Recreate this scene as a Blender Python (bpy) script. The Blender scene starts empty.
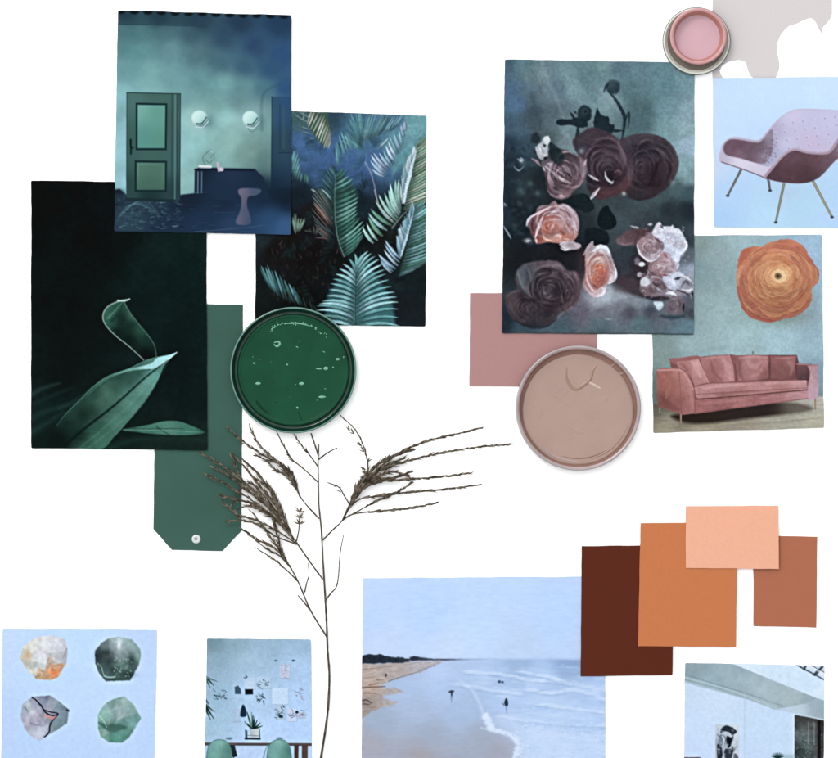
import bpy, bmesh, math, random
import numpy as np
from mathutils import Vector

# ------------------------------------------------------------------ camera, light, exposure
S = bpy.context.scene
C = S.collection
E = 1.62                      # light level: linear value a white (albedo 1) sheet renders at
CX, CY = 419.0, 379.0
def W(x, y, z=0.0):           # photo millimetres on the table (1 px = 1 mm) -> metres
    return Vector(((x - CX) / 1000, (CY - y) / 1000, z / 1000))

cam_d = bpy.data.cameras.new('camera'); cam = bpy.data.objects.new('camera', cam_d); C.objects.link(cam)
cam.location = (0, 0, 3.0); cam_d.sensor_width = 36; cam_d.lens = 36 * 3.0 / 0.838
cam_d.clip_start = 0.05; cam_d.clip_end = 100
S.camera = cam
wd = bpy.data.worlds.new('World'); S.world = wd; wd.use_nodes = True
bg = wd.node_tree.nodes['Background']; bg.inputs[0].default_value = (0.97, 0.985, 1, 1); bg.inputs[1].default_value = 1.15
# added environment gradient, brighter to upper left, for directional reflections on the lids
_nt = wd.node_tree; _tc = _nt.nodes.new('ShaderNodeTexCoord'); _dp = _nt.nodes.new('ShaderNodeVectorMath'); _dp.operation = 'DOT_PRODUCT'
_dp.inputs[1].default_value = (-0.55, 0.75, 0.05); _nt.links.new(_tc.outputs['Generated'], _dp.inputs[0])
_mr = _nt.nodes.new('ShaderNodeMapRange'); _mr.inputs['From Min'].default_value = -0.9; _mr.inputs['From Max'].default_value = 0.9
_mr.inputs['To Min'].default_value = 0.72; _mr.inputs['To Max'].default_value = 2.17
_nt.links.new(_dp.outputs['Value'], _mr.inputs['Value']); _nt.links.new(_mr.outputs['Result'], bg.inputs[1])
ld = bpy.data.lights.new('key_softbox', 'AREA'); ld.shape = 'RECTANGLE'; ld.size = 0.9; ld.size_y = 0.7  # soft key lamp; its side follows the highlights on the lid rims
ld.energy = 36; ld.color = (1, 0.985, 0.96)
lo = bpy.data.objects.new('key_softbox', ld); C.objects.link(lo)
lo.location = (-1.15, 1.75, 1.9)
lo.rotation_euler = (Vector((0, 0, 0)) - lo.location).to_track_quat('-Z', 'Y').to_euler()
S.view_settings.view_transform = 'Standard'; S.view_settings.look = 'None'
S.view_settings.exposure = 0; S.view_settings.gamma = 1

# ------------------------------------------------------------------ helpers
def lin(c):
    c = np.clip(np.asarray(c, dtype=np.float64) / 255.0, 0, 1)
    return np.where(c <= 0.04045, c / 12.92, ((c + 0.055) / 1.055) ** 2.4)
def alb(c, veil=0.004):        # displayed sRGB colour -> surface albedo under this light
    return np.clip((lin(c) - veil) / E, 0.001, 0.9)

def tag(o, label=None, cat=None, group=None, kind=None):
    if label: o['label'] = label
    if cat: o['category'] = cat
    if group: o['group'] = group
    if kind: o['kind'] = kind
    return o
def empty(name, x, y, z=0):
    o = bpy.data.objects.new(name, None); C.objects.link(o); o.location = W(x, y, z); o.empty_display_size = 0.02
    return o
def link(name, me, mat, parent=None):
    o = bpy.data.objects.new(name, me); C.objects.link(o)
    me.materials.append(mat)
    if parent is not None:
        bpy.context.view_layer.update()
        o.parent = parent
        o.location = -Vector(parent.location)   # meshes are written in world coordinates, thing sits at its base
    return o

def mat(name, col, rough=0.6, spec=0.2, metal=0.0, noise=0.06, nscale=400, bump=0.0, bscale=900, coat=0.0, raw=False):
    m = bpy.data.materials.new(name); m.use_nodes = True
    nt = m.node_tree; b = nt.nodes['Principled BSDF']
    c = np.array(col, dtype=float) if raw else alb(col)
    tc = nt.nodes.new('ShaderNodeTexCoord')
    n = nt.nodes.new('ShaderNodeTexNoise'); n.inputs['Scale'].default_value = nscale; n.inputs['Detail'].default_value = 5
    nt.links.new(tc.outputs['Object'], n.inputs['Vector'])
    r = nt.nodes.new('ShaderNodeValToRGB')
    r.color_ramp.elements[0].position = 0.3; r.color_ramp.elements[1].position = 0.7
    lo_, hi_ = np.clip(c * (1 - noise), 0, 1), np.clip(c * (1 + noise), 0, 1)
    r.color_ramp.elements[0].color = (*lo_, 1); r.color_ramp.elements[1].color = (*hi_, 1)
    nt.links.new(n.outputs['Fac'], r.inputs['Fac']); nt.links.new(r.outputs['Color'], b.inputs['Base Color'])
    b.inputs['Roughness'].default_value = rough; b.inputs['Specular IOR Level'].default_value = spec
    b.inputs['Metallic'].default_value = metal; b.inputs['Coat Weight'].default_value = coat
    b.inputs['Coat Roughness'].default_value = 0.12
    if bump > 0:
        n2 = nt.nodes.new('ShaderNodeTexNoise'); n2.inputs['Scale'].default_value = bscale; n2.inputs['Detail'].default_value = 4
        nt.links.new(tc.outputs['Object'], n2.inputs['Vector'])
        bp = nt.nodes.new('ShaderNodeBump'); bp.inputs['Strength'].default_value = bump; bp.inputs['Distance'].default_value = 0.0006
        nt.links.new(n2.outputs['Fac'], bp.inputs['Height']); nt.links.new(bp.outputs['Normal'], b.inputs['Normal'])
    return m

def print_mat():
    m = bpy.data.materials.new('printed_photo_paper'); m.use_nodes = True
    nt = m.node_tree; b = nt.nodes['Principled BSDF']
    a = nt.nodes.new('ShaderNodeAttribute'); a.attribute_name = 'ink'
    # fine halftone grain of the ink
    tc = nt.nodes.new('ShaderNodeTexCoord'); n = nt.nodes.new('ShaderNodeTexNoise')
    n.inputs['Scale'].default_value = 900; n.inputs['Detail'].default_value = 3
    nt.links.new(tc.outputs['Object'], n.inputs['Vector'])
    mr = nt.nodes.new('ShaderNodeMapRange'); mr.inputs['From Min'].default_value = 0.25; mr.inputs['From Max'].default_value = 0.75
    mr.inputs['To Min'].default_value = 0.985; mr.inputs['To Max'].default_value = 1.015
    nt.links.new(n.outputs['Fac'], mr.inputs['Value'])
    mx = nt.nodes.new('ShaderNodeVectorMath'); mx.operation = 'SCALE'
    nt.links.new(a.outputs['Color'], mx.inputs[0]); nt.links.new(mr.outputs['Result'], mx.inputs['Scale'])
    nt.links.new(mx.outputs['Vector'], b.inputs['Base Color'])
    b.inputs['Roughness'].default_value = 0.45; b.inputs['Specular IOR Level'].default_value = 0.02
    return m
PM = print_mat()

# ---------------- painter: works in photo millimetres, colours as the prints appear
SC = 2.0
def h2(i, j, seed):
    v = np.sin(i * 127.1 + j * 311.7 + seed * 74.7) * 43758.5453
    return v - np.floor(v)
def vnoise(X, Y, seed):
    i = np.floor(X); j = np.floor(Y); f = X - i; g = Y - j
    f = f * f * (3 - 2 * f); g = g * g * (3 - 2 * g)
    a = h2(i, j, seed); b = h2(i + 1, j, seed); c = h2(i, j + 1, seed); d = h2(i + 1, j + 1, seed)
    return (a * (1 - f) + b * f) * (1 - g) + (c * (1 - f) + d * f) * g
def fbm(X, Y, seed=0, o=4):
    r = 0; w = 0; a = 1.0
    for k in range(o):
        r = r + a * vnoise(X * 2 ** k, Y * 2 ** k, seed + k * 3.3); w += a; a *= 0.55
    return r / w
def smooth(pts, n=6, closed=False):
    P = [np.array(p, float) for p in pts]; out = []
    N = len(P)
    rng = range(N if closed else N - 1)
    for i in rng:
        p1, p2 = P[i], P[(i + 1) % N]
        p0 = P[i - 1] if (closed or i > 0) else p1
        p3 = P[(i + 2) % N] if (closed or i + 2 < N) else p2
        for k in range(n):
            t = k / n
            out.append(0.5 * ((2 * p1) + (p2 - p0) * t + (2 * p0 - 5 * p1 + 4 * p2 - p3) * t * t + (3 * p1 - p0 - 3 * p2 + p3) * t ** 3))
    if not closed: out.append(P[-1])
    return [tuple(p) for p in out]

class Paint:
    def __init__(s, x0, y0, x1, y1, base=(128, 128, 128)):
        s.x0, s.y0 = x0 - 3, y0 - 3
        s.w = int((x1 - x0 + 6) * SC); s.h = int((y1 - y0 + 6) * SC)
        s.img = np.zeros((s.h, s.w, 3)) + np.array(base, float)
        s.id = np.zeros((s.h, s.w), int); s.names = ['paper']
        s.cur = None
        s.X, s.Y = np.meshgrid(s.x0 + np.arange(s.w) / SC, s.y0 + np.arange(s.h) / SC)
    def part(s, name):
        if name is None: s.cur = None
        else: s.names.append(name); s.cur = len(s.names) - 1
    def win(s, xa, ya, xb, yb):
        a = max(0, int((xa - s.x0) * SC)); b = min(s.w, int((xb - s.x0) * SC) + 2)
        c = max(0, int((ya - s.y0) * SC)); d = min(s.h, int((yb - s.y0) * SC) + 2)
        if a >= b or c >= d: return None
        return (slice(c, d), slice(a, b))
    def field(s, pts, X, Y, p=3.0, sm=6.0):
        num = 0; den = 0
        for (x, y, c) in pts:
            w = 1.0 / ((X - x) ** 2 + (Y - y) ** 2 + sm * sm) ** (p / 2)
            num = num + w[..., None] * np.array(c, float); den = den + w
        return num / den[..., None]
    def colour(s, col, X, Y):
        if isinstance(col, list): return s.field(col, X, Y)
        return np.array(col, float)
    def over(s, sl, m, col):
        if isinstance(col, list): col = s.field(col, s.X[sl], s.Y[sl])
        else: col = np.array(col, float)
        s.img[sl] = s.img[sl] * (1 - m[..., None]) + col * m[..., None]
        if s.cur is not None: s.id[sl] = np.where(m > 0.5, s.cur, s.id[sl])
    def bg(s, pts, p=3.0, sm=8.0): s.img[:] = s.field(pts, s.X, s.Y, p, sm)
    def grain(s, amp=0.08, size=10, seed=1, sl=None, aniso=1.0, m=None, o=4):
        if sl is None: sl = (slice(0, s.h), slice(0, s.w))
        n = (fbm(s.X[sl] / size, s.Y[sl] / (size * aniso), seed, o) - 0.5) * 2
        if m is not None: n = n * m
        s.img[sl] = s.img[sl] * (1 + amp * n[..., None])
    def pmask(s, pts, soft, wob=0, seed=0):
        xs = [p[0] for p in pts]; ys = [p[1] for p in pts]
        e = soft + 1 + wob
        sl = s.win(min(xs) - e, min(ys) - e, max(xs) + e, max(ys) + e)
        if sl is None: return None, None
        X, Y = s.X[sl], s.Y[sl]
        if wob:
            X = X + wob * 2 * (fbm(X / 5, Y / 5, seed) - 0.5); Y = Y + wob * 2 * (fbm(X / 5, Y / 5, seed + 9) - 0.5)
        ins = np.zeros(X.shape, bool); d2 = np.full(X.shape, 1e9)
        n = len(pts)
        for i in range(n):
            ax, ay = pts[i]; bx, by = pts[(i + 1) % n]
            if ay != by:
                cnd = ((ay > Y) != (by > Y)) & (X < (bx - ax) * (Y - ay) / (by - ay) + ax); ins ^= cnd
            dx, dy = bx - ax, by - ay; L = dx * dx + dy * dy + 1e-9
            t = np.clip(((X - ax) * dx + (Y - ay) * dy) / L, 0, 1)
            d2 = np.minimum(d2, (X - ax - t * dx) ** 2 + (Y - ay - t * dy) ** 2)
        d = np.sqrt(d2); sd = np.where(ins, d, -d)
        return sl, np.clip(0.5 + sd / soft, 0, 1)
    def poly(s, pts, col, soft=0.8, a=1.0, sm=False, wob=0, seed=0, tex=0, tsize=4, aniso=1):
        if sm: pts = smooth(pts, 5, True)
        sl, m = s.pmask(pts, soft, wob, seed)
        if sl is None: return
        s.over(sl, m * a, col)
        if tex: s.grain(tex, tsize, seed + 5, sl, aniso, m * a)
    def ell(s, cx, cy, rx, ry, col, soft=0.8, a=1.0, rot=0, wob=0, seed=0):
        e = max(rx, ry) + soft + wob + 1
        sl = s.win(cx - e, cy - e, cx + e, cy + e)
        if sl is None: return
        X, Y = s.X[sl] - cx, s.Y[sl] - cy
        c, n = math.cos(rot), math.sin(rot)
        u, v = X * c + Y * n, -X * n + Y * c
        r = np.sqrt((u / rx) ** 2 + (v / ry) ** 2)
        if wob: r = r + wob * (fbm(X / 6 + 40, Y / 6 + 40, seed) - 0.5)
        sd = (1 - r) * min(rx, ry)
        s.over(sl, np.clip(0.5 + sd / soft, 0, 1) * a, col)
    def glow(s, cx, cy, rx, ry, col, a=1.0, rot=0):
        e = max(rx, ry) * 2.6
        sl = s.win(cx - e, cy - e, cx + e, cy + e)
        if sl is None: return
        X, Y = s.X[sl] - cx, s.Y[sl] - cy
        c, n = math.cos(rot), math.sin(rot)
        u, v = X * c + Y * n, -X * n + Y * c
        s.over(sl, a * np.exp(-((u / rx) ** 2 + (v / ry) ** 2)), col)
    def line(s, pts, w0, w1, col, soft=0.7, a=1.0, sm=True, lens=False):
        if sm and len(pts) > 2: pts = smooth(pts, 5)
        xs = [p[0] for p in pts]; ys = [p[1] for p in pts]; e = max(w0, w1) + soft + 1
        sl = s.win(min(xs) - e, min(ys) - e, max(xs) + e, max(ys) + e)
        if sl is None: return
        X, Y = s.X[sl], s.Y[sl]; m = np.zeros(X.shape); n = len(pts) - 1
        lw = .75 + .6 * fbm(X / 3, Y / 3, 5, 2) if lens else 1
        for i in range(n):
            ax, ay = pts[i]; bx, by = pts[i + 1]
            dx, dy = bx - ax, by - ay; L = dx * dx + dy * dy + 1e-9
            t = np.clip(((X - ax) * dx + (Y - ay) * dy) / L, 0, 1)
            d = np.sqrt((X - ax - t * dx) ** 2 + (Y - ay - t * dy) ** 2)
            w = (w0 + (w1 - w0) * (i + t) / n) / 2
            if lens: w = w * np.minimum(1, .25 + 1.9 * np.minimum((i + t) / n, 1 - (i + t) / n)) * lw
            m = np.maximum(m, np.clip(0.5 + (w - d) / soft, 0, 1))
        s.over(sl, m * a, col)
    def finish(s, sat=1.0, mul=(1, 1, 1), warp=.6, crisp=0.0):
        # overall ink balance, and the small irregularities of a photographic picture
        g = s.img.mean(-1, keepdims=True); s.img = (g + (s.img - g) * sat) * np.array(mul)
        if crisp:      # local contrast of a sharp photograph
            B = s.img.copy(); R = int(3 * SC)
            for ax in (0, 1):
                for rep in range(2):
                    Q = np.concatenate([np.repeat(B.take([0], ax), R + 1, ax), B, np.repeat(B.take([-1], ax), R, ax)], ax).cumsum(ax)
                    n = B.shape[ax]; B = (Q.take(range(2 * R + 1, 2 * R + 1 + n), ax) - Q.take(range(0, n), ax)) / (2 * R + 1)
            s.img = np.clip(s.img + crisp * (s.img - B), 3, 255)
        if warp == 0: return
        dx = ((fbm(s.X / 2.6, s.Y / 2.6, 51, 2) - .5) * 2 * warp * SC); dy = ((fbm(s.X / 2.6, s.Y / 2.6, 77, 2) - .5) * 2 * warp * SC)
        I, J = np.meshgrid(np.arange(s.w), np.arange(s.h))
        x = np.clip(I + dx, 0, s.w - 1.001); y = np.clip(J + dy, 0, s.h - 1.001)
        i = x.astype(int); j = y.astype(int); f = (x - i)[..., None]; q = (y - j)[..., None]; M = s.img
        s.id = s.id[np.round(y).astype(int), np.round(x).astype(int)]
        s.img = (M[j, i] * (1 - f) + M[j, i + 1] * f) * (1 - q) + (M[j + 1, i] * (1 - f) + M[j + 1, i + 1] * f) * q
    def sample(s, x, y):
        fx = np.clip((x - s.x0) * SC, 0, s.w - 1.001); fy = np.clip((y - s.y0) * SC, 0, s.h - 1.001)
        i = fx.astype(int); j = fy.astype(int); f = (fx - i)[..., None]; g = (fy - j)[..., None]
        I = s.img
        return (I[j, i] * (1 - f) + I[j, i + 1] * f) * (1 - g) + (I[j + 1, i] * (1 - f) + I[j + 1, i + 1] * f) * g
    def sid(s, x, y):
        return s.id[np.clip(np.round((y - s.y0) * SC), 0, s.h - 1).astype(int), np.clip(np.round((x - s.x0) * SC), 0, s.w - 1).astype(int)]

def build_print(name, P, quad, level, label, group, seed=0, lift=1.2, cat='photo print'):
    """a printed sheet: quad = TL, TR, BR, BL in photo mm; top surface follows a slight curl"""
    TL, TR, BR, BL = [np.array(q, float) for q in quad]
    nx = int(np.linalg.norm(TR - TL) * SC); ny = int(np.linalg.norm(BL - TL) * SC)
    U, V = np.meshgrid(np.linspace(0, 1, nx + 1), np.linspace(0, 1, ny + 1))
    px = (TL[0] * (1 - U) + TR[0] * U) * (1 - V) + (BL[0] * (1 - U) + BR[0] * U) * V
    py = (TL[1] * (1 - U) + TR[1] * U) * (1 - V) + (BL[1] * (1 - U) + BR[1] * U) * V
    # hand-cut edges: a fraction of a millimetre of wander, corners worn round
    wx = (fbm(py / 22, py * 0 + seed, seed) - 0.5) * 1.1 * (np.abs(U - 0.5) * 2) ** 8
    wy = (fbm(px / 22, px * 0 + seed + 7, seed) - 0.5) * 1.1 * (np.abs(V - 0.5) * 2) ** 8
    x, y = px + wx, py + wy
    r = 1.6
    dx_ = np.minimum(U, 1 - U) * nx / SC; dy_ = np.minimum(V, 1 - V) * ny / SC
    q = np.clip(r - dx_, 0, r); w = np.clip(r - dy_, 0, r); ln = np.sqrt(q * q + w * w)
    over = np.clip(ln - r, 0, None) / np.maximum(ln, 1e-6)
    x += np.where(U < .5, 1, -1) * q * over; y += np.where(V < .5, 1, -1) * w * over
    rs = np.random.RandomState(seed + 11); c4 = rs.rand(4) * lift
    curl = (c4[0] * (1 - U) * (1 - V) + c4[1] * U * (1 - V) + c4[2] * U * V + c4[3] * (1 - U) * V) * ((U - .5) ** 2 + (V - .5) ** 2) * 2
    z = 0.7 + level * 0.9 + curl
    co = np.stack([(x - CX) / 1000, (CY - y) / 1000, z / 1000], -1).reshape(-1, 3)
    col = P.sample(px, py).reshape(-1, 3)
    a = alb(col)
    cx = (px[:-1, :-1] + px[1:, 1:]) / 2; cy = (py[:-1, :-1] + py[1:, 1:]) / 2
    fid = P.sid(cx, cy).ravel()
    idx = np.arange((nx + 1) * (ny + 1)).reshape(ny + 1, nx + 1)
    faces = np.stack([idx[:-1, :-1], idx[1:, :-1], idx[1:, 1:], idx[:-1, 1:]], -1).reshape(-1, 4)
    ctr = (TL + TR + BR + BL) / 4
    root = empty(name, ctr[0], ctr[1], level * 0.9)
    bpy.context.view_layer.update()
    for k, nm in enumerate(P.names):
        f = faces[fid == k]
        if len(f) < (1 if k == 0 else 12):
            if k: continue
        if k and len(f) < 12: continue
        used, inv = np.unique(f, return_inverse=True); inv = inv.reshape(-1, 4)
        vco = co[used]; vcol = a[used]
        if k == 0:
            # paper thickness: skirt round the border and a back face
            ring = np.concatenate([idx[0, :-1], idx[:-1, -1], idx[-1, :0:-1], idx[:0:-1, 0]])
            n0 = len(vco); R = len(ring)
            top = co[ring]; bot = top.copy(); bot[:, 2] -= 0.00045
            edge = np.tile(np.array([[0.45, 0.44, 0.42]]), (R * 2, 1))
            vco = np.concatenate([vco, top, bot]); vcol = np.concatenate([vcol, edge])
            a0 = n0 + np.arange(R); a1 = n0 + (np.arange(R) + 1) % R
            sk = np.stack([a0, a1, a1 + R, a0 + R], -1)
            inv = np.concatenate([inv, sk])
            cen = np.array([[co[:, 0].mean(), co[:, 1].mean(), co[:, 2].min() - 0.00045]])
            nb = len(vco); vco = np.concatenate([vco, cen]); vcol = np.concatenate([vcol, edge[:1]])
            back = np.stack([a0 + R, a1 + R, np.full(R, nb), np.full(R, nb)], -1)
            fl = [list(q) for q in back[:, :3]]
        else: fl = []
        me = bpy.data.meshes.new(nm)
        nq = len(inv); nt_ = len(fl)
        me.vertices.add(len(vco)); me.vertices.foreach_set('co', vco.ravel())
        loops = np.concatenate([inv.ravel(), np.array(fl).ravel()]).astype(np.int32) if nt_ else inv.ravel().astype(np.int32)
        me.loops.add(len(loops)); me.loops.foreach_set('vertex_index', loops)
        me.polygons.add(nq + nt_)
        st = np.concatenate([np.arange(nq) * 4, nq * 4 + np.arange(nt_) * 3]).astype(np.int32)
        me.polygons.foreach_set('loop_start', st)
        me.update(calc_edges=True)
        at = me.color_attributes.new('ink', 'FLOAT_COLOR', 'POINT')
        at.data.foreach_set('color', np.concatenate([vcol, np.ones((len(vcol), 1))], 1).astype(np.float32).ravel())
        me.validate()
        link(nm, me, PM, root)
    tag(root, label, cat, group)
    return root

def card(name, pts, level, m, label, cat, group=None, th=0.8, bevel=0.15, hole=None, wander=0.35, seed=0, parent=None):
    rnd = random.Random(seed)
    # subdivide the outline so that the cut wanders slightly
    out = []
    n = len(pts)
    for i in range(n):
        a = Vector(pts[i]); b = Vector(pts[(i + 1) % n]); L = (b - a).length
        k = max(1, int(L / 9))
        for j in range(k):
            p = a.lerp(b, j / k)
            if j: p += Vector((-(b - a).y, (b - a).x)).normalized() * rnd.uniform(-1, 1) * wander * 0.5
            out.append(p)
    bm = bmesh.new(); z = level * 0.9
    vs = [bm.verts.new(W(p.x, p.y, z)) for p in out]
    f = bm.faces.new(vs)
    r = bmesh.ops.extrude_face_region(bm, geom=[f])
    bmesh.ops.translate(bm, verts=[v for v in r['geom'] if isinstance(v, bmesh.types.BMVert)], vec=(0, 0, th / 1000))
    bmesh.ops.recalc_face_normals(bm, faces=bm.faces)
    te = [e for e in bm.edges if all(v.co.z > (z + th * 0.5) / 1000 for v in e.verts) and len(e.link_faces) == 2 and any(abs(fc.normal.z) < 0.5 for fc in e.link_faces)]
    bmesh.ops.bevel(bm, geom=te, offset=bevel / 1000, segments=1, affect='EDGES')
    me = bpy.data.meshes.new(name)
    c = W(sum(p.x for p in out) / len(out), sum(p.y for p in out) / len(out), z)
    if parent is None: bmesh.ops.translate(bm, verts=bm.verts, vec=-c)
    bm.to_mesh(me); bm.free()
    if parent is None:
        o = bpy.data.objects.new(name, me); C.objects.link(o); me.materials.append(m); o.location = c
        tag(o, label, cat, group)
    else: o = link(name, me, m, parent)
    return o

def lathe(name, cx, cy, z0, prof, m, parent, seg=128, wob=None):
    """prof: list of (r, z) in mm from centre outwards (or any path)"""
    bm = bmesh.new(); rings = []
    for (r, z) in prof:
        if r < 1e-6: rings.append([bm.verts.new(W(cx, cy, z0 + z))]); continue
        ring = []
        for k in range(seg):
            t = 2 * math.pi * k / seg
            rr = r * (1 + (wob(t) if wob else 0))
            ring.append(bm.verts.new(W(cx + rr * math.cos(t), cy + rr * math.sin(t), z0 + z)))
        rings.append(ring)
    for a, b in zip(rings[:-1], rings[1:]):
        for k in range(seg):
            if len(a) == 1: bm.faces.new((a[0], b[k], b[(k + 1) % seg]))
            elif len(b) == 1: bm.faces.new((a[k], a[(k + 1) % seg], b[0]))
            else: bm.faces.new((a[k], b[k], b[(k + 1) % seg], a[(k + 1) % seg]))
    bmesh.ops.recalc_face_normals(bm, faces=bm.faces)
    for f in bm.faces: f.smooth = True
    me = bpy.data.meshes.new(name); bm.to_mesh(me); bm.free()
    return link(name, me, m, parent)

# ------------------------------------------------------------------ setting: the white table
def table():
    bm = bmesh.new()
    bmesh.ops.create_grid(bm, x_segments=1, y_segments=1, size=2.5)
    me = bpy.data.meshes.new('white_tabletop'); bm.to_mesh(me); bm.free()
    o = bpy.data.objects.new('white_tabletop', me); C.objects.link(o)
    me.materials.append(mat('white_paper_ground', (0.93, 0.93, 0.925), raw=True, noise=0.005, nscale=30, spec=0.0, rough=0.9))
    tag(o, kind='structure')
table()

# ------------------------------------------------------------------ flat cards and tag
card('paint_card', [(470, 293.2), (597, 292.5), (597.3, 386.5), (469.3, 386.4)], 0, mat('dusty_pink_paint', spec=.05, noise=.025, col=(178, 137, 135), bump=.15), 'dusty pink colour card half under the rose print, below left', 'colour card', 'painted colour cards', seed=1)
card('paint_card', [(581.5, 546), (673.5, 545), (672.3, 674.8), (580.6, 676)], 1, mat('dark_brown_paint', spec=.05, noise=.025, col=(93, 44, 31), bump=.15), 'dark chocolate brown colour card overlapping the corner of the beach print', 'colour card', 'painted colour cards', seed=2)
card('paint_card', [(640.4, 523), (737.3, 522.3), (735.7, 646.7), (637.8, 646)], 2, mat('orange_paint', spec=.05, noise=.025, col=(202, 124, 80), bump=.15), 'large burnt orange colour card lying on the dark brown card', 'colour card', 'painted colour cards', seed=3)
card('paint_card', [(753.3, 535.5), (817.2, 536.7), (816.2, 627.5), (753.3, 626)], 0, mat('rust_paint', spec=.05, noise=.025, col=(177, 110, 84), bump=.15), 'rust brown colour card at far right, its top left corner under the peach card', 'colour card', 'painted colour cards', seed=4)
card('paint_card', [(685.5, 506), (777.9, 505.4), (778.5, 568.7), (685.5, 567.7)], 3, mat('peach_paint', spec=.05, noise=.025, col=(242, 179, 150), bump=.15), 'pale peach colour card, topmost of the orange and brown cards', 'colour card', 'painted colour cards', seed=5)
scrap = [(712.4, -14), (832, -14), (832, 14), (831.4, 17), (827, 23), (823, 27), (821.6, 33.5), (818.5, 29), (815.7, 22.5), (813, 19), (809.8, 18), (804, 20), (796.7, 23.7), (789, 26), (784.8, 29.7), (780, 36), (777.7, 42), (777.5, 54), (779.2, 62), (779.4, 69), (776.5, 76), (774, 79), (756.3, 79), (751, 76.5), (748, 71), (745.8, 63), (743.5, 60.8), (738, 60), (728, 62), (722, 66), (719.5, 71), (722, 76.5), (724, 80), (712.4, 80)]
card('paper_scrap', scrap, 0, mat('warm_grey_paper', spec=.05, noise=.015, col=(216, 209, 209)), 'pale warm grey paper scrap with ragged curved edge above the armchair print', 'paper scrap', th=0.4, bevel=.05, wander=.1)
def hang_tag():
    root = empty('hang_tag', 198, 430, 0)
    bpy.context.view_layer.update()
    m = mat('sage_green_card', (64, 96, 86), spec=.05, noise=.07, nscale=14, bump=.15)
    card('card_body', [(156.5, 303), (243, 305), (241.3, 531), (222.5, 551), (172, 549.8), (153.4, 529)], 0, m, '', '', parent=root, seed=8)
    em = mat('eyelet_white_metal', (215, 218, 218), rough=.3, spec=.5)
    lathe('eyelet', 196.3, 539, 0.8, [(1.5, 0.05), (1.6, .7), (2.4, 1.0), (3.6, .9), (4.4, .05)], em, root, seg=40)
    bm = bmesh.new()
    for a in (0.6, 0.6 + math.pi / 2):
        d = Vector((math.cos(a), math.sin(a))) * 1.55; n = Vector((-d.y, d.x)).normalized() * .3
        zz = 1.1 if a < 1 else 1.25
        vs = [bm.verts.new(W(196.3 + p.x, 539 + p.y, zz)) for p in (d + n, d - n, -d - n, -d + n)]
        bm.faces.new(vs)
    me = bpy.data.meshes.new('eyelet_cross'); bm.to_mesh(me); bm.free()
    bmesh_o = link('eyelet_cross', me, em, root)
    tag(root, 'sage green tag with clipped lower corners and white eyelet, under the dark leaf print', 'tag')
hang_tag()

# ------------------------------------------------------------------ the printed pictures
PG = 'photo prints laid out on the board'
def ribbon_leaf(P, up, lo, col, **k): P.poly(smooth(up, 5) + smooth(lo, 5)[::-1], col, **k)

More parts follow.
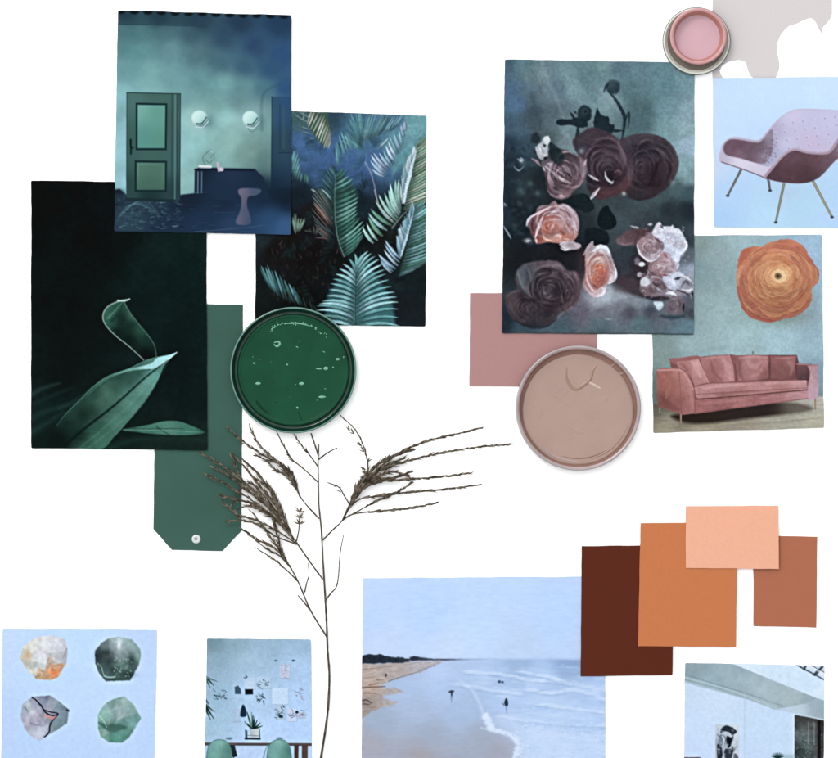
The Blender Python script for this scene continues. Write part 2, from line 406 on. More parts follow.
def paint_room():
    P = Paint(114, 10, 292, 236)
    P.bg([(125, 15, (38, 66, 78)), (160, 17, (36, 62, 76)), (200, 20, (38, 64, 84)), (240, 22, (36, 62, 86)), (280, 25, (34, 62, 92)),
          (122, 30, (72, 118, 124)), (140, 34, (74, 124, 128)), (165, 34, (70, 112, 120)), (190, 34, (58, 92, 108)), (225, 38, (46, 78, 102)), (255, 45, (42, 74, 108)), (284, 55, (44, 82, 128)),
          (122, 50, (82, 138, 140)), (145, 50, (94, 150, 150)), (170, 50, (96, 146, 150)), (195, 55, (80, 124, 134)), (220, 62, (66, 108, 124)), (245, 66, (58, 98, 122)), (270, 70, (46, 86, 122)),
          (122, 70, (104, 160, 164)), (150, 72, (118, 174, 174)), (175, 74, (106, 160, 162)), (200, 78, (98, 152, 156)), (225, 84, (112, 168, 168)), (245, 88, (96, 146, 150)), (262, 88, (72, 120, 134)), (286, 88, (42, 84, 130)),
          (121, 95, (130, 190, 194)), (150, 88, (126, 182, 182)), (190, 98, (112, 168, 168)), (190, 120, (140, 198, 196)), (215, 104, (110, 164, 160)), (228, 118, (146, 204, 200)), (240, 104, (96, 140, 142)), (262, 110, (104, 150, 150)),
          (120, 150, (146, 204, 212)), (120, 185, (140, 198, 206)), (188, 150, (150, 208, 208)), (188, 185, (136, 188, 186)), (205, 140, (140, 196, 192)), (230, 140, (140, 192, 184)), (250, 150, (118, 160, 152)), (266, 160, (92, 132, 130)),
          (266, 130, (108, 154, 150)), (210, 160, (124, 172, 168))], p=3.2, sm=6)  # the bluish veil here and on the floor is gloss glare put into colour
    P.grain(.07, 14, 3); P.grain(.025, 4, 8)
    P.poly([(110, 8), (200, 12), (196, 26), (118, 24.5)], (34, 60, 74), soft=2, a=.55)
    P.line([(116, 24.5), (160, 25.5), (205, 27)], 1.2, .8, (34, 66, 76), a=.8)
    # dark scallops at the torn top edge
    for k in range(13):
        x = 121 + k * 13.6
        P.ell(x, 11.8 + k * .4, 4.4, 2.6, (16, 24, 28), soft=1.6, a=.9)
    # doorway on the right
    P.part('printed_doorway')
    P.poly([(272, 97), (292, 97), (292, 200), (271, 200)], [(275, 100, (46, 84, 112)), (290, 100, (40, 80, 124)), (276, 180, (34, 62, 84)), (290, 150, (44, 72, 92))], soft=1.2)
    P.part(None)
    P.line([(262, 130), (262, 100), (268, 90), (282, 84)], 2.5, 1, (50, 84, 100), soft=3, a=.5)
    P.line([(272, 97), (271.5, 190)], 1, 1, (28, 52, 72), a=.8); P.line([(280, 104), (280, 150)], .8, .8, (30, 54, 76), a=.6)
    P.line([(284, 108), (284, 148)], 2, 2, (66, 92, 96), a=.5); P.line([(279, 153), (291, 153)], 1, 1, (26, 50, 70), a=.7)
    # floor
    P.poly([(110, 191), (120, 189), (128, 196), (180, 195), (215, 191), (295, 188), (295, 240), (110, 240)],
           [(120, 200, (34, 54, 66)), (130, 215, (44, 72, 88)), (150, 205, (36, 58, 76)), (165, 225, (30, 50, 74)), (190, 200, (26, 38, 56)), (200, 222, (30, 52, 80)), (225, 200, (28, 44, 66)), (260, 200, (28, 50, 78)), (270, 215, (40, 76, 116)), (285, 226, (52, 92, 138)), (235, 228, (38, 66, 100)), (290, 200, (24, 40, 60))], soft=1.5)
    rs = random.Random(4)
    for k in range(150):
        x = rs.uniform(115, 182); y = rs.uniform(197, 230); L = rs.uniform(1.5, 6); a = rs.uniform(-.5, .5)
        c = rs.choice([(80, 124, 138), (20, 34, 44), (54, 86, 104), (110, 150, 160), (18, 30, 40)])
        P.line([(x, y), (x + L * .5, y + L * a * .6 - rs.uniform(-1, 1)), (x + L, y + L * a)], rs.uniform(.5, 1.5), .3, c, a=rs.uniform(.25, .7))
    for k in range(7): P.line([(118 + k * 3, 219 - k * 3), (128 + k * 3, 206 - k), (142 + k * 3, 204 + k * 2)], 1, .5, (92, 136, 150), a=.45)
    P.glow(118, 192, 6, 2.5, (24, 36, 46), .9)
    for k in range(30):
        x = rs.uniform(180, 288); y = rs.uniform(205, 232)
        P.line([(x, y), (x + rs.uniform(4, 14), y + rs.uniform(-1, 1))], .8, .3, rs.choice([(60, 100, 140), (24, 40, 60)]), a=.3)
    P.line([(195, 232), (230, 229), (262, 226)], .8, .4, (90, 118, 140), a=.5)
    # door
    P.part('printed_door')
    P.poly([(127, 92.6), (181, 93.8), (180.5, 198), (177, 204), (174, 201.5), (127, 200)],
           [(130, 96, (72, 116, 108)), (160, 98, (66, 106, 98)), (129, 150, (58, 96, 90)), (172, 120, (58, 96, 92)), (172, 160, (60, 100, 98)), (150, 155, (62, 102, 92)), (150, 198, (30, 56, 56)), (129, 195, (44, 76, 72)), (174, 196, (40, 68, 72))], soft=.8)
    P.poly([(136, 103), (167.5, 103.6), (167, 150.5), (136, 150.5)], (24, 50, 54))
    P.poly([(138, 105.2), (165.5, 105.6), (165, 148.3), (138, 148.3)], [(140, 108, (110, 176, 160)), (160, 110, (94, 160, 146)), (140, 140, (84, 152, 140)), (162, 146, (86, 150, 134))])
    P.poly([(135, 160.6), (167.3, 161), (167, 192), (135, 192)], (24, 48, 50))
    P.poly([(137, 162.8), (165.3, 163), (165, 190), (137, 190)], [(140, 165, (84, 132, 116)), (160, 168, (78, 124, 108)), (150, 188, (64, 104, 88))])
    P.poly([(139.5, 165.5), (162.8, 165.7), (162.5, 187.5), (139.5, 187.5)], (70, 114, 96), a=.5)
    P.line([(172.3, 94.5), (172, 199)], .9, .9, (34, 62, 64), a=.8); P.line([(175.5, 95), (175, 202)], 1.3, 1.3, (90, 136, 134), a=.8)
    P.line([(178, 95), (177.5, 202)], 1.5, 1.5, (38, 66, 72), a=.9); P.line([(180.6, 95), (180, 198)], .9, .9, (30, 58, 62), a=.9)
    P.line([(127.3, 93), (180.8, 94.2)], 1, 1, (34, 62, 62), a=.9); P.line([(127.2, 93), (126.8, 199)], .9, .9, (38, 66, 68), a=.8)
    P.line([(127, 199.5), (175, 201)], 3, 3, (28, 46, 48), a=.8)
    P.line([(131, 140), (131, 146)], 2, 2, (20, 38, 42)); P.line([(131.5, 147), (131.2, 154)], 2.2, 2, (22, 42, 46), a=.9); P.line([(131, 148), (134, 148)], 1, .8, (16, 30, 34))
    P.part(None)
    # lamps
    for (x, y) in ((200, 118.5), (251, 119)):
        P.glow(x, y, 15, 14, (190, 230, 226), .45)
        P.glow(x + 9, y + 3, 6, 7, (66, 112, 116), .55)
        P.part('printed_wall_lamp')
        P.ell(x + 1, y + 2, 8.6, 8, [(x - 4, y - 3, (206, 236, 232)), (x + 6, y + 6, (94, 140, 144))], soft=1.2)
        P.ell(x - .6, y - .8, 7.6, 7, [(x - 3, y - 3, (212, 246, 240)), (x + 4, y + 3, (156, 212, 206))], soft=1.4)
        P.part(None)
        P.line([(x - 3, y + 5.5), (x + 2, y + 5), (x + 6.5, y - 1)], 1.6, 1.2, (40, 80, 84), a=.85)
        P.line([(x - 4, y + 8.4), (x + 3, y + 9), (x + 8.5, y + 3)], 1.3, 1, (214, 240, 238), a=.75)
    P.line([(248, 128), (252, 132), (259, 128)], 1, .6, (60, 100, 110), a=.5)
    # desk melting into the shade
    P.glow(262, 186, 26, 12, (24, 42, 62), .95); P.glow(285, 198, 24, 12, (22, 36, 50), .85); P.glow(240, 184, 22, 10, (26, 44, 66), .8)
    P.part('printed_table')
    P.poly([(195, 169.5), (200, 167.5), (255, 169), (264, 178), (270, 200), (215, 200), (212, 193), (194.5, 193)], [(200, 172, (26, 40, 58)), (230, 172, (34, 52, 78)), (260, 180, (28, 46, 68)), (220, 190, (30, 48, 72))], soft=1.4)
    P.part(None)
    P.line([(195, 169.6), (254, 170.5)], 1.6, 1, (20, 30, 44))
    for x, c in ((195.5, (28, 40, 54)), (198.2, (110, 150, 166)), (200.2, (34, 48, 64)), (202, (96, 132, 150))): P.line([(x, 172), (x - .2, 193)], 1, .9, c, a=.85)
    P.line([(200, 166.4), (211, 166.9)], 2.6, 2.2, (214, 226, 228)); P.line([(200, 168.3), (211, 168.6)], .8, .8, (120, 140, 150))
    P.line([(205, 165), (203, 158), (207, 153), (212, 149.5), (215, 152), (211, 158)], .9, .7, (84, 120, 122), a=.8)
    P.line([(206, 160), (210, 163), (215, 158)], .8, .6, (70, 104, 106), a=.7); P.ell(213, 151, 3, 2.4, (150, 200, 200), a=.5)
    P.line([(218, 163.5), (219, 171)], 3, 2.2, (190, 176, 196)); P.ell(221.5, 169.5, 2.4, 2, (204, 200, 216)); P.line([(222, 169), (226, 167)], .8, .5, (160, 160, 180), a=.8)
    P.part('printed_stool')
    P.poly([(239, 189.5), (246, 188.3), (259, 189), (261, 192), (256, 195.5), (248.5, 197), (247, 205), (249.5, 214), (251, 222), (247, 225), (238, 224.5), (236, 221), (239.5, 213), (241.5, 205), (241, 197), (238.8, 194)],
           [(241, 192, (112, 108, 132)), (255, 191, (66, 84, 112)), (243, 204, (104, 100, 124)), (248, 206, (60, 76, 106)), (240, 221, (100, 98, 122)), (248, 222, (60, 80, 112))], soft=1.6, sm=True)
    P.part(None)
    P.finish(0.86, (0.95, 0.94, 0.95), 0, 0.15)
    return P
build_print('photo_print', paint_room(), [(118.2, 10.6), (291.7, 15.6), (291, 235), (114.6, 231.2)], 2,
            'teal print of a room with a panelled door and two round wall lamps', PG, 1)

def paint_leaf():
    P = Paint(31, 180, 208, 451)
    P.bg([(45, 195, (14, 18, 18)), (80, 230, (15, 19, 19)), (60, 300, (15, 20, 20)), (60, 360, (16, 22, 22)), (120, 240, (15, 20, 20)), (150, 270, (18, 32, 30)), (180, 260, (18, 34, 32)), (190, 330, (16, 28, 28)), (170, 300, (18, 32, 30)), (200, 400, (16, 26, 26)), (100, 420, (18, 30, 28)), (195, 448, (24, 38, 34)), (45, 430, (20, 36, 34)), (60, 440, (18, 34, 30))])
    P.grain(.18, 30, 2); P.grain(.1, 5, 4)
    P.line([(33, 182), (205, 186)], 2, 2, (8, 10, 10), soft=2)
    for pts, w, c, a in (([(32, 394), (44, 388), (60, 383)], 5, (38, 58, 54), .8), ([(34, 404), (52, 396), (72, 388)], 4, (26, 44, 42), .7), ([(32, 418), (50, 410), (78, 404)], 7, (28, 50, 46), .7), ([(32, 432), (46, 424), (64, 412)], 7, (32, 54, 50), .7), ([(40, 446), (56, 432), (76, 416)], 8, (24, 44, 40), .8), ([(60, 408), (80, 398), (92, 388)], 3, (36, 60, 56), .6)):
        P.line(pts, w, 1, c, soft=4, a=a)
    # curled thin leaf
    L = [(129.5, 299.5), (120, 301), (108, 306.6), (103.2, 315), (105.2, 324), (115, 335), (130, 347), (144, 360)]
    R = [(124, 301), (128.5, 310), (138, 323), (148, 335), (154.5, 345), (156.6, 357)]
    P.part('printed_leaf')
    P.poly(smooth(L, 5) + smooth(R, 5)[::-1], [(107, 311, (56, 100, 84)), (110, 322, (46, 92, 78)), (118, 306, (40, 78, 66)), (122, 318, (16, 26, 24)), (130, 325, (18, 34, 30)), (132, 316, (62, 112, 92)), (140, 330, (42, 82, 68)), (148, 340, (26, 48, 42)), (130, 340, (16, 24, 22)), (146, 354, (14, 20, 20)), (118, 332, (16, 26, 24))], soft=1)
    P.line([(112, 321), (119, 314), (123, 305)], 3, .6, (24, 50, 44), soft=2, a=.8)
    P.line([(108, 318), (115, 311), (122, 303)], 2.5, .6, (88, 140, 120), soft=1.5, a=.6)
    P.line(L, 1.4, .9, (130, 158, 148)); P.line(R, 1.2, .7, (74, 112, 98), a=.9)
    P.line([(118, 300.5), (125, 301), (129.8, 298.8)], 1.6, 1, (170, 200, 190)); P.part(None)
    # low leaf at right
    P.part('printed_leaf')
    P.poly([(122, 430), (136, 427), (150, 424.5), (160, 421.8), (170, 420.8), (180, 421.5), (190, 425), (204.5, 432), (194, 434.5), (178, 435.2), (160, 434.4), (140, 432.5)], [(130, 429, (40, 78, 68)), (150, 427, (72, 124, 108)), (168, 423, (76, 126, 110)), (172, 431, (76, 126, 112)), (190, 430, (66, 120, 104)), (150, 432, (52, 96, 82)), (185, 427, (58, 106, 92)), (200, 432, (48, 88, 76))], soft=1.1, sm=True)
    P.line([(134, 429.5), (160, 428.6), (184, 428.5)], .9, .5, (34, 66, 58), a=.8); P.line([(156, 426), (163, 431), (170, 434.5)], .8, .6, (20, 40, 36), a=.8)
    P.line([(124, 430), (150, 430), (200, 432)], .9, .6, (124, 176, 160), a=.5); P.part(None)
    P.line([(110, 448), (135, 440), (180, 438), (206, 440)], 6, 3, (28, 50, 42), soft=5, a=.6)
    # the big leaf
    up = [(57, 426), (65, 415), (80, 400), (93, 387), (108, 376.5), (128, 369.2), (145, 361), (158, 357), (170, 354.8), (177, 352.3)]
    lo = [(58, 450), (100, 449.5), (115, 436), (130, 419), (145, 401), (156.6, 382.7), (164, 366), (170, 358.5), (177, 352.3)]
    P.part('printed_leaf')
    ribbon_leaf(P, up, lo, [(60, 440, (16, 26, 24)), (70, 415, (34, 62, 54)), (84, 415, (20, 38, 34)), (80, 436, (18, 34, 30)), (95, 395, (34, 64, 54)), (108, 394, (74, 112, 98)), (100, 402, (64, 98, 84)), (92, 410, (30, 52, 44)), (115, 388, (46, 80, 68)), (130, 380, (40, 72, 62)), (140, 374, (36, 68, 60)),
        (120, 376, (34, 64, 56)), (86, 446, (46, 84, 70)), (100, 438, (62, 108, 92)), (96, 426, (40, 78, 66)), (116, 420, (76, 124, 108)), (112, 410, (54, 92, 80)), (130, 402, (88, 138, 124)), (142, 390, (100, 150, 138)), (128, 396, (70, 116, 104)), (154, 376, (98, 158, 148)), (160, 366, (70, 120, 112)), (148, 380, (104, 160, 150)), (146, 400, (66, 112, 98)), (105, 445, (60, 106, 90))], soft=1)
    for k in range(16):   # veins
        t = k / 15
        a = (66 + 92 * t, 447 - 82 * t); b = (84 + 84 * t - 4 * t, 450 - 88 * t)
        P.line([a, (a[0] + 12 * (1 - t) + 3, a[1] + 1)], .6, .3, (120, 170, 156), a=.12)
    for o, c in ((3, (110, 164, 150)), (7, (60, 104, 92)), (11, (112, 166, 152)), (15, (62, 108, 96))):
        P.line([(76 + o, 449), (118 + o * .8, 412 + o * .5), (146 + o * .5, 384 + o * .4), (170, 358)], 1.4, .4, c, soft=1.2, a=.22)
    P.poly(smooth([(150, 364), (158, 357.5), (170, 354.8), (177, 352.3), (170, 359), (160, 367), (148, 369.5), (128, 372), (112, 378), (98, 388), (86, 400), (93, 387), (108, 376.5), (128, 369.2)], 3, True), [(165, 358, (166, 222, 226)), (150, 364, (160, 214, 216)), (130, 370, (104, 156, 146)), (108, 378, (62, 106, 94)), (90, 392, (46, 84, 72))], soft=1)
    P.line([(168, 360), (145, 378), (115, 405), (83, 430), (62, 449)], 1, 3, (14, 28, 26), soft=1.6, a=.95)
    P.line([(150, 369.5), (130, 371.5), (110, 379), (96, 390), (80, 405), (60, 425)], 1, 1, (30, 58, 50), soft=1.4, a=.8)
    P.line(up[:8], .6, .9, (94, 144, 128), a=.75); P.line(lo[2:], 1, .6, (110, 168, 156), a=.35)
    P.line([(160, 365), (170, 358), (177, 352.3)], .8, .6, (196, 232, 230), a=.9)
    P.part(None)
    P.glow(58, 440, 14, 12, (18, 28, 26), .9); P.glow(66, 424, 10, 8, (20, 34, 30), .6); P.poly([(32, 440), (56, 428), (70, 450), (32, 450)], (16, 26, 24), soft=8, a=.7)
    P.grain(.07, 1.6, 9, o=2)
    P.finish(0.92, (1, 1, 1), 0.1, 0.2)
    return P
build_print('photo_print', paint_leaf(), [(31.4, 180.6), (206.4, 183.6), (207.6, 450.2), (31.2, 448.2)], 1,
            'almost black print of large green leaves, its top corner under the room print', PG, 2)

class Zoomed:
    """draws in the coordinates of an enlarged detail: origin (ox, oy), k detail units per millimetre"""
    def __init__(s, P, ox, oy, k): s.P, s.ox, s.oy, s.k = P, ox, oy, k
    def c(s, p): return (s.ox + p[0] / s.k, s.oy + p[1] / s.k)
    def cs(s, col): return [s.c((q[0], q[1])) + (q[2],) for q in col] if isinstance(col, list) else col
    def pl(s, pts, col, soft=1.2, a=.95, sm=True, wob=.6, seed=1, tex=.12, tsize=2.5): s.P.poly([s.c(p) for p in pts], s.cs(col), soft=soft, a=a, sm=sm, wob=wob, seed=seed, tex=tex, tsize=tsize)
    def ln(s, pts, w0, w1, col, soft=1.0, a=.85): s.P.line([s.c(p) for p in pts], w0 / s.k, w1 / s.k, col, soft=soft, a=a, lens=True)
    def gl(s, x, y, rx, ry, col, a=.8, rot=0): x, y = s.c((x, y)); s.P.glow(x, y, rx / s.k, ry / s.k, col, a, rot)
    def el(s, x, y, rx, ry, col, soft=1.2, a=.9, wob=.3, rot=0, seed=1): x, y = s.c((x, y)); s.P.ell(x, y, rx / s.k, ry / s.k, s.cs(col), soft=soft, a=a, wob=wob, rot=rot, seed=seed)

def along(pts, t):
    sp = smooth(pts, 6) if len(pts) > 2 else pts
    m = len(sp) - 1; i = min(m - 1, int(t * m)); f = t * m - i
    return (sp[i][0] * (1 - f) + sp[i + 1][0] * f, sp[i][1] * (1 - f) + sp[i + 1][1] * f)
def blade(P, b, t, w, c, bend=0.0, a=.95, hi=True, sh=.4, rs=random):
    w *= .74
    dx, dy = t[0] - b[0], t[1] - b[1]; L = math.hypot(dx, dy) + 1e-6; nx, ny = -dy / L, dx / L
    def pt(u, o): k = bend * L * 4 * u * (1 - u); return (b[0] + dx * u + nx * (k + o), b[1] + dy * u + ny * (k + o))
    prof = [(0, .35), (.2, .8), (.45, 1), (.7, .75), (.88, .4), (1, .05)]
    c = np.array(c, float)
    if sh: P.poly([pt(u, w * .62 * k + .5) for u, k in prof] + [pt(u, -w * .55 * k + .3) for u, k in prof][::-1], tuple(c * sh), soft=1.1, a=a * .8)
    P.poly([pt(u, w * .5 * k) for u, k in prof] + [pt(u, -w * .5 * k) for u, k in prof][::-1], [pt(0, 0) + (tuple(c * .62),), pt(.5, 0) + (tuple(c),), pt(.95, 0) + (tuple(np.minimum(255, c * 1.18 + 8)),)], soft=.9, a=a)
    if hi: P.line([pt(.25, -w * .12), pt(.6, -w * .12), pt(.95, 0)], w * .3, .25, tuple(np.minimum(255, c * 1.25 + 14)), soft=1.1, a=a * .35)
def fan(P, base, tips, n, w, cols, bend=0.0, seed=0, a=.95, hi=True, jit=.6, sh=.4):
    r = random.Random(seed); n = int(n * 1.35)
    for k in range(n):
        t = k / max(1, n - 1); b = along(base, t); p = along(tips, t)
        b = (b[0] + r.uniform(-jit, jit) * .4, b[1] + r.uniform(-jit, jit) * .4)
        f = r.uniform(.9, 1.07); p = (b[0] + (p[0] - b[0]) * f + r.uniform(-jit, jit), b[1] + (p[1] - b[1]) * f + r.uniform(-jit, jit))
        blade(P, b, p, w * r.uniform(.8, 1.15), np.array(r.choice(cols), float) * r.uniform(.86, 1.1), bend, a, hi, sh)

def paint_fern():
    P = Paint(255, 109, 427, 328)
    P.bg([(262, 115, (50, 90, 110)), (300, 118, (60, 92, 96)), (330, 118, (44, 68, 84)), (300, 145, (62, 96, 142)), (325, 150, (60, 94, 142)), (345, 158, (62, 98, 142)), (355, 130, (62, 100, 124)), (372, 160, (64, 100, 142)), (360, 145, (66, 104, 136)), (395, 118, (70, 104, 138)), (400, 145, (92, 146, 156)), (412, 125, (100, 154, 160)), (420, 140, (92, 140, 140)), (295, 160, (62, 96, 142)), (318, 172, (54, 84, 124)), (340, 172, (58, 88, 128)), (360, 178, (54, 84, 128)), (378, 170, (66, 104, 142)), (370, 186, (40, 60, 84)), (362, 200, (24, 34, 42)), (380, 205, (26, 36, 42)),
          (300, 192, (24, 34, 42)), (285, 180, (44, 64, 84)), (280, 205, (22, 30, 34)), (310, 215, (28, 28, 30)), (295, 230, (24, 22, 22)), (275, 250, (24, 22, 22)), (310, 255, (22, 20, 20)), (340, 262, (20, 22, 22)), (360, 235, (20, 24, 24)), (385, 240, (26, 26, 26)), (405, 225, (28, 36, 38)), (400, 300, (26, 32, 36)), (415, 280, (24, 32, 34)), (420, 315, (26, 32, 36)), (262, 240, (30, 40, 46)), (262, 290, (22, 28, 28)), (300, 300, (18, 20, 18)), (345, 290, (20, 24, 28))], p=3.6, sm=4)  # blue haze over the sheet: gloss reflection painted into these colours
    P.grain(.12, 7, 3)
    rs = random.Random(8)
    a, b, c, d, e, f = [Zoomed(P, *q) for q in ((260, 110, 8.42), (340, 110, 8.42), (260, 190, 8.42), (340, 190, 8.42), (240, 100, 3.99), (220, 240, 3.99))]
    X = lambda z, L: [z.c(p) for p in L]
    for k in range(110):
        x = rs.uniform(272, 345); y = rs.uniform(228, 305); g = rs.uniform(.9, 2.2); L = rs.uniform(1.5, 6)
        P.line([(x, y), (x + math.cos(g) * L, y - math.sin(g) * L)], rs.uniform(.6, 1.6), .4, rs.choice([(66, 52, 50), (50, 44, 44), (88, 72, 68), (38, 42, 42), (34, 34, 36)]), soft=1.2, a=rs.uniform(.25, .7))
    TE, PG_, YG, LV, GR = [(98, 152, 160), (80, 134, 140)], [(150, 190, 184), (128, 170, 156)], [(160, 176, 158), (128, 156, 138), (176, 184, 172)], [(150, 184, 214), (120, 166, 184), (170, 196, 226)], [(88, 140, 122), (70, 118, 100), (108, 158, 140)]
    for k in range(46):     # dim fronds deeper in
        x = rs.uniform(285, 424); y = rs.uniform(125, 300); g = rs.uniform(0, 6.28); top = y < 185
        cc = [(66, 108, 132), (58, 96, 120)] if top else [(34, 58, 60), (40, 64, 62), (28, 44, 50)]
        L = rs.uniform(10, 22); b0 = (x, y); b1 = (x + L * math.cos(g), y + L * math.sin(g)); o = rs.choice((-1, 1)) * rs.uniform(8, 13)
        fan(P, [b0, b1], [(b0[0] - math.sin(g) * o + 4 * math.cos(g), b0[1] + math.cos(g) * o + 4 * math.sin(g)), (b1[0] - math.sin(g) * o * .5 + 6 * math.cos(g), b1[1] + math.cos(g) * o * .5 + 6 * math.sin(g))], 7, 2, cc, seed=k + 50, a=.45, hi=False)
    P.part('printed_frond')
    P.poly(X(a, [(400, 0), (560, 0), (590, 160), (590, 300), (550, 320), (480, 250), (430, 170), (390, 90)]), (58, 86, 72), soft=1.5)
    fan(P, X(a, [(440, -10), (520, 20), (560, 90), (590, 160), (595, 240)]), X(a, [(400, 120), (440, 180), (500, 260), (545, 320), (575, 330)]), 9, 2.6, YG, seed=1, sh=.35)
    P.part('printed_frond'); fan(P, X(a, [(280, -10), (400, 10), (390, 90)]), X(a, [(270, 60), (400, 110), (400, 100)]), 3, 2, [(110, 138, 136)], seed=2)
    for p, q in (((270, 30), (400, 105)), ((300, 0), (420, 70)), ((340, 140), (420, 165)), ((350, 185), (430, 200)), ((410, 235), (450, 245))): blade(P, a.c(p), a.c(q), 2, (118, 144, 150), 0, .7)
    P.part('printed_frond'); fan(P, X(a, [(270, 440), (270, 560), (320, 600), (400, 620)]), X(a, [(290, 340), (325, 390), (340, 510), (400, 540)]), 7, 3, [(110, 168, 176), (84, 140, 140), (60, 110, 96)], seed=3, sh=.5)
    # teal frond at the top
    P.part('printed_frond'); fan(P, X(b, [(200, 340), (180, 290), (200, 230)]), X(b, [(0, 260), (70, 60), (170, 0)]), 7, 4.2, [(92, 148, 156), (78, 130, 140)], seed=4, a=.75, sh=.7)
    fan(P, X(b, [(-20, 470), (60, 390), (110, 320)]), X(b, [(-40, 300), (0, 180), (60, 200)]), 5, 3, TE, seed=5, a=.7, sh=.7)
    fan(P, X(b, [(180, 290), (260, 250), (330, 210)]), X(b, [(240, 20), (340, 30), (460, 20)]), 8, 3, [(92, 142, 148), (70, 112, 130), (110, 156, 160)], seed=6, a=.6, sh=.7)
    fan(P, X(b, [(360, 210), (420, 180), (470, 140)]), X(b, [(450, 60), (500, 40), (540, 30)]), 4, 2.6, [(110, 158, 176)], seed=7, a=.8)
    P.part('printed_frond'); P.poly(X(b, [(560, 60), (660, 50), (725, 70), (725, 200), (640, 290), (560, 420), (440, 560), (430, 480), (500, 360), (540, 220)]), [b.c((640, 160)) + ((106, 158, 168),), b.c((500, 440)) + ((90, 142, 152),), b.c((700, 90)) + ((96, 148, 156),)], soft=4, a=.8, tex=.12, tsize=5)
    fan(P, X(b, [(370, 560), (380, 530), (410, 490), (440, 460), (470, 400), (500, 350), (530, 280), (550, 180)]), X(b, [(260, 500), (255, 380), (300, 360), (370, 340), (400, 265), (440, 215), (500, 150), (540, 100)]), 10, 4, LV, seed=8, bend=-.05, sh=.5)
    blade(P, b.c((320, 330)), b.c((410, 235)), 2.4, (150, 186, 200)); P.line(X(b, [(210, 440), (260, 530), (290, 640), (320, 780)]), 1.4, 1, (140, 150, 182), a=.75)
    # middle frond
    P.part('printed_frond')
    P.poly(X(e, [(400, 290), (470, 370), (460, 480), (440, 560), (400, 600), (370, 480), (365, 360)]), (36, 64, 58), soft=4, a=.8)
    fan(P, X(e, [(375, 560), (378, 500), (375, 440), (372, 380), (375, 330), (385, 290)]), X(e, [(300, 520), (330, 430), (330, 380), (325, 330), (340, 280), (365, 260)]), 10, 3, [(58, 98, 96), (70, 116, 116), (48, 84, 84)], seed=9, a=.85)
    fan(P, X(e, [(415, 625), (400, 590), (390, 540), (382, 480), (378, 420), (376, 360), (380, 310)]), X(e, [(480, 560), (495, 515), (475, 470), (470, 430), (472, 375), (450, 320), (415, 270)]), 15, 4, [(84, 142, 132), (68, 122, 112), (104, 160, 150), (56, 104, 92)], seed=10, bend=.04)
    P.line(X(e, [(415, 625), (388, 540), (378, 420), (382, 300)]), 1.1, .6, (130, 166, 160), a=.6)
    P.part('printed_frond'); fan(P, X(c, [(600, 130), (600, 220), (610, 300), (600, 400), (580, 430)]), X(c, [(500, -10), (430, -10), (450, 110), (430, 200), (470, 330)]), 9, 2.6, [(96, 104, 100), (74, 92, 90), (150, 128, 122), (88, 72, 70)], seed=11, a=.85)
    for p, q, cc in (((580, 280), (450, 120), (160, 134, 124)), ((600, 80), (515, -10), (150, 190, 190)), ((470, 20), (430, -5), (150, 190, 186)), ((590, 400), (480, 310), (110, 84, 84)), ((580, 410), (470, 405), (100, 78, 78))): blade(P, c.c(p), c.c(q), 2, cc, .04, .85)
    # right pair of fronds
    P.part('printed_frond')
    P.poly(X(b, [(725, 220), (640, 290), (620, 400), (580, 640), (540, 760), (725, 760)]), [b.c((700, 300)) + ((110, 140, 118),), b.c((660, 500)) + ((60, 98, 80),), b.c((700, 720)) + ((70, 104, 86),)], soft=2)
    fan(P, X(b, [(530, 840), (560, 740), (590, 640), (600, 520), (630, 400), (650, 300)]), X(b, [(760, 760), (770, 640), (780, 520), (790, 400), (770, 300), (740, 220)]), 17, 3, [(128, 164, 146), (150, 178, 156), (110, 146, 122), (160, 176, 160)], seed=12, sh=.45)
    P.poly(X(b, [(622, 300), (645, 340), (615, 480), (600, 560), (570, 660), (545, 790), (520, 790), (522, 640), (532, 500), (556, 470), (568, 400), (600, 370)]), [b.c((600, 450)) + ((186, 212, 226),), b.c((550, 700)) + ((196, 220, 232),)], soft=1.1, wob=.6)
    fan(P, X(d, [(280, 450), (350, 400), (420, 310), (470, 270), (490, 230), (505, 190), (510, 150)]), X(d, [(190, 320), (235, 220), (255, 180), (300, 40), (380, 0), (430, -60), (500, -110)]), 9, 5, [(128, 176, 164), (150, 196, 190), (96, 146, 124), (140, 184, 186)], seed=13, bend=-.06)
    P.line(X(d, [(290, 0), (310, 80), (350, 160), (440, 260)]), .9, .8, (206, 190, 186), a=.7); P.line(X(d, [(440, 320), (520, 220), (600, 140)]), 2, .8, (120, 134, 128), a=.7)
    P.part('printed_frond')
    P.poly(X(d, [(640, 110), (725, 140), (725, 620), (600, 680), (500, 700), (540, 560), (590, 380)]), [d.c((690, 200)) + ((70, 112, 116),), d.c((640, 450)) + ((56, 92, 84),), d.c((600, 620)) + ((38, 62, 58),)], soft=3)
    fan(P, X(d, [(500, 720), (530, 620), (560, 500), (590, 380), (610, 260), (630, 160)]), X(d, [(720, 600), (770, 540), (780, 400), (780, 280), (760, 170), (700, 90)]), 17, 3.4, [(98, 150, 150), (80, 130, 124), (120, 170, 176), (66, 112, 100)], seed=14, sh=.4, bend=.03)
    P.poly(X(d, [(612, 100), (626, 150), (600, 290), (560, 440), (520, 560), (500, 570), (478, 480), (476, 390), (504, 390), (488, 330), (530, 310), (524, 270), (570, 230), (590, 160)]), [d.c((590, 200)) + ((150, 196, 216),), d.c((520, 460)) + ((176, 210, 226),)], soft=1.1, wob=.6)
    fan(P, X(d, [(430, 700), (460, 670), (490, 630), (510, 580)]), X(d, [(350, 600), (325, 555), (375, 490), (390, 430)]), 5, 4, LV, seed=15, bend=-.04)
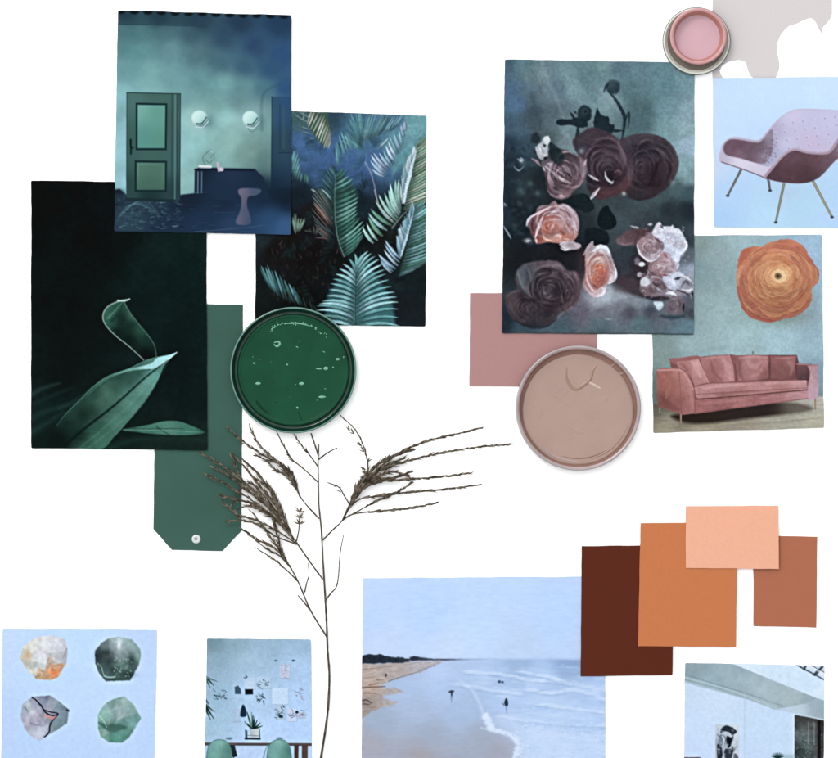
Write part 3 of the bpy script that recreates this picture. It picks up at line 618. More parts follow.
    fan(P, X(b, [(525, 780), (545, 640), (575, 520), (610, 400)]), X(b, [(500, 660), (525, 520), (560, 420), (630, 310)]), 12, 2.2, [(160, 196, 208), (196, 218, 230), (120, 160, 170)], seed=71, a=.8, sh=.55)
    fan(P, X(d, [(505, 560), (530, 460), (565, 350), (600, 220)]), X(d, [(480, 430), (495, 340), (530, 250), (610, 110)]), 12, 2.2, [(140, 184, 204), (176, 206, 224), (96, 140, 156)], seed=72, a=.8, sh=.55)
    # small ones
    P.part('printed_frond'); fan(P, X(c, [(300, 370), (310, 345), (330, 350)]), X(c, [(270, 250), (290, 205), (345, 235), (385, 250)]), 6, 2, [(120, 150, 136), (96, 130, 110)], seed=16)
    fan(P, X(c, [(420, 350), (470, 380), (480, 350)]), X(c, [(380, 340), (470, 300), (510, 330)]), 5, 1.6, [(96, 104, 100)], seed=17, a=.7)
    P.part('printed_frond'); fan(P, X(f, [(200, 190), (230, 220), (270, 240), (330, 260)]), X(f, [(160, 110), (190, 105), (235, 140), (290, 190)]), 8, 3.6, [(62, 112, 110), (46, 88, 90), (84, 132, 140)], seed=18)
    fan(P, X(f, [(250, 240), (310, 270), (390, 290)]), X(f, [(250, 180), (300, 210), (370, 250)]), 6, 2, [(46, 66, 66), (60, 70, 70)], seed=19, a=.6)
    # bright frond at the bottom
    P.part('printed_frond')
    P.poly(X(f, [(540, 130), (600, 110), (650, 180), (690, 260), (700, 345), (500, 345), (420, 300), (430, 220), (480, 150)]), [f.c((540, 200)) + ((40, 84, 92),), f.c((600, 320)) + ((56, 108, 112),)], soft=4, a=.9)
    cl = [(128, 184, 188), (106, 164, 166), (146, 198, 208), (90, 148, 152)]
    for s in (-1, 1):
        n = 15
        for k in range(n):
            t = k / (n - 1); y = 350 - 235 * t; x = 541 + 4 * math.sin(t * 3)
            TL_ = [(380, 330), (385, 290), (388, 262), (405, 250), (428, 218), (440, 180), (455, 150), (475, 118), (500, 88), (538, 55)] if s < 0 else [(720, 345), (712, 290), (710, 245), (700, 215), (682, 180), (664, 140), (655, 112), (635, 80), (612, 60), (590, 45)]
            tip = along(TL_, t)
            blade(P, f.c((x, y)), f.c(tip), 4.2, np.array(rs.choice(cl), float) * rs.uniform(.9, 1.08), bend=(-.09 if s > 0 else .09), sh=.33)
    P.line(X(f, [(541, 345), (540, 250), (543, 130)]), 1.6, .8, (36, 66, 66), a=.85); P.line(X(f, [(536, 330), (535, 200)]), .6, .4, (120, 170, 176), a=.6)
    P.part(None)
    P.glow(312, 156, 16, 9, (62, 96, 142), .55); P.glow(352, 162, 10, 12, (60, 96, 142), .5); P.glow(290, 182, 14, 8, (30, 42, 54), .8)
    P.grain(.10, 2, 30, o=2)
    P.finish(0.9, (1, 1, 1), 0.2, 0.15)
    return P
build_print('photo_print', paint_fern(), [(256.5, 110), (426.3, 115.8), (425.5, 326.6), (255, 324.8)], 0,
            'blue green print of fern and palm fronds, just above the green paint lid', PG, 3)

def folds(P, cx, cy, rx, ry, n, light, dark, seed, off=(0, 0), a=.45, rot=0, r0=.95, ri=.12):
    # overlapping petal edges: a lit lip with a soft shade tucked under it
    r = random.Random(seed); l = np.array(light, float); d = np.array(dark, float); c_, s_ = math.cos(rot), math.sin(rot)
    for k in range(n):
        t = k / n; R = r0 * (1 - t) + ri * t; A = k * 2.39996 + r.uniform(-.4, .4); sp = r.uniform(.45, 1.0); sk = r.uniform(-.14, .14)
        x0, y0 = cx + off[0] * t, cy + off[1] * t; lip, sh = [], []
        for j in range(7):
            u = (j / 6 - .5) * 2; g = A + u * sp; q = R * (1 - .1 * u * u + sk * u)
            for L, f in ((lip, 1.0), (sh, .86)):
                ex, ey = rx * q * f * math.cos(g), ry * q * f * math.sin(g); L.append((x0 + ex * c_ - ey * s_, y0 + ex * s_ + ey * c_))
        lit = .55 - .45 * math.sin(A + .5); w = (2.6 * (1 - t) + 1.3) * r.uniform(.7, 1.2) * (rx / 26) ** .5
        P.line(sh, w * 1.8, w * .9, tuple(d), soft=2.6, a=a * .9, lens=True)
        P.line(lip, w, w * .6, tuple(l * (.55 + .45 * lit)), soft=1.5, a=a * (.45 + .75 * lit), lens=True)
        P.line(lip[2:6], w * .3, .3, tuple(np.minimum(255, l * (.75 + .5 * lit))), soft=.9, a=a * lit, lens=True)

def paint_roses():
    P = Paint(501, 58, 696, 337)
    P.bg([(508, 64, (64, 96, 112)), (520, 66, (84, 120, 132)), (512, 90, (70, 102, 130)), (516, 104, (74, 108, 142)), (506, 105, (66, 104, 124)), (530, 75, (92, 122, 128)), (525, 90, (80, 108, 124)), (541, 75, (108, 136, 142)), (534, 100, (72, 96, 108)), (545, 95, (100, 128, 136)), (556, 90, (88, 116, 130)), (568, 72, (104, 138, 144)), (572, 90, (112, 146, 152)), (590, 75, (92, 128, 134)), (592, 95, (106, 140, 146)),
          (605, 66, (104, 140, 144)), (618, 66, (84, 116, 128)), (640, 75, (92, 128, 138)), (606, 100, (120, 152, 158)), (630, 90, (84, 120, 126)), (645, 110, (74, 106, 110)), (640, 122, (72, 102, 108)), (665, 85, (92, 134, 142)), (685, 80, (110, 150, 158)), (665, 110, (104, 142, 150)), (690, 115, (130, 164, 174)), (685, 130, (130, 166, 170)), (668, 128, (112, 150, 156)), (690, 145, (148, 180, 200)), (685, 170, (124, 164, 170)), (690, 178, (116, 150, 154)),
          (535, 112, (60, 78, 88)), (535, 122, (62, 80, 86)), (555, 112, (82, 102, 112)), (552, 122, (84, 106, 116)), (568, 130, (100, 130, 136)), (508, 125, (60, 88, 108)), (520, 128, (62, 90, 108)), (550, 138, (74, 94, 98)), (568, 143, (108, 134, 140)), (572, 148, (112, 136, 142)), (585, 130, (96, 118, 122)),
          (508, 145, (36, 54, 70)), (510, 165, (30, 42, 52)), (525, 150, (50, 74, 88)), (520, 160, (36, 50, 60)), (510, 185, (30, 44, 52)), (525, 185, (40, 54, 60)), (515, 210, (26, 36, 42)), (530, 200, (38, 46, 52)), (506, 215, (34, 50, 62)), (515, 235, (26, 38, 44)), (508, 250, (34, 42, 44)), (540, 180, (32, 40, 46)),
          (620, 200, (54, 68, 74)), (640, 205, (60, 78, 82)), (660, 196, (64, 84, 88)), (675, 188, (68, 94, 98)), (690, 192, (58, 84, 92)), (688, 210, (34, 44, 52)), (668, 210, (40, 52, 58)), (650, 215, (52, 66, 72)), (605, 205, (54, 68, 72)), (585, 222, (38, 48, 52)), (625, 222, (62, 78, 84)), (612, 240, (56, 70, 74)), (560, 205, (34, 38, 42)),
          (520, 258, (26, 30, 34)), (560, 255, (28, 28, 34)), (575, 255, (40, 40, 46)), (590, 243, (28, 36, 42)), (640, 222, (56, 66, 72)), (625, 256, (48, 58, 66)), (620, 270, (50, 56, 64)), (622, 280, (60, 62, 72)), (635, 262, (44, 44, 52)), (688, 240, (54, 66, 74)), (688, 256, (88, 102, 114)), (690, 272, (150, 166, 184)), (688, 282, (130, 142, 158)),
          (606, 294, (158, 172, 182)), (622, 296, (146, 158, 168)), (636, 302, (126, 140, 148)), (598, 302, (150, 160, 170)), (620, 304, (110, 118, 130)), (600, 312, (106, 108, 122)), (582, 312, (96, 94, 108)), (650, 310, (66, 72, 84)), (630, 312, (78, 82, 94)), (645, 302, (118, 134, 144)), (655, 304, (104, 118, 130)), (690, 304, (84, 94, 106)), (690, 312, (66, 74, 84)),
          (560, 326, (66, 90, 100)), (600, 324, (86, 108, 118)), (640, 324, (84, 112, 120)), (688, 326, (92, 126, 138)), (520, 326, (52, 74, 86)), (506, 322, (34, 44, 54)), (560, 318, (76, 90, 102)), (600, 332, (72, 94, 100))], p=3.6, sm=3.5)
    H = Zoomed(P, 600, 55, 7.98); G = Zoomed(P, 500, 55, 7.98)
    for pts, w, c, a in (([(170, 40), (200, 150), (240, 260)], 26, (104, 136, 144), .4), ([(330, 60), (380, 200), (470, 400), (560, 700)], 26, (126, 152, 156), .5), ([(290, 180), (360, 380), (430, 560)], 44, (76, 98, 102), .45), ([(250, 320), (290, 450), (330, 600)], 36, (56, 76, 84), .5),
                         ([(380, 60), (470, 250), (540, 420)], 50, (92, 118, 134), .4), ([(480, 60), (560, 240), (640, 380)], 44, (120, 152, 158), .4), ([(590, 60), (700, 260), (780, 400)], 70, (82, 116, 122), .35), ([(680, 60), (740, 130)], 30, (116, 150, 154), .3), ([(480, 580), (600, 720)], 20, (124, 148, 154), .5), ([(110, 700), (180, 660), (290, 630)], 20, (48, 74, 92), .6)):
        G.ln(pts, w, w * .7, c, soft=4, a=a)
    H.ln([(90, 70), (120, 200)], 40, 30, (86, 116, 126), soft=5, a=.5); H.ln([(200, 300), (330, 430), (380, 560)], 70, 60, (72, 102, 108), soft=8, a=.5); H.gl(660, 560, 60, 60, (140, 176, 184), .5)
    P.grain(.05, 9, 4); P.grain(.03, 3, 6); P.finish(.9, (1, .985, 1.0), 0)
    rs = random.Random(3); D = (28, 40, 48); Q = Zoomed(P, 500, 135, 7.98)
    for k in range(110):     # foliage gloom on the left
        x = rs.uniform(503, 546); y = rs.uniform(146, 250); r = rs.uniform(1.2, 4.5)
        P.ell(x, y, r, r * rs.uniform(.3, .9), rs.choice([(34, 48, 58), (22, 30, 36), (50, 68, 80), (28, 38, 44), (60, 80, 90), (40, 50, 54)]), soft=2, a=rs.uniform(.2, .6), rot=rs.uniform(0, 3), wob=.6, seed=k)
    for x, y, r in ((165, 450, 34), (240, 390, 24), (190, 230, 30), (300, 470, 22), (460, 40, 14)): Q.gl(x, y, r, r, (78, 100, 108), .55)
    for pts in ([(140, 190), (175, 215)], [(110, 250), (150, 285), (190, 250)], [(160, 180), (185, 205)], [(30, 540), (55, 570)]): Q.ln(pts, 16, 8, (134, 156, 176), a=.75)
    Q.gl(170, 205, 18, 14, (176, 192, 206), .8)
    # seed heads and stems
    P.part('printed_seed_head'); H.ln([(60, 290), (110, 340), (150, 400), (190, 480), (195, 560), (170, 690)], 22, 34, D, soft=1.4); H.el(100, 255, 62, 58, [(80, 230, (60, 82, 90)), (130, 280, (34, 48, 56)), (80, 300, (30, 44, 52))], soft=2.5, wob=.5, seed=3); H.ln([(30, 300), (50, 250), (80, 220)], 26, 12, (34, 50, 58), soft=1.6); H.ln([(205, 520), (228, 460), (232, 520), (220, 590)], 20, 10, D, soft=1.6)
    P.part('printed_seed_head'); G.ln([(622, 560), (616, 660), (606, 770)], 34, 26, D, soft=1.2); G.el(675, 470, 58, 66, [(660, 440, (36, 50, 58)), (690, 500, (24, 34, 42))], soft=1.6, wob=.3); G.el(680, 450, 26, 24, (52, 68, 76), soft=2, a=.6); G.el(680, 452, 12, 12, (24, 34, 42), soft=1.4)
    G.pl([(450, 530), (480, 512), (560, 515), (600, 500), (680, 520), (700, 570), (640, 580), (560, 560), (490, 566), (456, 556)], D, tex=0); G.ln([(560, 460), (580, 490), (600, 510)], 26, 16, D, soft=1.4); G.ln([(590, 445), (610, 470)], 16, 12, D, soft=1.2)
    P.part('printed_seed_head'); H.pl([(-50, 560), (-40, 470), (-22, 425), (0, 470), (40, 490), (70, 500), (80, 550), (110, 560), (100, 620), (60, 640), (-20, 630)], D, tex=0, wob=1); H.ln([(80, 606), (180, 606)], 26, 22, D, soft=1.2); H.gl(60, 655, 14, 10, (120, 146, 156), .6); P.part(None)
    # great dark rose on the right
    B = Zoomed(P, 600, 135, 7.98); P.part('printed_rose')
    B.pl([(150, 60), (230, 10), (340, -8), (440, -2), (530, 40), (590, 110), (625, 200), (622, 270), (590, 350), (540, 420), (470, 470), (400, 512), (300, 520), (240, 500), (190, 440), (160, 300)],
         [(260, 50, (72, 62, 72)), (400, 40, (62, 54, 62)), (560, 140, (66, 60, 66)), (600, 230, (74, 60, 68)), (300, 150, (50, 48, 58)), (420, 130, (46, 44, 54)), (380, 230, (58, 48, 56)), (300, 320, (60, 48, 54)), (450, 300, (50, 36, 42)), (540, 260, (60, 44, 48)), (520, 370, (56, 50, 56)), (400, 400, (54, 44, 50)), (300, 460, (44, 42, 48)), (340, 350, (66, 50, 56)), (480, 200, (62, 54, 60))], soft=2)
    for pts, w0, w1, c, a in (([(260, 90), (340, 90), (430, 120), (480, 170)], 34, 14, (42, 40, 50), .8), ([(450, 110), (510, 150), (560, 210), (590, 260)], 22, 14, (104, 94, 98), .65), ([(430, 90), (500, 120), (560, 180)], 12, 8, (86, 76, 82), .6), ([(480, 200), (440, 260), (420, 340), (380, 420)], 46, 30, (40, 28, 34), .6), ([(250, 110), (290, 200), (280, 320), (260, 440)], 22, 14, (84, 72, 84), .6), ([(330, 170), (345, 260), (325, 360)], 22, 12, (74, 62, 70), .5), ([(380, 160), (400, 240), (370, 340)], 12, 8, (80, 66, 74), .4), ([(520, 190), (560, 260), (540, 350)], 20, 12, (46, 34, 40), .6), ([(480, 340), (430, 420), (350, 480)], 20, 10, (76, 64, 70), .4), ([(200, 40), (300, 10), (420, 10), (520, 50)], 16, 10, (80, 72, 80), .6), ([(600, 160), (618, 230), (590, 320)], 12, 8, (92, 76, 84), .6), ([(300, 100), (330, 140), (310, 220)], 8, 6, (36, 32, 40), .6), ([(230, 500), (320, 520), (410, 490)], 14, 8, (38, 36, 42), .7), ([(490, 60), (540, 90), (580, 150)], 14, 6, (44, 40, 48), .6)):
        B.ln(pts, w0, w1, c, soft=1.8, a=a)
    folds(P, 649, 166, 26, 31, 16, (92, 78, 86), (34, 28, 36), 1, off=(-8, 4), a=.5)
    P.glow(655, 180, 9, 12, (40, 28, 34), .5); P.glow(636, 150, 10, 8, (40, 36, 46), .4)
    B.gl(580, 380, 20, 24, (130, 146, 156), .5)
    # dark rose in the middle
    P.part('printed_rose')
    B.pl([(-220, 60), (-150, -20), (-60, -60), (40, -30), (110, 0), (170, 60), (230, 160), (270, 260), (250, 380), (200, 450), (120, 480), (20, 520), (-60, 480), (-110, 400), (-100, 280), (-160, 180)],
         [(-150, 40, (60, 54, 62)), (-60, 20, (62, 50, 58)), (40, 60, (54, 46, 54)), (120, 60, (74, 62, 72)), (190, 170, (96, 82, 92)), (230, 280, (86, 72, 82)), (60, 200, (84, 70, 80)), (-40, 140, (60, 52, 60)), (-60, 240, (56, 48, 56)), (60, 300, (40, 32, 40)), (140, 300, (70, 54, 60)), (180, 380, (84, 58, 62)), (60, 420, (74, 52, 58)), (0, 480, (76, 52, 58)), (-60, 380, (38, 36, 44))], soft=2)
    for pts, w0, w1, c, a in (([(140, 60), (190, 160), (220, 260), (230, 360)], 40, 18, (110, 94, 106), .7), ([(170, 80), (235, 180), (265, 270)], 16, 10, (60, 50, 60), .7), ([(40, 220), (80, 190), (140, 200), (180, 260), (170, 360)], 14, 10, (100, 82, 92), .6), ([(0, 270), (40, 230), (100, 225)], 12, 8, (88, 72, 82), .6), ([(-140, 60), (-60, 100), (40, 100), (120, 140)], 20, 12, (48, 40, 48), .6), ([(-120, 20), (-40, 40), (60, 30)], 14, 8, (80, 68, 78), .5), ([(-100, 180), (-40, 200), (20, 180)], 14, 10, (76, 64, 74), .5), ([(-80, 300), (-30, 330), (0, 300)], 18, 10, (70, 60, 70), .5), ([(120, 440), (60, 470), (0, 460)], 22, 12, (92, 60, 66), .6)):
        B.ln(pts, w0, w1, c, soft=1.8, a=a)
    folds(P, 604, 163, 28, 31, 18, (104, 84, 96), (36, 28, 36), 2, off=(6, 12), a=.5)
    P.glow(611, 175, 5, 7, (36, 30, 38), .8); B.ln([(118, 300), (145, 285), (165, 300), (155, 325)], 20, 12, (132, 100, 110), soft=2, a=.6); P.glow(618, 192, 12, 5, (80, 52, 58), .4)
    B.ln([(40, 295), (46, 335), (68, 365), (100, 385)], 14, 24, (206, 212, 218), soft=1.4); B.ln([(88, 392), (108, 366)], 18, 8, (190, 196, 202), soft=1.4); B.ln([(40, 295), (60, 275), (110, 280)], 6, 4, (120, 100, 112), a=.6)
    P.part('printed_leaf'); Q.pl([(600, 480), (680, 470), (740, 540), (750, 590), (700, 620), (640, 600), (560, 560), (540, 510)], (26, 36, 40), wob=.8); B.pl([(-10, 620), (20, 580), (60, 565), (80, 600), (125, 660), (128, 720), (90, 750), (20, 755), (-20, 700)], (20, 30, 34)); B.pl([(-120, 760), (-80, 740), (0, 750), (60, 780), (70, 860), (-20, 900), (-110, 860)], (24, 32, 36), soft=2)
    P.part(None); Q.ln([(700, 315), (740, 340), (785, 365)], 12, 24, (190, 186, 196), a=.85); Q.ln([(725, 510), (755, 470), (795, 425)], 34, 20, (208, 202, 210), a=.9); Q.ln([(730, 500), (760, 450)], 10, 6, (120, 110, 120)); B.gl(190, 468, 16, 14, (170, 172, 176), .9); Q.gl(650, 130, 20, 22, (130, 146, 150), .8)
    # upper left rose, torn open
    P.part('printed_rose')
    Q.pl([(330, 200), (410, 110), (520, 120), (600, 160), (680, 200), (690, 290), (660, 380), (600, 440), (540, 500), (470, 515), (400, 480), (370, 400), (350, 300)],
         [(440, 160, (34, 40, 46)), (540, 170, (62, 52, 60)), (600, 220, (70, 56, 64)), (640, 250, (120, 100, 110)), (670, 300, (150, 130, 140)), (600, 340, (110, 84, 90)), (500, 270, (96, 78, 86)), (400, 260, (130, 120, 130)), (450, 330, (76, 58, 64)), (540, 420, (120, 92, 98)), (460, 400, (96, 74, 82)), (420, 440, (70, 58, 66)), (500, 480, (130, 108, 116)), (600, 400, (96, 76, 84)), (380, 350, (58, 48, 56))], soft=1.8)
    for pts, w0, w1, c, a in (([(360, 250), (420, 300), (480, 350), (560, 385)], 18, 34, (206, 188, 198), .9), ([(385, 300), (400, 360), (430, 410)], 26, 40, (176, 158, 168), .85), ([(640, 190), (650, 280), (660, 330)], 20, 40, (170, 150, 162), .8), ([(690, 195), (665, 250)], 14, 26, (186, 168, 178), .85), ([(610, 180), (630, 260), (600, 340)], 14, 10, (110, 92, 102), .7), ([(500, 400), (560, 420), (620, 410), (660, 360)], 20, 24, (160, 136, 146), .75), ([(380, 440), (410, 480), (480, 500), (530, 490)], 12, 16, (146, 126, 136), .75), ([(430, 440), (500, 470)], 12, 16, (150, 126, 134), .7), ([(470, 480), (510, 490)], 22, 22, (186, 160, 168), .85),
                              ([(500, 250), (540, 280), (575, 330)], 34, 20, (160, 140, 152), .85), ([(420, 260), (470, 290), (520, 330)], 12, 10, (190, 174, 186), .8), ([(530, 300), (570, 340)], 20, 14, (50, 42, 50), .8), ([(430, 330), (470, 370), (520, 400)], 18, 14, (66, 50, 56), .7), ([(560, 360), (620, 345), (650, 330)], 10, 8, (136, 112, 124), .7), ([(380, 230), (410, 240), (410, 290)], 30, 24, (176, 166, 180), .85), ([(360, 290), (340, 250)], 16, 12, (190, 184, 196), .8), ([(450, 250), (480, 270), (500, 310)], 12, 12, (150, 134, 146), .7)):
        Q.ln(pts, w0, w1, c, soft=1.2, a=a)
    folds(P, 565, 172, 20, 24, 16, (186, 164, 174), (48, 38, 46), 3, off=(-4, 6), a=.45)
    Q.ln([(250, 190), (290, 210), (325, 250)], 14, 22, (160, 134, 146), a=.85)
    Q.pl([(280, 120), (300, 80), (330, 60), (345, 20), (380, 10), (402, 40), (385, 90), (380, 160), (360, 190), (320, 200), (300, 170)], [(300, 110, (150, 158, 170)), (370, 50, (206, 216, 220)), (350, 130, (190, 202, 212)), (320, 180, (150, 148, 160)), (300, 150, (184, 170, 176))], wob=1.6, tex=.3)
    Q.pl([(345, 70), (370, 85), (350, 100)], (50, 66, 72)); Q.ln([(310, 90), (330, 140)], 14, 12, (214, 222, 230)); Q.el(362, 186, 14, 12, (24, 34, 40)); Q.el(285, 30, 40, 40, (34, 44, 50), soft=3, wob=.8)
    P.part('printed_leaf'); Q.pl([(400, 60), (450, 90), (500, 140), (510, 200), (460, 240), (410, 200), (395, 130)], (30, 42, 46), soft=2, a=.85); P.part(None)
    # pink rose
    R = Zoomed(P, 500, 200, 10.83); P.part('printed_rose')
    P.part(None)
    for q in ((515, 247, 14, 7), (530, 253, 14, 6), (548, 254, 14, 6), (566, 258, 14, 6), (582, 252, 10, 6), (512, 262, 10, 9), (574, 268, 10, 8)): P.glow(*q, (28, 30, 34), .7)
    P.part('printed_rose')
    R.pl([(285, 260), (310, 200), (380, 150), (400, 100), (450, 70), (520, 50), (590, 10), (630, 50), (700, 40), (800, 110), (850, 200), (855, 300), (830, 400), (780, 460), (660, 470), (520, 460), (400, 475), (350, 400), (320, 320)],
         [(300, 240, (150, 134, 148)), (350, 200, (90, 62, 66)), (350, 300, (70, 44, 50)), (360, 380, (92, 56, 60)), (430, 120, (110, 92, 100)), (560, 60, (110, 92, 102)), (600, 100, (140, 110, 118)), (430, 250, (150, 112, 120)), (500, 220, (166, 86, 72)), (510, 300, (196, 110, 88)), (440, 400, (140, 76, 64)), (560, 350, (214, 150, 140)), (600, 250, (210, 160, 156)), (620, 380, (216, 170, 164)), (700, 150, (196, 176, 186)), (800, 160, (170, 150, 164)), (760, 300, (200, 164, 166)), (830, 300, (150, 126, 138)), (720, 400, (176, 104, 82)), (660, 180, (214, 200, 210)), (560, 440, (190, 140, 128))], soft=1.4)
    for pts, w0, w1, c, a in (([(290, 280), (300, 230), (340, 180), (400, 150)], 32, 16, (206, 204, 222), .9), ([(340, 180), (400, 150), (480, 110), (550, 75)], 22, 34, (222, 200, 208), .9), ([(400, 105), (440, 75), (510, 60)], 26, 14, (150, 134, 146), .8), ([(570, 30), (600, 40), (570, 90)], 16, 12, (150, 122, 132), .7), ([(460, 190), (430, 260), (400, 350), (380, 410)], 40, 26, (228, 216, 228), .92), ([(360, 200), (345, 280), (360, 350)], 18, 12, (60, 36, 42), .8), ([(405, 240), (385, 320)], 22, 16, (120, 88, 96), .8), ([(540, 155), (600, 120), (640, 110), (700, 180)], 34, 46, (220, 214, 228), .9),
                              ([(640, 80), (700, 60), (770, 110), (820, 190)], 26, 22, (196, 186, 202), .85), ([(650, 100), (720, 140), (760, 190)], 34, 22, (112, 92, 104), .85), ([(700, 200), (760, 210), (800, 250), (830, 330)], 40, 24, (208, 198, 212), .85), ([(480, 200), (520, 190), (580, 175), (660, 200)], 16, 22, (160, 96, 90), .8), ([(500, 230), (490, 300), (520, 350)], 60, 50, (190, 104, 82), .8), ([(600, 230), (570, 290), (550, 340)], 30, 22, (230, 196, 198), .9), ([(640, 260), (610, 330), (600, 380)], 22, 16, (186, 140, 134), .8), ([(690, 240), (720, 290), (755, 350)], 18, 16, (232, 204, 204), .85),
                              ([(660, 260), (680, 310)], 20, 14, (226, 190, 190), .8), ([(650, 330), (680, 360), (690, 390)], 34, 26, (152, 70, 50), .85), ([(460, 370), (490, 420), (560, 440)], 34, 26, (228, 180, 166), .9), ([(430, 380), (450, 450)], 26, 20, (150, 80, 66), .8), ([(580, 400), (640, 380), (660, 420)], 34, 20, (224, 186, 184), .85), ([(720, 260), (780, 320), (800, 400)], 14, 12, (150, 104, 100), .7), ([(760, 230), (800, 300), (810, 380)], 14, 12, (220, 196, 200), .8), ([(700, 380), (740, 410)], 26, 18, (196, 120, 96), .8), ([(520, 255), (500, 330)], 10, 8, (150, 76, 60), .7), ([(690, 420), (760, 430)], 20, 14, (220, 186, 184), .8), ([(540, 160), (500, 175)], 16, 10, (230, 224, 234), .8)):
        R.ln(pts, w0, w1, c, soft=1.1, a=a)
    folds(P, 553, 222, 22, 19, 20, (226, 198, 204), (120, 72, 74), 4, off=(1, 5), a=.4)
    folds(P, 549, 227, 9, 9, 8, (232, 176, 160), (150, 76, 60), 5, a=.45)
    R.pl([(640, 470), (700, 440), (760, 450), (860, 470), (880, 510), (800, 540), (720, 555), (660, 510)], [(680, 470, (200, 190, 200)), (720, 530, (220, 216, 226)), (820, 480, (200, 188, 198)), (770, 500, (130, 110, 118))], wob=1.4); R.ln([(650, 520), (700, 545), (740, 530)], 16, 12, (236, 234, 240))
    R.ln([(385, 420), (400, 470)], 26, 18, (222, 200, 208)); R.gl(300, 440, 40, 22, (180, 176, 188), .8); R.ln([(280, 455), (330, 440)], 14, 8, (196, 190, 200)); R.ln([(35, 280), (80, 350), (118, 420)], 14, 26, (140, 152, 166), a=.8)
    R.gl(150, 270, 44, 26, (60, 72, 74), .5); R.gl(45, 60, 30, 20, (90, 112, 126), .6)
    # dark lower-left rose
    F = Zoomed(P, 500, 250, 8.38); P.part('printed_rose')
    F.pl([(40, 400), (80, 350), (140, 330), (130, 230), (145, 170), (200, 120), (300, 100), (420, 90), (500, 105), (560, 170), (640, 180), (668, 250), (665, 400), (640, 440), (580, 500), (500, 520), (470, 570), (400, 625), (300, 640), (200, 630), (120, 590), (70, 520)],
         [(80, 400, (66, 60, 64)), (120, 440, (84, 70, 76)), (170, 180, (84, 92, 102)), (200, 250, (70, 76, 84)), (260, 200, (60, 62, 70)), (320, 150, (90, 78, 86)), (420, 120, (100, 84, 92)), (480, 130, (130, 120, 128)), (540, 220, (96, 80, 88)), (400, 200, (60, 50, 58)), (400, 340, (110, 100, 110)), (330, 350, (44, 42, 48)), (480, 320, (30, 26, 30)), (540, 340, (56, 42, 46)), (600, 260, (90, 74, 82)), (640, 280, (116, 98, 106)), (640, 400, (110, 92, 100)), (560, 440, (90, 72, 78)), (240, 450, (64, 54, 60)), (300, 460, (84, 76, 84)), (400, 480, (70, 60, 68)), (200, 540, (66, 56, 62)), (300, 560, (56, 48, 56)), (400, 580, (54, 48, 54)), (120, 540, (60, 54, 58)), (280, 620, (38, 40, 46)), (180, 400, (62, 54, 58))], soft=2.4)
    for pts, w0, w1, c, a in (([(150, 180), (180, 260), (220, 340), (270, 400)], 60, 20, (92, 100, 108), .6), ([(150, 200), (175, 270), (205, 330)], 16, 8, (120, 130, 136), .6), ([(200, 150), (230, 230), (250, 330)], 20, 10, (52, 58, 64), .7), ([(240, 160), (265, 260), (285, 410)], 26, 18, (104, 108, 114), .7), ([(290, 180), (310, 260), (300, 360)], 22, 14, (44, 46, 52), .7), ([(200, 125), (300, 105), (420, 95)], 16, 12, (90, 80, 88), .7), ([(290, 140), (330, 180), (340, 240)], 16, 10, (96, 86, 94), .6), ([(350, 150), (420, 180), (380, 240)], 30, 20, (56, 44, 54), .7),
                              ([(430, 160), (450, 130), (510, 140), (520, 170)], 20, 12, (166, 156, 164), .6), ([(440, 190), (500, 180), (540, 160)], 14, 10, (140, 124, 134), .55), ([(540, 190), (580, 240), (560, 300), (535, 330)], 26, 16, (130, 108, 118), .75), ([(360, 290), (370, 370), (400, 405), (440, 350)], 30, 22, (124, 114, 124), .75), ([(400, 280), (430, 320)], 26, 16, (100, 88, 98), .6), ([(470, 260), (500, 330), (460, 400)], 60, 40, (32, 26, 32), .7), ([(510, 340), (540, 380)], 34, 20, (52, 36, 40), .7), ([(620, 190), (650, 260), (645, 380)], 26, 26, (140, 120, 128), .7), ([(640, 430), (600, 480), (520, 530), (480, 570)], 20, 12, (150, 130, 138), .6), ([(580, 270), (590, 360), (560, 430)], 18, 12, (120, 98, 106), .6),
                              ([(60, 390), (110, 350), (170, 345)], 18, 12, (100, 92, 96), .6), ([(80, 420), (100, 500), (150, 560)], 14, 10, (90, 78, 82), .6), ([(140, 440), (180, 400)], 34, 22, (92, 78, 82), .5), ([(300, 430), (310, 470), (290, 500)], 20, 14, (120, 110, 118), .6), ([(220, 470), (240, 530), (300, 540)], 24, 14, (88, 78, 86), .6), ([(340, 470), (370, 460), (380, 500)], 18, 12, (96, 84, 94), .6), ([(430, 520), (450, 560)], 24, 14, (92, 74, 82), .6), ([(380, 420), (440, 440), (500, 420)], 20, 12, (40, 34, 40), .6), ([(200, 430), (210, 500), (180, 560)], 14, 12, (42, 38, 42), .7), ([(320, 540), (380, 560), (420, 540)], 14, 10, (40, 36, 42), .6), ([(120, 590), (240, 640), (380, 640), (470, 580)], 30, 22, (34, 36, 42), .7), ([(470, 400), (520, 400), (520, 470)], 12, 10, (140, 108, 116), .5), ([(150, 520), (160, 560)], 20, 10, (104, 96, 102), .5)):
        F.ln(pts, w0, w1, c, soft=1.5, a=a)
    folds(P, 550, 288, 27, 26, 22, (116, 100, 108), (34, 28, 34), 6, off=(-2, 4), a=.55)
    folds(P, 527, 308, 15, 14, 10, (98, 84, 90), (34, 30, 36), 7, a=.5); folds(P, 568, 295, 12, 24, 8, (128, 108, 116), (44, 34, 38), 8, a=.5)
    for q in ((545, 284, 5, 5), (556, 292, 7, 4), (532, 300, 8, 3), (560, 276, 3, 6), (536, 280, 4, 7), (548, 312, 10, 4), (522, 298, 4, 6)): P.glow(*q, (30, 26, 32), .6)
    for q in ((523, 275, 4, 9), (534, 272, 3, 9)): P.glow(*q, (96, 104, 112), .4)
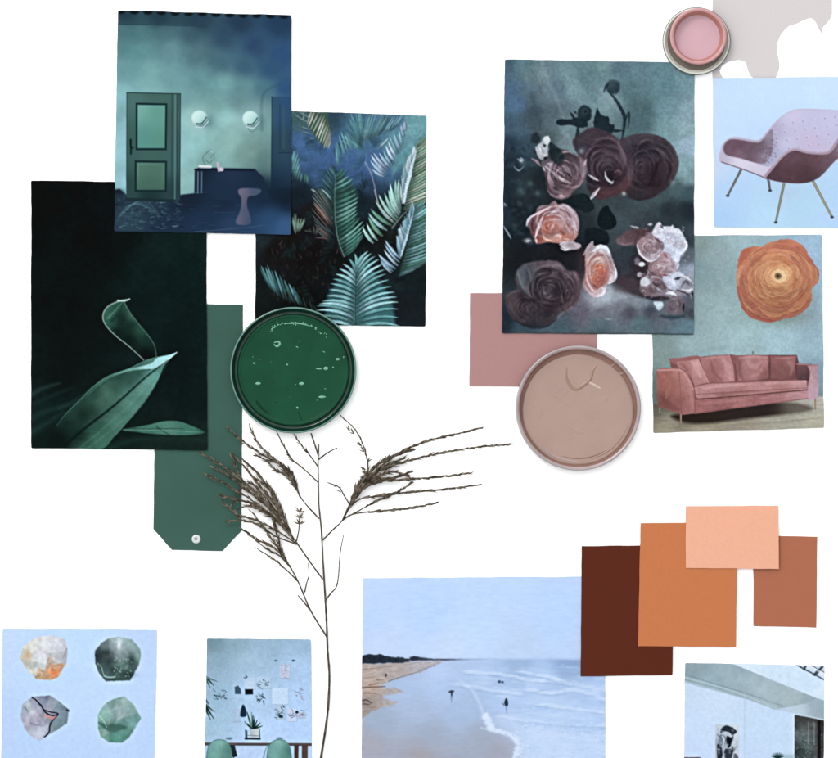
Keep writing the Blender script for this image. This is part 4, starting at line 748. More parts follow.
    for k in range(70):
        x = rs.uniform(180, 620); y = rs.uniform(120, 600); b = rs.uniform(0, 3.1)
        F.ln([(x, y), (x + 26 * math.cos(b), y + 26 * math.sin(b))], rs.uniform(5, 13), 3, rs.choice([(110, 98, 106), (36, 32, 38), (86, 72, 80), (70, 62, 70)]), a=rs.uniform(.2, .5))
    P.part(None)
    # orange-hearted rose
    O = Zoomed(P, 555, 230, 8.92)
    O.gl(470, 610, 110, 44, (176, 188, 198), .5); P.glow(581, 272, 4, 18, (62, 46, 52), .7); P.glow(584, 256, 5, 8, (60, 44, 50), .6)
    P.part('printed_rose')
    O.pl([(270, 190), (310, 120), (340, 100), (350, 140), (400, 130), (460, 150), (490, 200), (520, 280), (545, 350), (545, 420), (510, 470), (455, 490), (450, 560), (400, 590), (340, 600), (290, 560), (250, 500), (265, 400), (270, 300)],
         [(300, 160, (160, 148, 158)), (340, 200, (170, 150, 158)), (430, 170, (218, 226, 238)), (480, 240, (176, 170, 182)), (510, 300, (190, 180, 194)), (530, 400, (200, 194, 210)), (490, 450, (216, 212, 226)), (430, 550, (224, 218, 230)), (340, 580, (196, 178, 188)), (290, 520, (150, 124, 132)), (280, 400, (140, 104, 110)), (320, 300, (196, 144, 138)), (320, 400, (196, 126, 110)), (400, 280, (206, 166, 150)), (360, 480, (180, 110, 96)), (460, 330, (196, 152, 150)), (400, 400, (186, 98, 78))], soft=1.3)
    O.el(400, 400, 72, 100, [(370, 350, (214, 126, 88)), (420, 350, (190, 96, 76)), (400, 440, (150, 76, 70)), (340, 410, (206, 130, 108)), (430, 430, (156, 84, 78)), (450, 370, (196, 110, 90))], soft=3, wob=.3)
    for pts, w0, w1, c, a in (([(340, 190), (400, 150), (460, 165), (490, 210)], 40, 30, (220, 230, 242), .9), ([(250, 230), (290, 160), (335, 110)], 16, 24, (170, 156, 164), .85), ([(300, 310), (330, 250), (400, 225), (440, 235)], 16, 14, (150, 108, 112), .8), ([(330, 290), (380, 255), (440, 270), (480, 320)], 18, 12, (224, 196, 186), .85), ([(280, 300), (310, 250), (350, 215)], 14, 10, (214, 190, 194), .8), ([(400, 230), (440, 215), (480, 250), (505, 310)], 20, 14, (120, 104, 116), .6), ([(280, 380), (290, 460), (330, 530), (380, 560)], 16, 18, (214, 186, 192), .85), ([(300, 400), (320, 480), (360, 540)], 14, 12, (150, 96, 92), .8), ([(265, 500), (310, 560), (350, 590)], 16, 16, (200, 180, 190), .8), ([(320, 340), (310, 420), (340, 490)], 12, 12, (226, 170, 158), .8), ([(340, 480), (370, 520), (400, 500)], 26, 16, (130, 66, 50), .85),
                              ([(480, 330), (510, 380), (490, 450)], 20, 26, (224, 218, 232), .85), ([(500, 370), (520, 400)], 16, 10, (150, 140, 158), .7), ([(470, 300), (480, 380), (460, 460)], 10, 10, (170, 120, 124), .7), ([(520, 300), (545, 380), (530, 450), (470, 480)], 18, 20, (232, 234, 244), .8), ([(410, 510), (440, 540), (410, 580), (360, 595)], 26, 20, (230, 226, 238), .85), ([(290, 330), (280, 380)], 12, 10, (200, 170, 176), .7), ([(360, 310), (420, 305), (460, 340)], 12, 10, (226, 170, 130), .7), ([(420, 560), (400, 530)], 10, 6, (160, 140, 156), .6)):
        O.ln(pts, w0, w1, c, soft=1.0, a=a)
    folds(P, 600, 270, 14, 22, 18, (232, 206, 208), (146, 92, 88), 9, off=(0, 4), a=.45)
    for k in range(26):
        a_ = rs.uniform(0, 6.28); r = rs.random() ** .5; x = 400 + 66 * r * math.cos(a_); y = 400 + 92 * r * math.sin(a_); O.ln([(x, y), (x + rs.uniform(-12, 12), y + rs.uniform(4, 20))], 9, 5, rs.choice([(150, 72, 56), (226, 150, 104), (120, 60, 54), (206, 116, 84)]), a=.6)
    P.part(None)
    O.pl([(0, 300), (60, 310), (110, 400), (120, 460), (60, 600), (0, 620)], (70, 62, 70), soft=4, a=.3)
    # pale cascade
    V = Zoomed(P, 615, 215, 7.22); P.part('printed_rose')
    V.pl([(5, 180), (50, 140), (110, 110), (200, 100), (260, 110), (280, 160), (160, 200), (140, 220), (40, 220)], [(30, 200, (110, 94, 102)), (60, 160, (90, 68, 76)), (150, 140, (84, 64, 68)), (220, 130, (74, 56, 60)), (100, 210, (104, 80, 86))], soft=2.4); V.ln([(20, 200), (80, 215), (130, 200)], 16, 8, (128, 108, 114), a=.7); V.ln([(60, 150), (66, 200)], 14, 6, (120, 102, 108), a=.6); V.ln([(110, 80), (150, 90), (170, 95)], 12, 22, (176, 172, 178)); V.ln([(235, 70), (270, 68)], 18, 18, (190, 184, 192))
    P.part(None); V.pl([(140, 300), (250, 320), (340, 420), (440, 560), (360, 620), (200, 600), (60, 540), (20, 470), (120, 400)], (52, 44, 50), soft=4, a=.85); V.pl([(0, 470), (120, 460), (230, 560), (100, 570), (0, 540)], (72, 62, 68), soft=5, a=.6)
    P.part('printed_rose'); V.pl([(170, 190), (260, 120), (400, 90), (500, 160), (500, 290), (440, 350), (450, 420), (540, 470), (550, 560), (440, 590), (300, 590), (200, 560), (200, 460), (240, 400), (230, 340), (170, 290)], [(300, 250, (150, 128, 138)), (300, 400, (110, 88, 96)), (420, 380, (170, 160, 174)), (260, 500, (84, 68, 76)), (420, 500, (150, 146, 160)), (480, 300, (160, 160, 176)), (220, 380, (70, 58, 66))], soft=3, wob=3)
    P.part('printed_rose')
    V.pl([(280, 100), (300, 65), (325, 52), (345, 80), (400, 80), (415, 70), (425, 95), (460, 100), (500, 160), (522, 220), (500, 270), (470, 300), (465, 335), (430, 350), (380, 300), (350, 260), (330, 200), (290, 160), (270, 130)],
         [(300, 90, (206, 200, 210)), (340, 120, (220, 226, 240)), (400, 110, (226, 232, 246)), (440, 180, (200, 200, 212)), (480, 220, (196, 194, 204)), (500, 170, (214, 222, 240)), (440, 260, (210, 224, 248)), (400, 220, (206, 220, 246)), (380, 260, (216, 226, 246)), (360, 160, (214, 220, 238)), (440, 320, (214, 226, 248))], soft=1.3)
    for pts, w0, w1, c, a in (([(330, 75), (345, 100)], 20, 14, (70, 70, 84), .8), ([(290, 140), (350, 130), (400, 150)], 10, 12, (170, 172, 192), .7), ([(350, 150), (380, 130), (440, 120)], 14, 10, (236, 240, 250), .8), ([(420, 140), (400, 180), (440, 230), (470, 250)], 10, 12, (168, 166, 182), .6), ([(430, 110), (480, 170), (515, 220), (490, 265), (450, 280)], 12, 14, (236, 242, 252), .8), ([(450, 190), (490, 220)], 40, 34, (186, 184, 192), .5), ([(380, 80), (400, 110)], 12, 8, (180, 184, 204), .6), ([(300, 160), (340, 190), (345, 230)], 10, 10, (150, 146, 164), .6), ([(280, 105), (310, 95), (320, 70)], 10, 8, (170, 166, 180), .6), ([(400, 200), (420, 260), (410, 320)], 12, 12, (234, 242, 254), .7), ([(350, 110), (370, 160)], 8, 6, (180, 186, 206), .7)):
        V.ln(pts, w0, w1, c, soft=1.0, a=a)
    folds(P, 670, 243, 15, 15, 12, (236, 242, 252), (150, 152, 176), 10, off=(-2, 3), a=.45)
    for k in range(40):
        x = rs.uniform(655, 686); y = rs.uniform(228, 258); g = rs.uniform(-1, 1); P.line([(x, y), (x + 3 * math.cos(g), y + 3 * math.sin(g))], rs.uniform(.8, 2.4), .5, rs.choice([(240, 244, 252), (198, 202, 222), (226, 232, 246), (176, 170, 190)]), soft=1.2, a=rs.uniform(.2, .5), lens=True)
    P.part('printed_rose')
    V.pl([(155, 200), (200, 170), (270, 155), (320, 180), (352, 220), (340, 270), (300, 320), (250, 340), (200, 310), (165, 260)],
         [(180, 200, (150, 118, 124)), (240, 180, (134, 104, 110)), (210, 240, (120, 92, 98)), (180, 260, (180, 166, 176)), (300, 200, (110, 82, 92)), (330, 230, (80, 66, 78)), (270, 210, (196, 180, 188)), (250, 280, (170, 150, 160)), (280, 300, (190, 178, 190)), (300, 260, (150, 124, 134)), (240, 320, (216, 212, 220))], soft=1.3)
    for pts, w0, w1, c, a in (([(158, 210), (175, 270), (210, 310), (250, 335), (300, 320)], 14, 14, (224, 222, 232), .9), ([(265, 190), (280, 220)], 22, 18, (204, 190, 198), .85), ([(165, 200), (220, 200), (250, 190)], 10, 8, (176, 150, 158), .7), ([(245, 280), (290, 285), (330, 250)], 10, 12, (214, 206, 216), .8), ([(200, 220), (230, 250), (220, 280)], 16, 12, (100, 76, 84), .6), ([(290, 170), (330, 200)], 16, 10, (84, 64, 74), .7), ([(250, 290), (245, 325)], 14, 10, (150, 150, 166), .6), ([(290, 330), (320, 290), (350, 260)], 10, 8, (206, 204, 218), .7), ([(180, 180), (215, 165)], 10, 8, (190, 162, 170), .7)):
        V.ln(pts, w0, w1, c, soft=1.0, a=a)
    folds(P, 649, 248, 11, 10, 10, (206, 190, 198), (104, 78, 86), 11, a=.5)
    P.part('printed_rose')
    V.pl([(250, 350), (300, 330), (340, 270), (390, 280), (420, 330), (460, 350), (450, 390), (400, 440), (340, 440), (280, 420), (240, 390)],
         [(270, 370, (120, 96, 104)), (320, 370, (186, 154, 158)), (350, 310, (150, 116, 120)), (400, 320, (190, 178, 190)), (390, 380, (206, 200, 212)), (440, 370, (200, 206, 224)), (320, 420, (160, 130, 136)), (380, 425, (150, 132, 142))], soft=1.4)
    for pts, w0, w1, c, a in (([(260, 410), (340, 435), (420, 430)], 10, 12, (110, 64, 70), .7), ([(300, 360), (350, 370), (400, 350)], 22, 16, (208, 186, 190), .7), ([(350, 280), (380, 310)], 16, 10, (130, 90, 94), .7), ([(290, 380), (330, 400)], 16, 12, (200, 172, 178), .6), ([(380, 390), (420, 400)], 14, 10, (216, 216, 230), .8)): V.ln(pts, w0, w1, c, a=a)
    folds(P, 663, 267, 13, 9, 10, (212, 190, 196), (120, 88, 94), 12, a=.5)
    P.part('printed_petal')
    V.pl([(345, 450), (420, 420), (460, 410), (500, 430), (530, 460), (565, 490), (568, 530), (555, 560), (500, 560), (470, 540), (430, 545), (390, 530), (360, 500)],
         [(380, 470, (196, 206, 226)), (450, 440, (210, 222, 240)), (420, 500, (206, 218, 240)), (520, 460, (200, 210, 226)), (520, 500, (96, 96, 110)), (550, 540, (190, 200, 216)), (480, 540, (150, 150, 164)), (540, 500, (90, 88, 102))], soft=1.1)
    for pts, w0, w1, c, a in (([(430, 465), (480, 448)], 24, 16, (70, 72, 86), .9), ([(475, 520), (510, 480), (540, 510)], 20, 14, (96, 92, 106), .8), ([(440, 540), (500, 560), (540, 580)], 14, 12, (70, 64, 76), .85), ([(340, 500), (380, 540), (430, 550)], 12, 14, (110, 96, 108), .7), ([(480, 535), (530, 545), (560, 535)], 12, 12, (226, 232, 242), .9), ([(470, 430), (530, 460), (568, 500)], 10, 10, (226, 234, 244), .8), ([(555, 545), (560, 590)], 18, 10, (40, 38, 46), .9), ([(350, 560), (400, 560), (440, 580)], 30, 20, (222, 228, 238), .9), ([(400, 470), (440, 510)], 30, 20, (218, 230, 250), .7)): V.ln(pts, w0, w1, c, a=a)
    P.part('printed_rose')
    V.pl([(200, 450), (260, 440), (330, 440), (350, 500), (380, 550), (330, 580), (240, 590), (190, 560), (180, 500)], [(220, 480, (206, 210, 222)), (300, 470, (110, 86, 94)), (320, 520, (130, 118, 128)), (250, 540, (120, 96, 102)), (220, 550, (90, 72, 78)), (350, 560, (130, 126, 140))], soft=1.6)
    folds(P, 655, 287, 11, 7, 8, (150, 130, 138), (60, 46, 52), 13, a=.5)
    V.el(220, 485, 36, 30, (204, 208, 220), wob=.8); V.ln([(230, 450), (300, 450), (345, 470)], 12, 10, (186, 160, 168)); V.ln([(270, 480), (300, 510), (330, 500)], 14, 10, (70, 56, 64)); V.ln([(300, 530), (340, 550)], 18, 12, (170, 170, 184), a=.7); V.ln([(200, 590), (280, 600), (350, 590)], 26, 20, (44, 42, 50), soft=2)
    for k in range(150):
        x = rs.uniform(170, 545); y = rs.uniform(90, 590); inside = (190 + (x < 330) * 40 if y < 340 else 190) < x < (520 if y < 330 else 470 if y < 410 else 560)
        if not inside: continue
        pale = (x > 300 and y < 360) or (x > 360 and y > 410); c = rs.choice([(226, 230, 242), (206, 208, 224), (190, 180, 194), (150, 134, 148)] if pale else [(196, 176, 184), (150, 124, 132), (110, 88, 96), (214, 206, 216), (72, 58, 66)])
        g = rs.uniform(0, 6.28); L = rs.uniform(14, 40); V.ln([(x, y), (x + L * .5 * math.cos(g), y + L * .5 * math.sin(g)), (x + L * math.cos(g + .7), y + L * math.sin(g + .7))], rs.uniform(6, 20), 4, c, soft=1.2, a=rs.uniform(.25, .6))
    P.part('printed_petal'); V.el(192, 356, 24, 16, (224, 228, 236)); V.el(160, 335, 20, 26, (128, 124, 136), soft=2, a=.8); P.part('printed_petal'); V.el(178, 432, 20, 18, [(170, 430, (204, 204, 216)), (190, 440, (120, 104, 112))]); P.part(None)
    V.ln([(330, 435), (400, 440)], 8, 6, (120, 70, 76))
    P.part('printed_rosebud')
    V.pl([(400, 600), (440, 585), (490, 600), (505, 640), (500, 690), (470, 715), (400, 715), (360, 690), (370, 640)], [(400, 620, (110, 100, 112)), (460, 610, (140, 124, 134)), (400, 680, (92, 84, 94)), (450, 680, (130, 114, 124)), (490, 660, (66, 60, 70))], soft=1.8)
    V.pl([(278, 630), (300, 622), (340, 630), (345, 660), (320, 690), (300, 675)], (196, 212, 224)); V.ln([(495, 640), (490, 700)], 18, 14, (30, 32, 38)); V.ln([(440, 610), (450, 660), (430, 700)], 12, 8, (150, 138, 148), a=.7); V.ln([(330, 730), (420, 740), (500, 730)], 30, 16, (38, 46, 58), soft=3, a=.7); P.part(None)
    folds(P, 674, 305, 8, 9, 6, (150, 138, 148), (60, 52, 62), 14, a=.5); P.ell(608, 319, 3, .8, (150, 164, 176), soft=1, a=.6)
    P.line([(503, 334), (560, 333.5), (694, 334.5)], 1.6, 1.6, (40, 52, 54), soft=1.4, a=.6)
    P.grain(.09, 2, 20, o=2)
    P.finish(0.92, (1, 1, 1), 0.3, 0.3)
    return P
build_print('photo_print', paint_roses(), [(504.6, 59.4), (694.4, 63), (693.7, 334.8), (502, 333)], 1,
            'dark moody print of dusky and pink roses, the largest upright print', PG, 4)

def z4(x, y): return (640 + x / 4.212, 90 + y / 4.212)
def paint_armchair():
    P = Paint(708, 76, 872, 229)
    P.bg([(715, 82, (198, 222, 252)), (760, 85, (200, 224, 254)), (830, 82, (202, 226, 254)), (870, 85, (200, 224, 252)), (720, 130, (196, 220, 252)), (716, 170, (196, 214, 240)), (720, 215, (172, 206, 242)), (770, 215, (182, 218, 246)), (800, 205, (178, 214, 240)), (835, 220, (180, 212, 246)), (790, 195, (178, 206, 232)), (730, 190, (178, 210, 244)), (860, 200, (182, 212, 246))])
    P.finish(1.2, (1, 1, 1), 0); P.grain(.01, 12, 2); P.part('printed_armchair')
    for a, b, c in ((z4(425, 336), z4(368, 446), (112, 104, 96)), (z4(540, 378), z4(547, 424), (104, 98, 94)), (z4(607, 388), z4(571, 558), (150, 148, 106)), (z4(727, 383), z4(808, 536), (176, 166, 108))):
        P.line([a, b], 2.6, 2, (70, 76, 76)); P.line([a, b], 1.5, 1.2, c); P.ell(b[0], b[1], 1.8, 1.2, (52, 56, 68))
    ex = lambda L: [z4(*p) for p in L]
    P.poly(ex([(338, 262), (345, 232), (372, 206), (400, 200), (440, 206), (490, 214), (512, 204), (540, 172), (575, 132), (610, 104), (650, 86), (700, 82), (800, 86), (870, 92), (905, 105), (925, 140), (915, 200), (880, 250), (820, 300), (770, 355), (735, 380), (690, 394), (630, 394), (560, 384), (525, 374), (480, 350), (400, 326), (342, 306), (334, 284)]),
           [z4(450, 300) + ((196, 190, 220),), z4(520, 250) + ((150, 140, 168),), z4(560, 180) + ((176, 168, 206),), z4(640, 110) + ((202, 198, 236),), z4(720, 140) + ((192, 192, 232),), z4(800, 130) + ((196, 196, 236),), z4(720, 220) + ((196, 184, 222),), z4(620, 230) + ((196, 196, 234),), z4(580, 290) + ((166, 176, 214),), z4(880, 160) + ((190, 186, 226),)], soft=1, sm=True)
    P.poly(ex([(350, 250), (360, 222), (384, 208), (430, 212), (482, 222), (508, 218), (535, 185), (555, 165), (560, 200), (556, 260), (535, 300), (515, 312), (470, 304), (420, 288), (366, 276)]), [z4(370, 240) + ((104, 72, 90),), z4(420, 230) + ((92, 62, 80),), z4(470, 260) + ((98, 74, 92),), z4(520, 280) + ((132, 116, 142),), z4(545, 200) + ((140, 130, 156),), z4(500, 235) + ((96, 72, 86),), z4(420, 275) + ((120, 92, 112),)], soft=1.4, sm=True, tex=.12, tsize=3)
    rs = random.Random(5)
    for k in range(60):
        x, y = z4(rs.uniform(515, 575), rs.uniform(205, 305)); P.ell(x, y, .8, .8, rs.choice([(92, 84, 100), (160, 160, 190), (120, 104, 124)]), a=.5)
    # buttons
    for j in range(5):
        for i in range(7):
            x, y = z4(560 + i * 42 + j * 8 + (i > 4) * 8, 150 + j * 34 - i * 6)
            if j + i < 1: continue
            if y > 90 + 262 / 4.212: continue
            P.ell(x, y, .8, .9, (122, 118, 160), soft=.8, a=.75); P.ell(x + .5, y - .7, 1.5, 1.3, (212, 210, 242), soft=1.6, a=.4)
    P.line(ex([(372, 206), (400, 199), (440, 205), (490, 214), (512, 204), (540, 172), (575, 132), (610, 104), (650, 86), (700, 82), (800, 86), (870, 92)]), 1.3, 1.3, (190, 180, 204), a=.7)
    # pale front rail
    P.poly(ex([(338, 262), (360, 276), (400, 286), (470, 304), (535, 324), (556, 318), (548, 350), (530, 374), (500, 362), (440, 338), (342, 306), (333, 284)]), [z4(350, 285) + ((188, 178, 204),), z4(420, 305) + ((216, 212, 236),), z4(520, 345) + ((206, 200, 228),)], soft=1, sm=True)
    P.line(ex([(342, 304), (420, 330), (500, 360), (540, 378)]), 1.1, 1.4, (96, 78, 96), a=.8)
    # dark right wing
    P.poly(ex([(530, 366), (560, 330), (590, 292), (622, 262), (655, 252), (700, 264), (760, 268), (800, 262), (830, 222), (850, 190), (880, 250), (820, 300), (770, 355), (735, 380), (690, 393), (630, 393), (560, 382)]), [z4(560, 370) + ((70, 46, 58),), z4(640, 290) + ((92, 62, 74),), z4(620, 350) + ((78, 48, 58),), z4(700, 350) + ((66, 42, 50),), z4(740, 300) + ((90, 60, 70),), z4(800, 290) + ((104, 76, 90),), z4(840, 240) + ((120, 100, 122),)], soft=1, sm=True, tex=.12, tsize=3)
    P.line(ex([(528, 362), (556, 328), (590, 288), (620, 262), (655, 250), (700, 262), (760, 267), (798, 260), (826, 222), (850, 186), (875, 130)]), 2.8, 2.8, (164, 142, 166)); P.line(ex([(560, 318), (592, 280), (625, 256), (655, 247), (700, 258), (760, 263), (796, 256)]), 1, 1, (200, 184, 208), a=.7)
    P.part(None); i = P.names.index('printed_armchair'); m = (P.id == i)[..., None] * .1; P.img = P.img * (1 - m) + np.array((190, 170, 176.)) * m; P.grain(.015, 2, 4, o=2)
    P.finish(0.8, (1, 1, 1), 0, 0.1)
    return P
build_print('photo_print', paint_armchair(), [(712.3, 78), (868, 77), (868, 228.2), (713.6, 227.3)], 1,
            'pale blue print of a lilac shell armchair on thin legs', PG, 5, lift=.8)

def z5(x, y): return (640 + x / 3.525, 225 + y / 3.525)
def paint_sofa():
    P = Paint(650, 234, 826, 434)
    ex = lambda L: [z5(*p) for p in L]
    P.bg([(660, 240, (110, 142, 146)), (700, 245, (124, 152, 152)), (720, 250, (138, 170, 176)), (700, 275, (122, 156, 164)), (735, 240, (150, 186, 196)), (700, 300, (136, 168, 172)), (720, 320, (146, 182, 188)), (745, 335, (156, 196, 204)), (780, 340, (154, 196, 210)), (815, 250, (150, 190, 222)), (820, 300, (150, 190, 214)), (815, 340, (146, 184, 204)), (818, 380, (120, 152, 174)), (660, 340, (116, 148, 146)), (665, 355, (126, 152, 150)), (690, 345, (142, 176, 184)), (656, 390, (92, 112, 108)), (750, 352, (150, 184, 192)), (822, 400, (110, 136, 150))])
    P.grain(.045, 12, 3); P.grain(.02, 4, 5); P.finish(.9, (1.0, .98, 1.0), 0)
    P.poly([(650, 404), (690, 402), (826, 396), (826, 436), (650, 436)], [(656, 408, (92, 92, 82)), (665, 425, (150, 142, 126)), (700, 428, (160, 150, 132)), (740, 424, (150, 142, 128)), (780, 418, (160, 158, 146)), (815, 405, (170, 170, 164)), (818, 420, (172, 168, 152)), (690, 412, (104, 94, 84))], soft=2, tex=.1, tsize=14, aniso=.12)
    P.line(ex([(60, 690), (300, 680), (600, 640)]), 1, .8, (120, 110, 96), a=.4); P.line(ex([(100, 715), (400, 700), (640, 680)]), .8, .8, (126, 116, 102), a=.4)
    P.poly(ex([(110, 672), (190, 660), (400, 625), (560, 628), (600, 655), (420, 678), (230, 700), (150, 694)]), [z5(200, 680) + ((40, 30, 28),), z5(420, 655) + ((40, 32, 32),), z5(580, 650) + ((96, 90, 82),)], soft=4, sm=True, a=.95)
    # flower
    P.glow(*z5(500, 320), 32, 10, (112, 124, 112), .7); P.glow(*z5(600, 260), 10, 18, (120, 140, 150), .5)
    P.part('printed_flower')
    out = ex([(343, 160), (346, 120), (362, 90), (400, 76), (430, 78), (460, 60), (510, 50), (550, 60), (580, 84), (600, 118), (622, 146), (632, 172), (625, 204), (606, 225), (604, 258), (585, 296), (545, 322), (500, 332), (460, 342), (415, 334), (385, 322), (358, 290), (343, 240), (339, 200)])
    fc = z5(487, 182)
    P.poly(out, [z5(350, 180) + ((164, 92, 84),), z5(370, 110) + ((176, 88, 70),), z5(450, 90) + ((196, 116, 80),), z5(540, 90) + ((206, 134, 84),), z5(610, 150) + ((170, 88, 76),), z5(610, 200) + ((150, 76, 74),), z5(560, 290) + ((166, 90, 62),), z5(440, 310) + ((150, 72, 62),), z5(370, 280) + ((160, 82, 68),), z5(430, 160) + ((206, 130, 84),), z5(540, 150) + ((218, 150, 96),), z5(490, 250) + ((190, 106, 66),), fc + ((226, 180, 130),)], soft=1.1, sm=True, wob=1.2, seed=3)
    rs = random.Random(12)
    keep = P.img.copy(); kid = P.id.copy(); msl, mm = P.pmask(smooth(out, 5, True), 1.4, 1.2, 3)
    NP = 120
    for k in range(NP):
        t = k / NP; a = k * 2.39996 + rs.uniform(-.3, .3); R = (1 - t) ** .8
        px = fc[0] * t + (fc[0] - .8) * (1 - t); py = fc[1] * t + (fc[1] + 5.0) * (1 - t)
        r0 = 45 * R * rs.uniform(.8, 1.0) + 5; r1 = r0 * rs.uniform(.6, .75); sp = rs.uniform(.3, .55) * (1 + .5 * t)
        o_, i_ = [], []
        for j in range(7):
            u = (j / 6 - .5) * 2; b_ = 1 - .07 * u * u + rs.uniform(-.022, .022)
            o_.append((px + r0 * .97 * b_ * math.cos(a + u * sp), py + r0 * .93 * b_ * math.sin(a + u * sp)))
            i_.append((px + r1 * .97 * (1 + .2 * u * u) * math.cos(a + u * sp), py + r1 * .93 * (1 + .2 * u * u) * math.sin(a + u * sp)))
        up = .5 - .5 * math.sin(a)
        ed = np.array(rs.choice([(206, 124, 100), (216, 136, 98), (190, 102, 92), (222, 150, 114), (180, 96, 90)]), float) * (1 - t) + np.array(rs.choice([(226, 164, 112), (236, 186, 140), (210, 140, 92)]), float) * t
        dk = np.array((138, 66, 54), float) * (1 - t) + np.array((190, 112, 70), float) * t
        P.poly([(q[0], q[1] + 1.1) for q in o_] + i_[::-1], tuple(dk * .72), soft=1.3, a=.5)
        P.poly(o_ + i_[::-1], [o_[3] + (tuple(ed * (.86 + .18 * up)),), i_[3] + (tuple(dk * (.8 + .25 * up)),), o_[0] + (tuple(ed * .85),), o_[6] + (tuple(ed * .9),)], soft=1.1, a=.85)
        if rs.random() < .7: P.line(o_[1:6], .9, .5, tuple(np.minimum(255, ed * 1.12)), soft=1, a=.45)
    for k in range(60):
        a = rs.uniform(0, 6.283); r = rs.uniform(10, 40); sp = rs.uniform(.1, .25)
        P.line([(fc[0] + r * .97 * math.cos(a + u * sp), fc[1] + 3 * r / 40 + r * .93 * math.sin(a + u * sp)) for u in (-1, 0, 1)], 1.1, .5, rs.choice([(120, 56, 44), (150, 78, 56), (224, 160, 116)]), soft=1.1, a=.4)
    M = np.zeros(P.id.shape); M[msl] = mm; P.img = keep * (1 - M[..., None]) + P.img * M[..., None]; P.id = np.where(M > .5, P.cur, kid)
    P.ell(fc[0] + 1.5, fc[1] - .5, 13, 11, (232, 178, 126), soft=5, a=.65, wob=.8, seed=4); P.ell(fc[0] + 2, fc[1] - 1, 8, 6.5, (238, 206, 162), soft=3, a=.8, wob=.8)
    for k in range(9):
        a = k * .7; P.line([(fc[0] + 9 * math.cos(a), fc[1] + 7.5 * math.sin(a)), (fc[0] + 9.5 * math.cos(a + .5), fc[1] + 8 * math.sin(a + .5))], .9, .5, (176, 100, 56), a=.6)
    P.ell(fc[0] - .3, fc[1] - .6, 3.4, 3.2, (120, 104, 70), soft=1.2, wob=.8); P.ell(fc[0] - .3, fc[1] - .6, 1.6, 1.5, (64, 44, 34), soft=1)
    P.part(None)
    # sofa
    A, B, Cc, Dk = (156, 100, 104), (188, 136, 142), (128, 74, 78), (84, 44, 48)
    P.part('printed_sofa')
    for x, y0, y1 in ((68, 636, 660), (143, 660, 698), (618, 608, 650)): P.line([z5(x, y0), z5(x, y1)], 1.7, 1.1, (118, 96, 70)); P.line([z5(x + 1.5, y0), z5(x + 1.5, y1)], .6, .5, (206, 188, 156), a=.8)
    P.poly(ex([(104, 472), (330, 460), (552, 458), (560, 490), (604, 490), (600, 560), (190, 590), (150, 520), (108, 500)]), [z5(130, 500) + ((110, 60, 66),), z5(300, 540) + ((120, 66, 70),), z5(580, 520) + ((62, 38, 46),)], soft=1)
    P.poly(ex([(186, 560), (600, 540), (600, 612), (192, 660)]), (120, 68, 72), soft=1)
    P.poly(ex([(108, 472), (140, 468), (208, 462), (190, 500), (120, 490)]), (140, 84, 90), sm=True)
    def cushion(L, cs, sd):
        P.poly(ex(L), [z5(x, y) + (c,) for x, y, c in cs], soft=1, tex=.1, tsize=5, seed=sd)
        P.line(ex(L + [L[0]]), .6, .6, (94, 50, 56), a=.55, sm=False)
    cushion([(207, 466), (260, 460), (318, 458), (330, 500), (334, 552), (290, 556), (240, 556), (222, 510)], [(230, 480, (160, 104, 108)), (300, 470, (176, 118, 124)), (315, 530, (190, 134, 142)), (250, 540, (140, 82, 86)), (270, 510, (150, 92, 98))], 1)
    cushion([(318, 456), (345, 462), (400, 458), (458, 462), (450, 500), (456, 540), (420, 546), (346, 552), (336, 500)], [(340, 480, (120, 70, 74)), (380, 480, (176, 124, 130)), (430, 480, (168, 112, 118)), (400, 530, (164, 110, 114)), (350, 540, (150, 92, 98)), (445, 530, (120, 66, 70))], 2)
    cushion([(454, 458), (500, 462), (552, 460), (546, 500), (550, 542), (500, 546), (456, 542), (462, 500)], [(475, 480, (128, 76, 80)), (530, 480, (150, 96, 100)), (480, 530, (112, 64, 68)), (540, 535, (92, 50, 56)), (505, 510, (116, 66, 70))], 3)
    P.line(ex([(455, 464), (458, 500), (456, 542)]), 1.6, 1.6, (76, 40, 44), soft=1.2, a=.8); P.line(ex([(335, 490), (340, 552)]), 1.2, 1.2, (84, 44, 50), a=.7)
    P.poly(ex([(552, 490), (606, 493), (604, 550), (556, 546)]), [z5(570, 500) + ((86, 54, 60),), z5(590, 540) + ((46, 30, 40),)], soft=1)
    # seat slab
    P.poly(ex([(190, 572), (240, 560), (586, 547), (590, 580), (205, 614), (196, 600)]), [z5(220, 580) + ((184, 130, 136),), z5(300, 568) + ((190, 140, 146),), z5(450, 560) + ((182, 128, 134),), z5(560, 556) + ((196, 146, 156),), z5(300, 596) + ((150, 92, 96),), z5(500, 578) + ((168, 112, 116),)], soft=1, tex=.12, tsize=6, aniso=.4)
    P.line(ex([(195, 598), (300, 590), (588, 574)]), .9, .8, (110, 60, 64), a=.7)
    P.poly(ex([(192, 612), (400, 598), (592, 582), (596, 612), (400, 638), (192, 666)]), [z5(220, 640) + ((150, 88, 92),), z5(350, 620) + ((160, 100, 104),), z5(450, 610) + ((150, 92, 98),), z5(570, 600) + ((184, 136, 150),), z5(300, 645) + ((128, 74, 78),)], soft=1, tex=.12, tsize=6, aniso=.4)
    P.line(ex([(196, 614), (300, 607), (592, 581)]), 1.2, 1.2, (70, 34, 36)); P.line(ex([(196, 662), (400, 636), (594, 611)]), .8, .8, (96, 54, 56), a=.8)
    # arms
    P.poly(ex([(590, 496), (624, 496), (630, 560), (628, 610), (594, 620), (590, 580), (600, 520)]), [z5(605, 520) + ((176, 138, 150),), z5(622, 520) + ((166, 140, 164),), z5(615, 590) + ((190, 160, 186),)], soft=1)
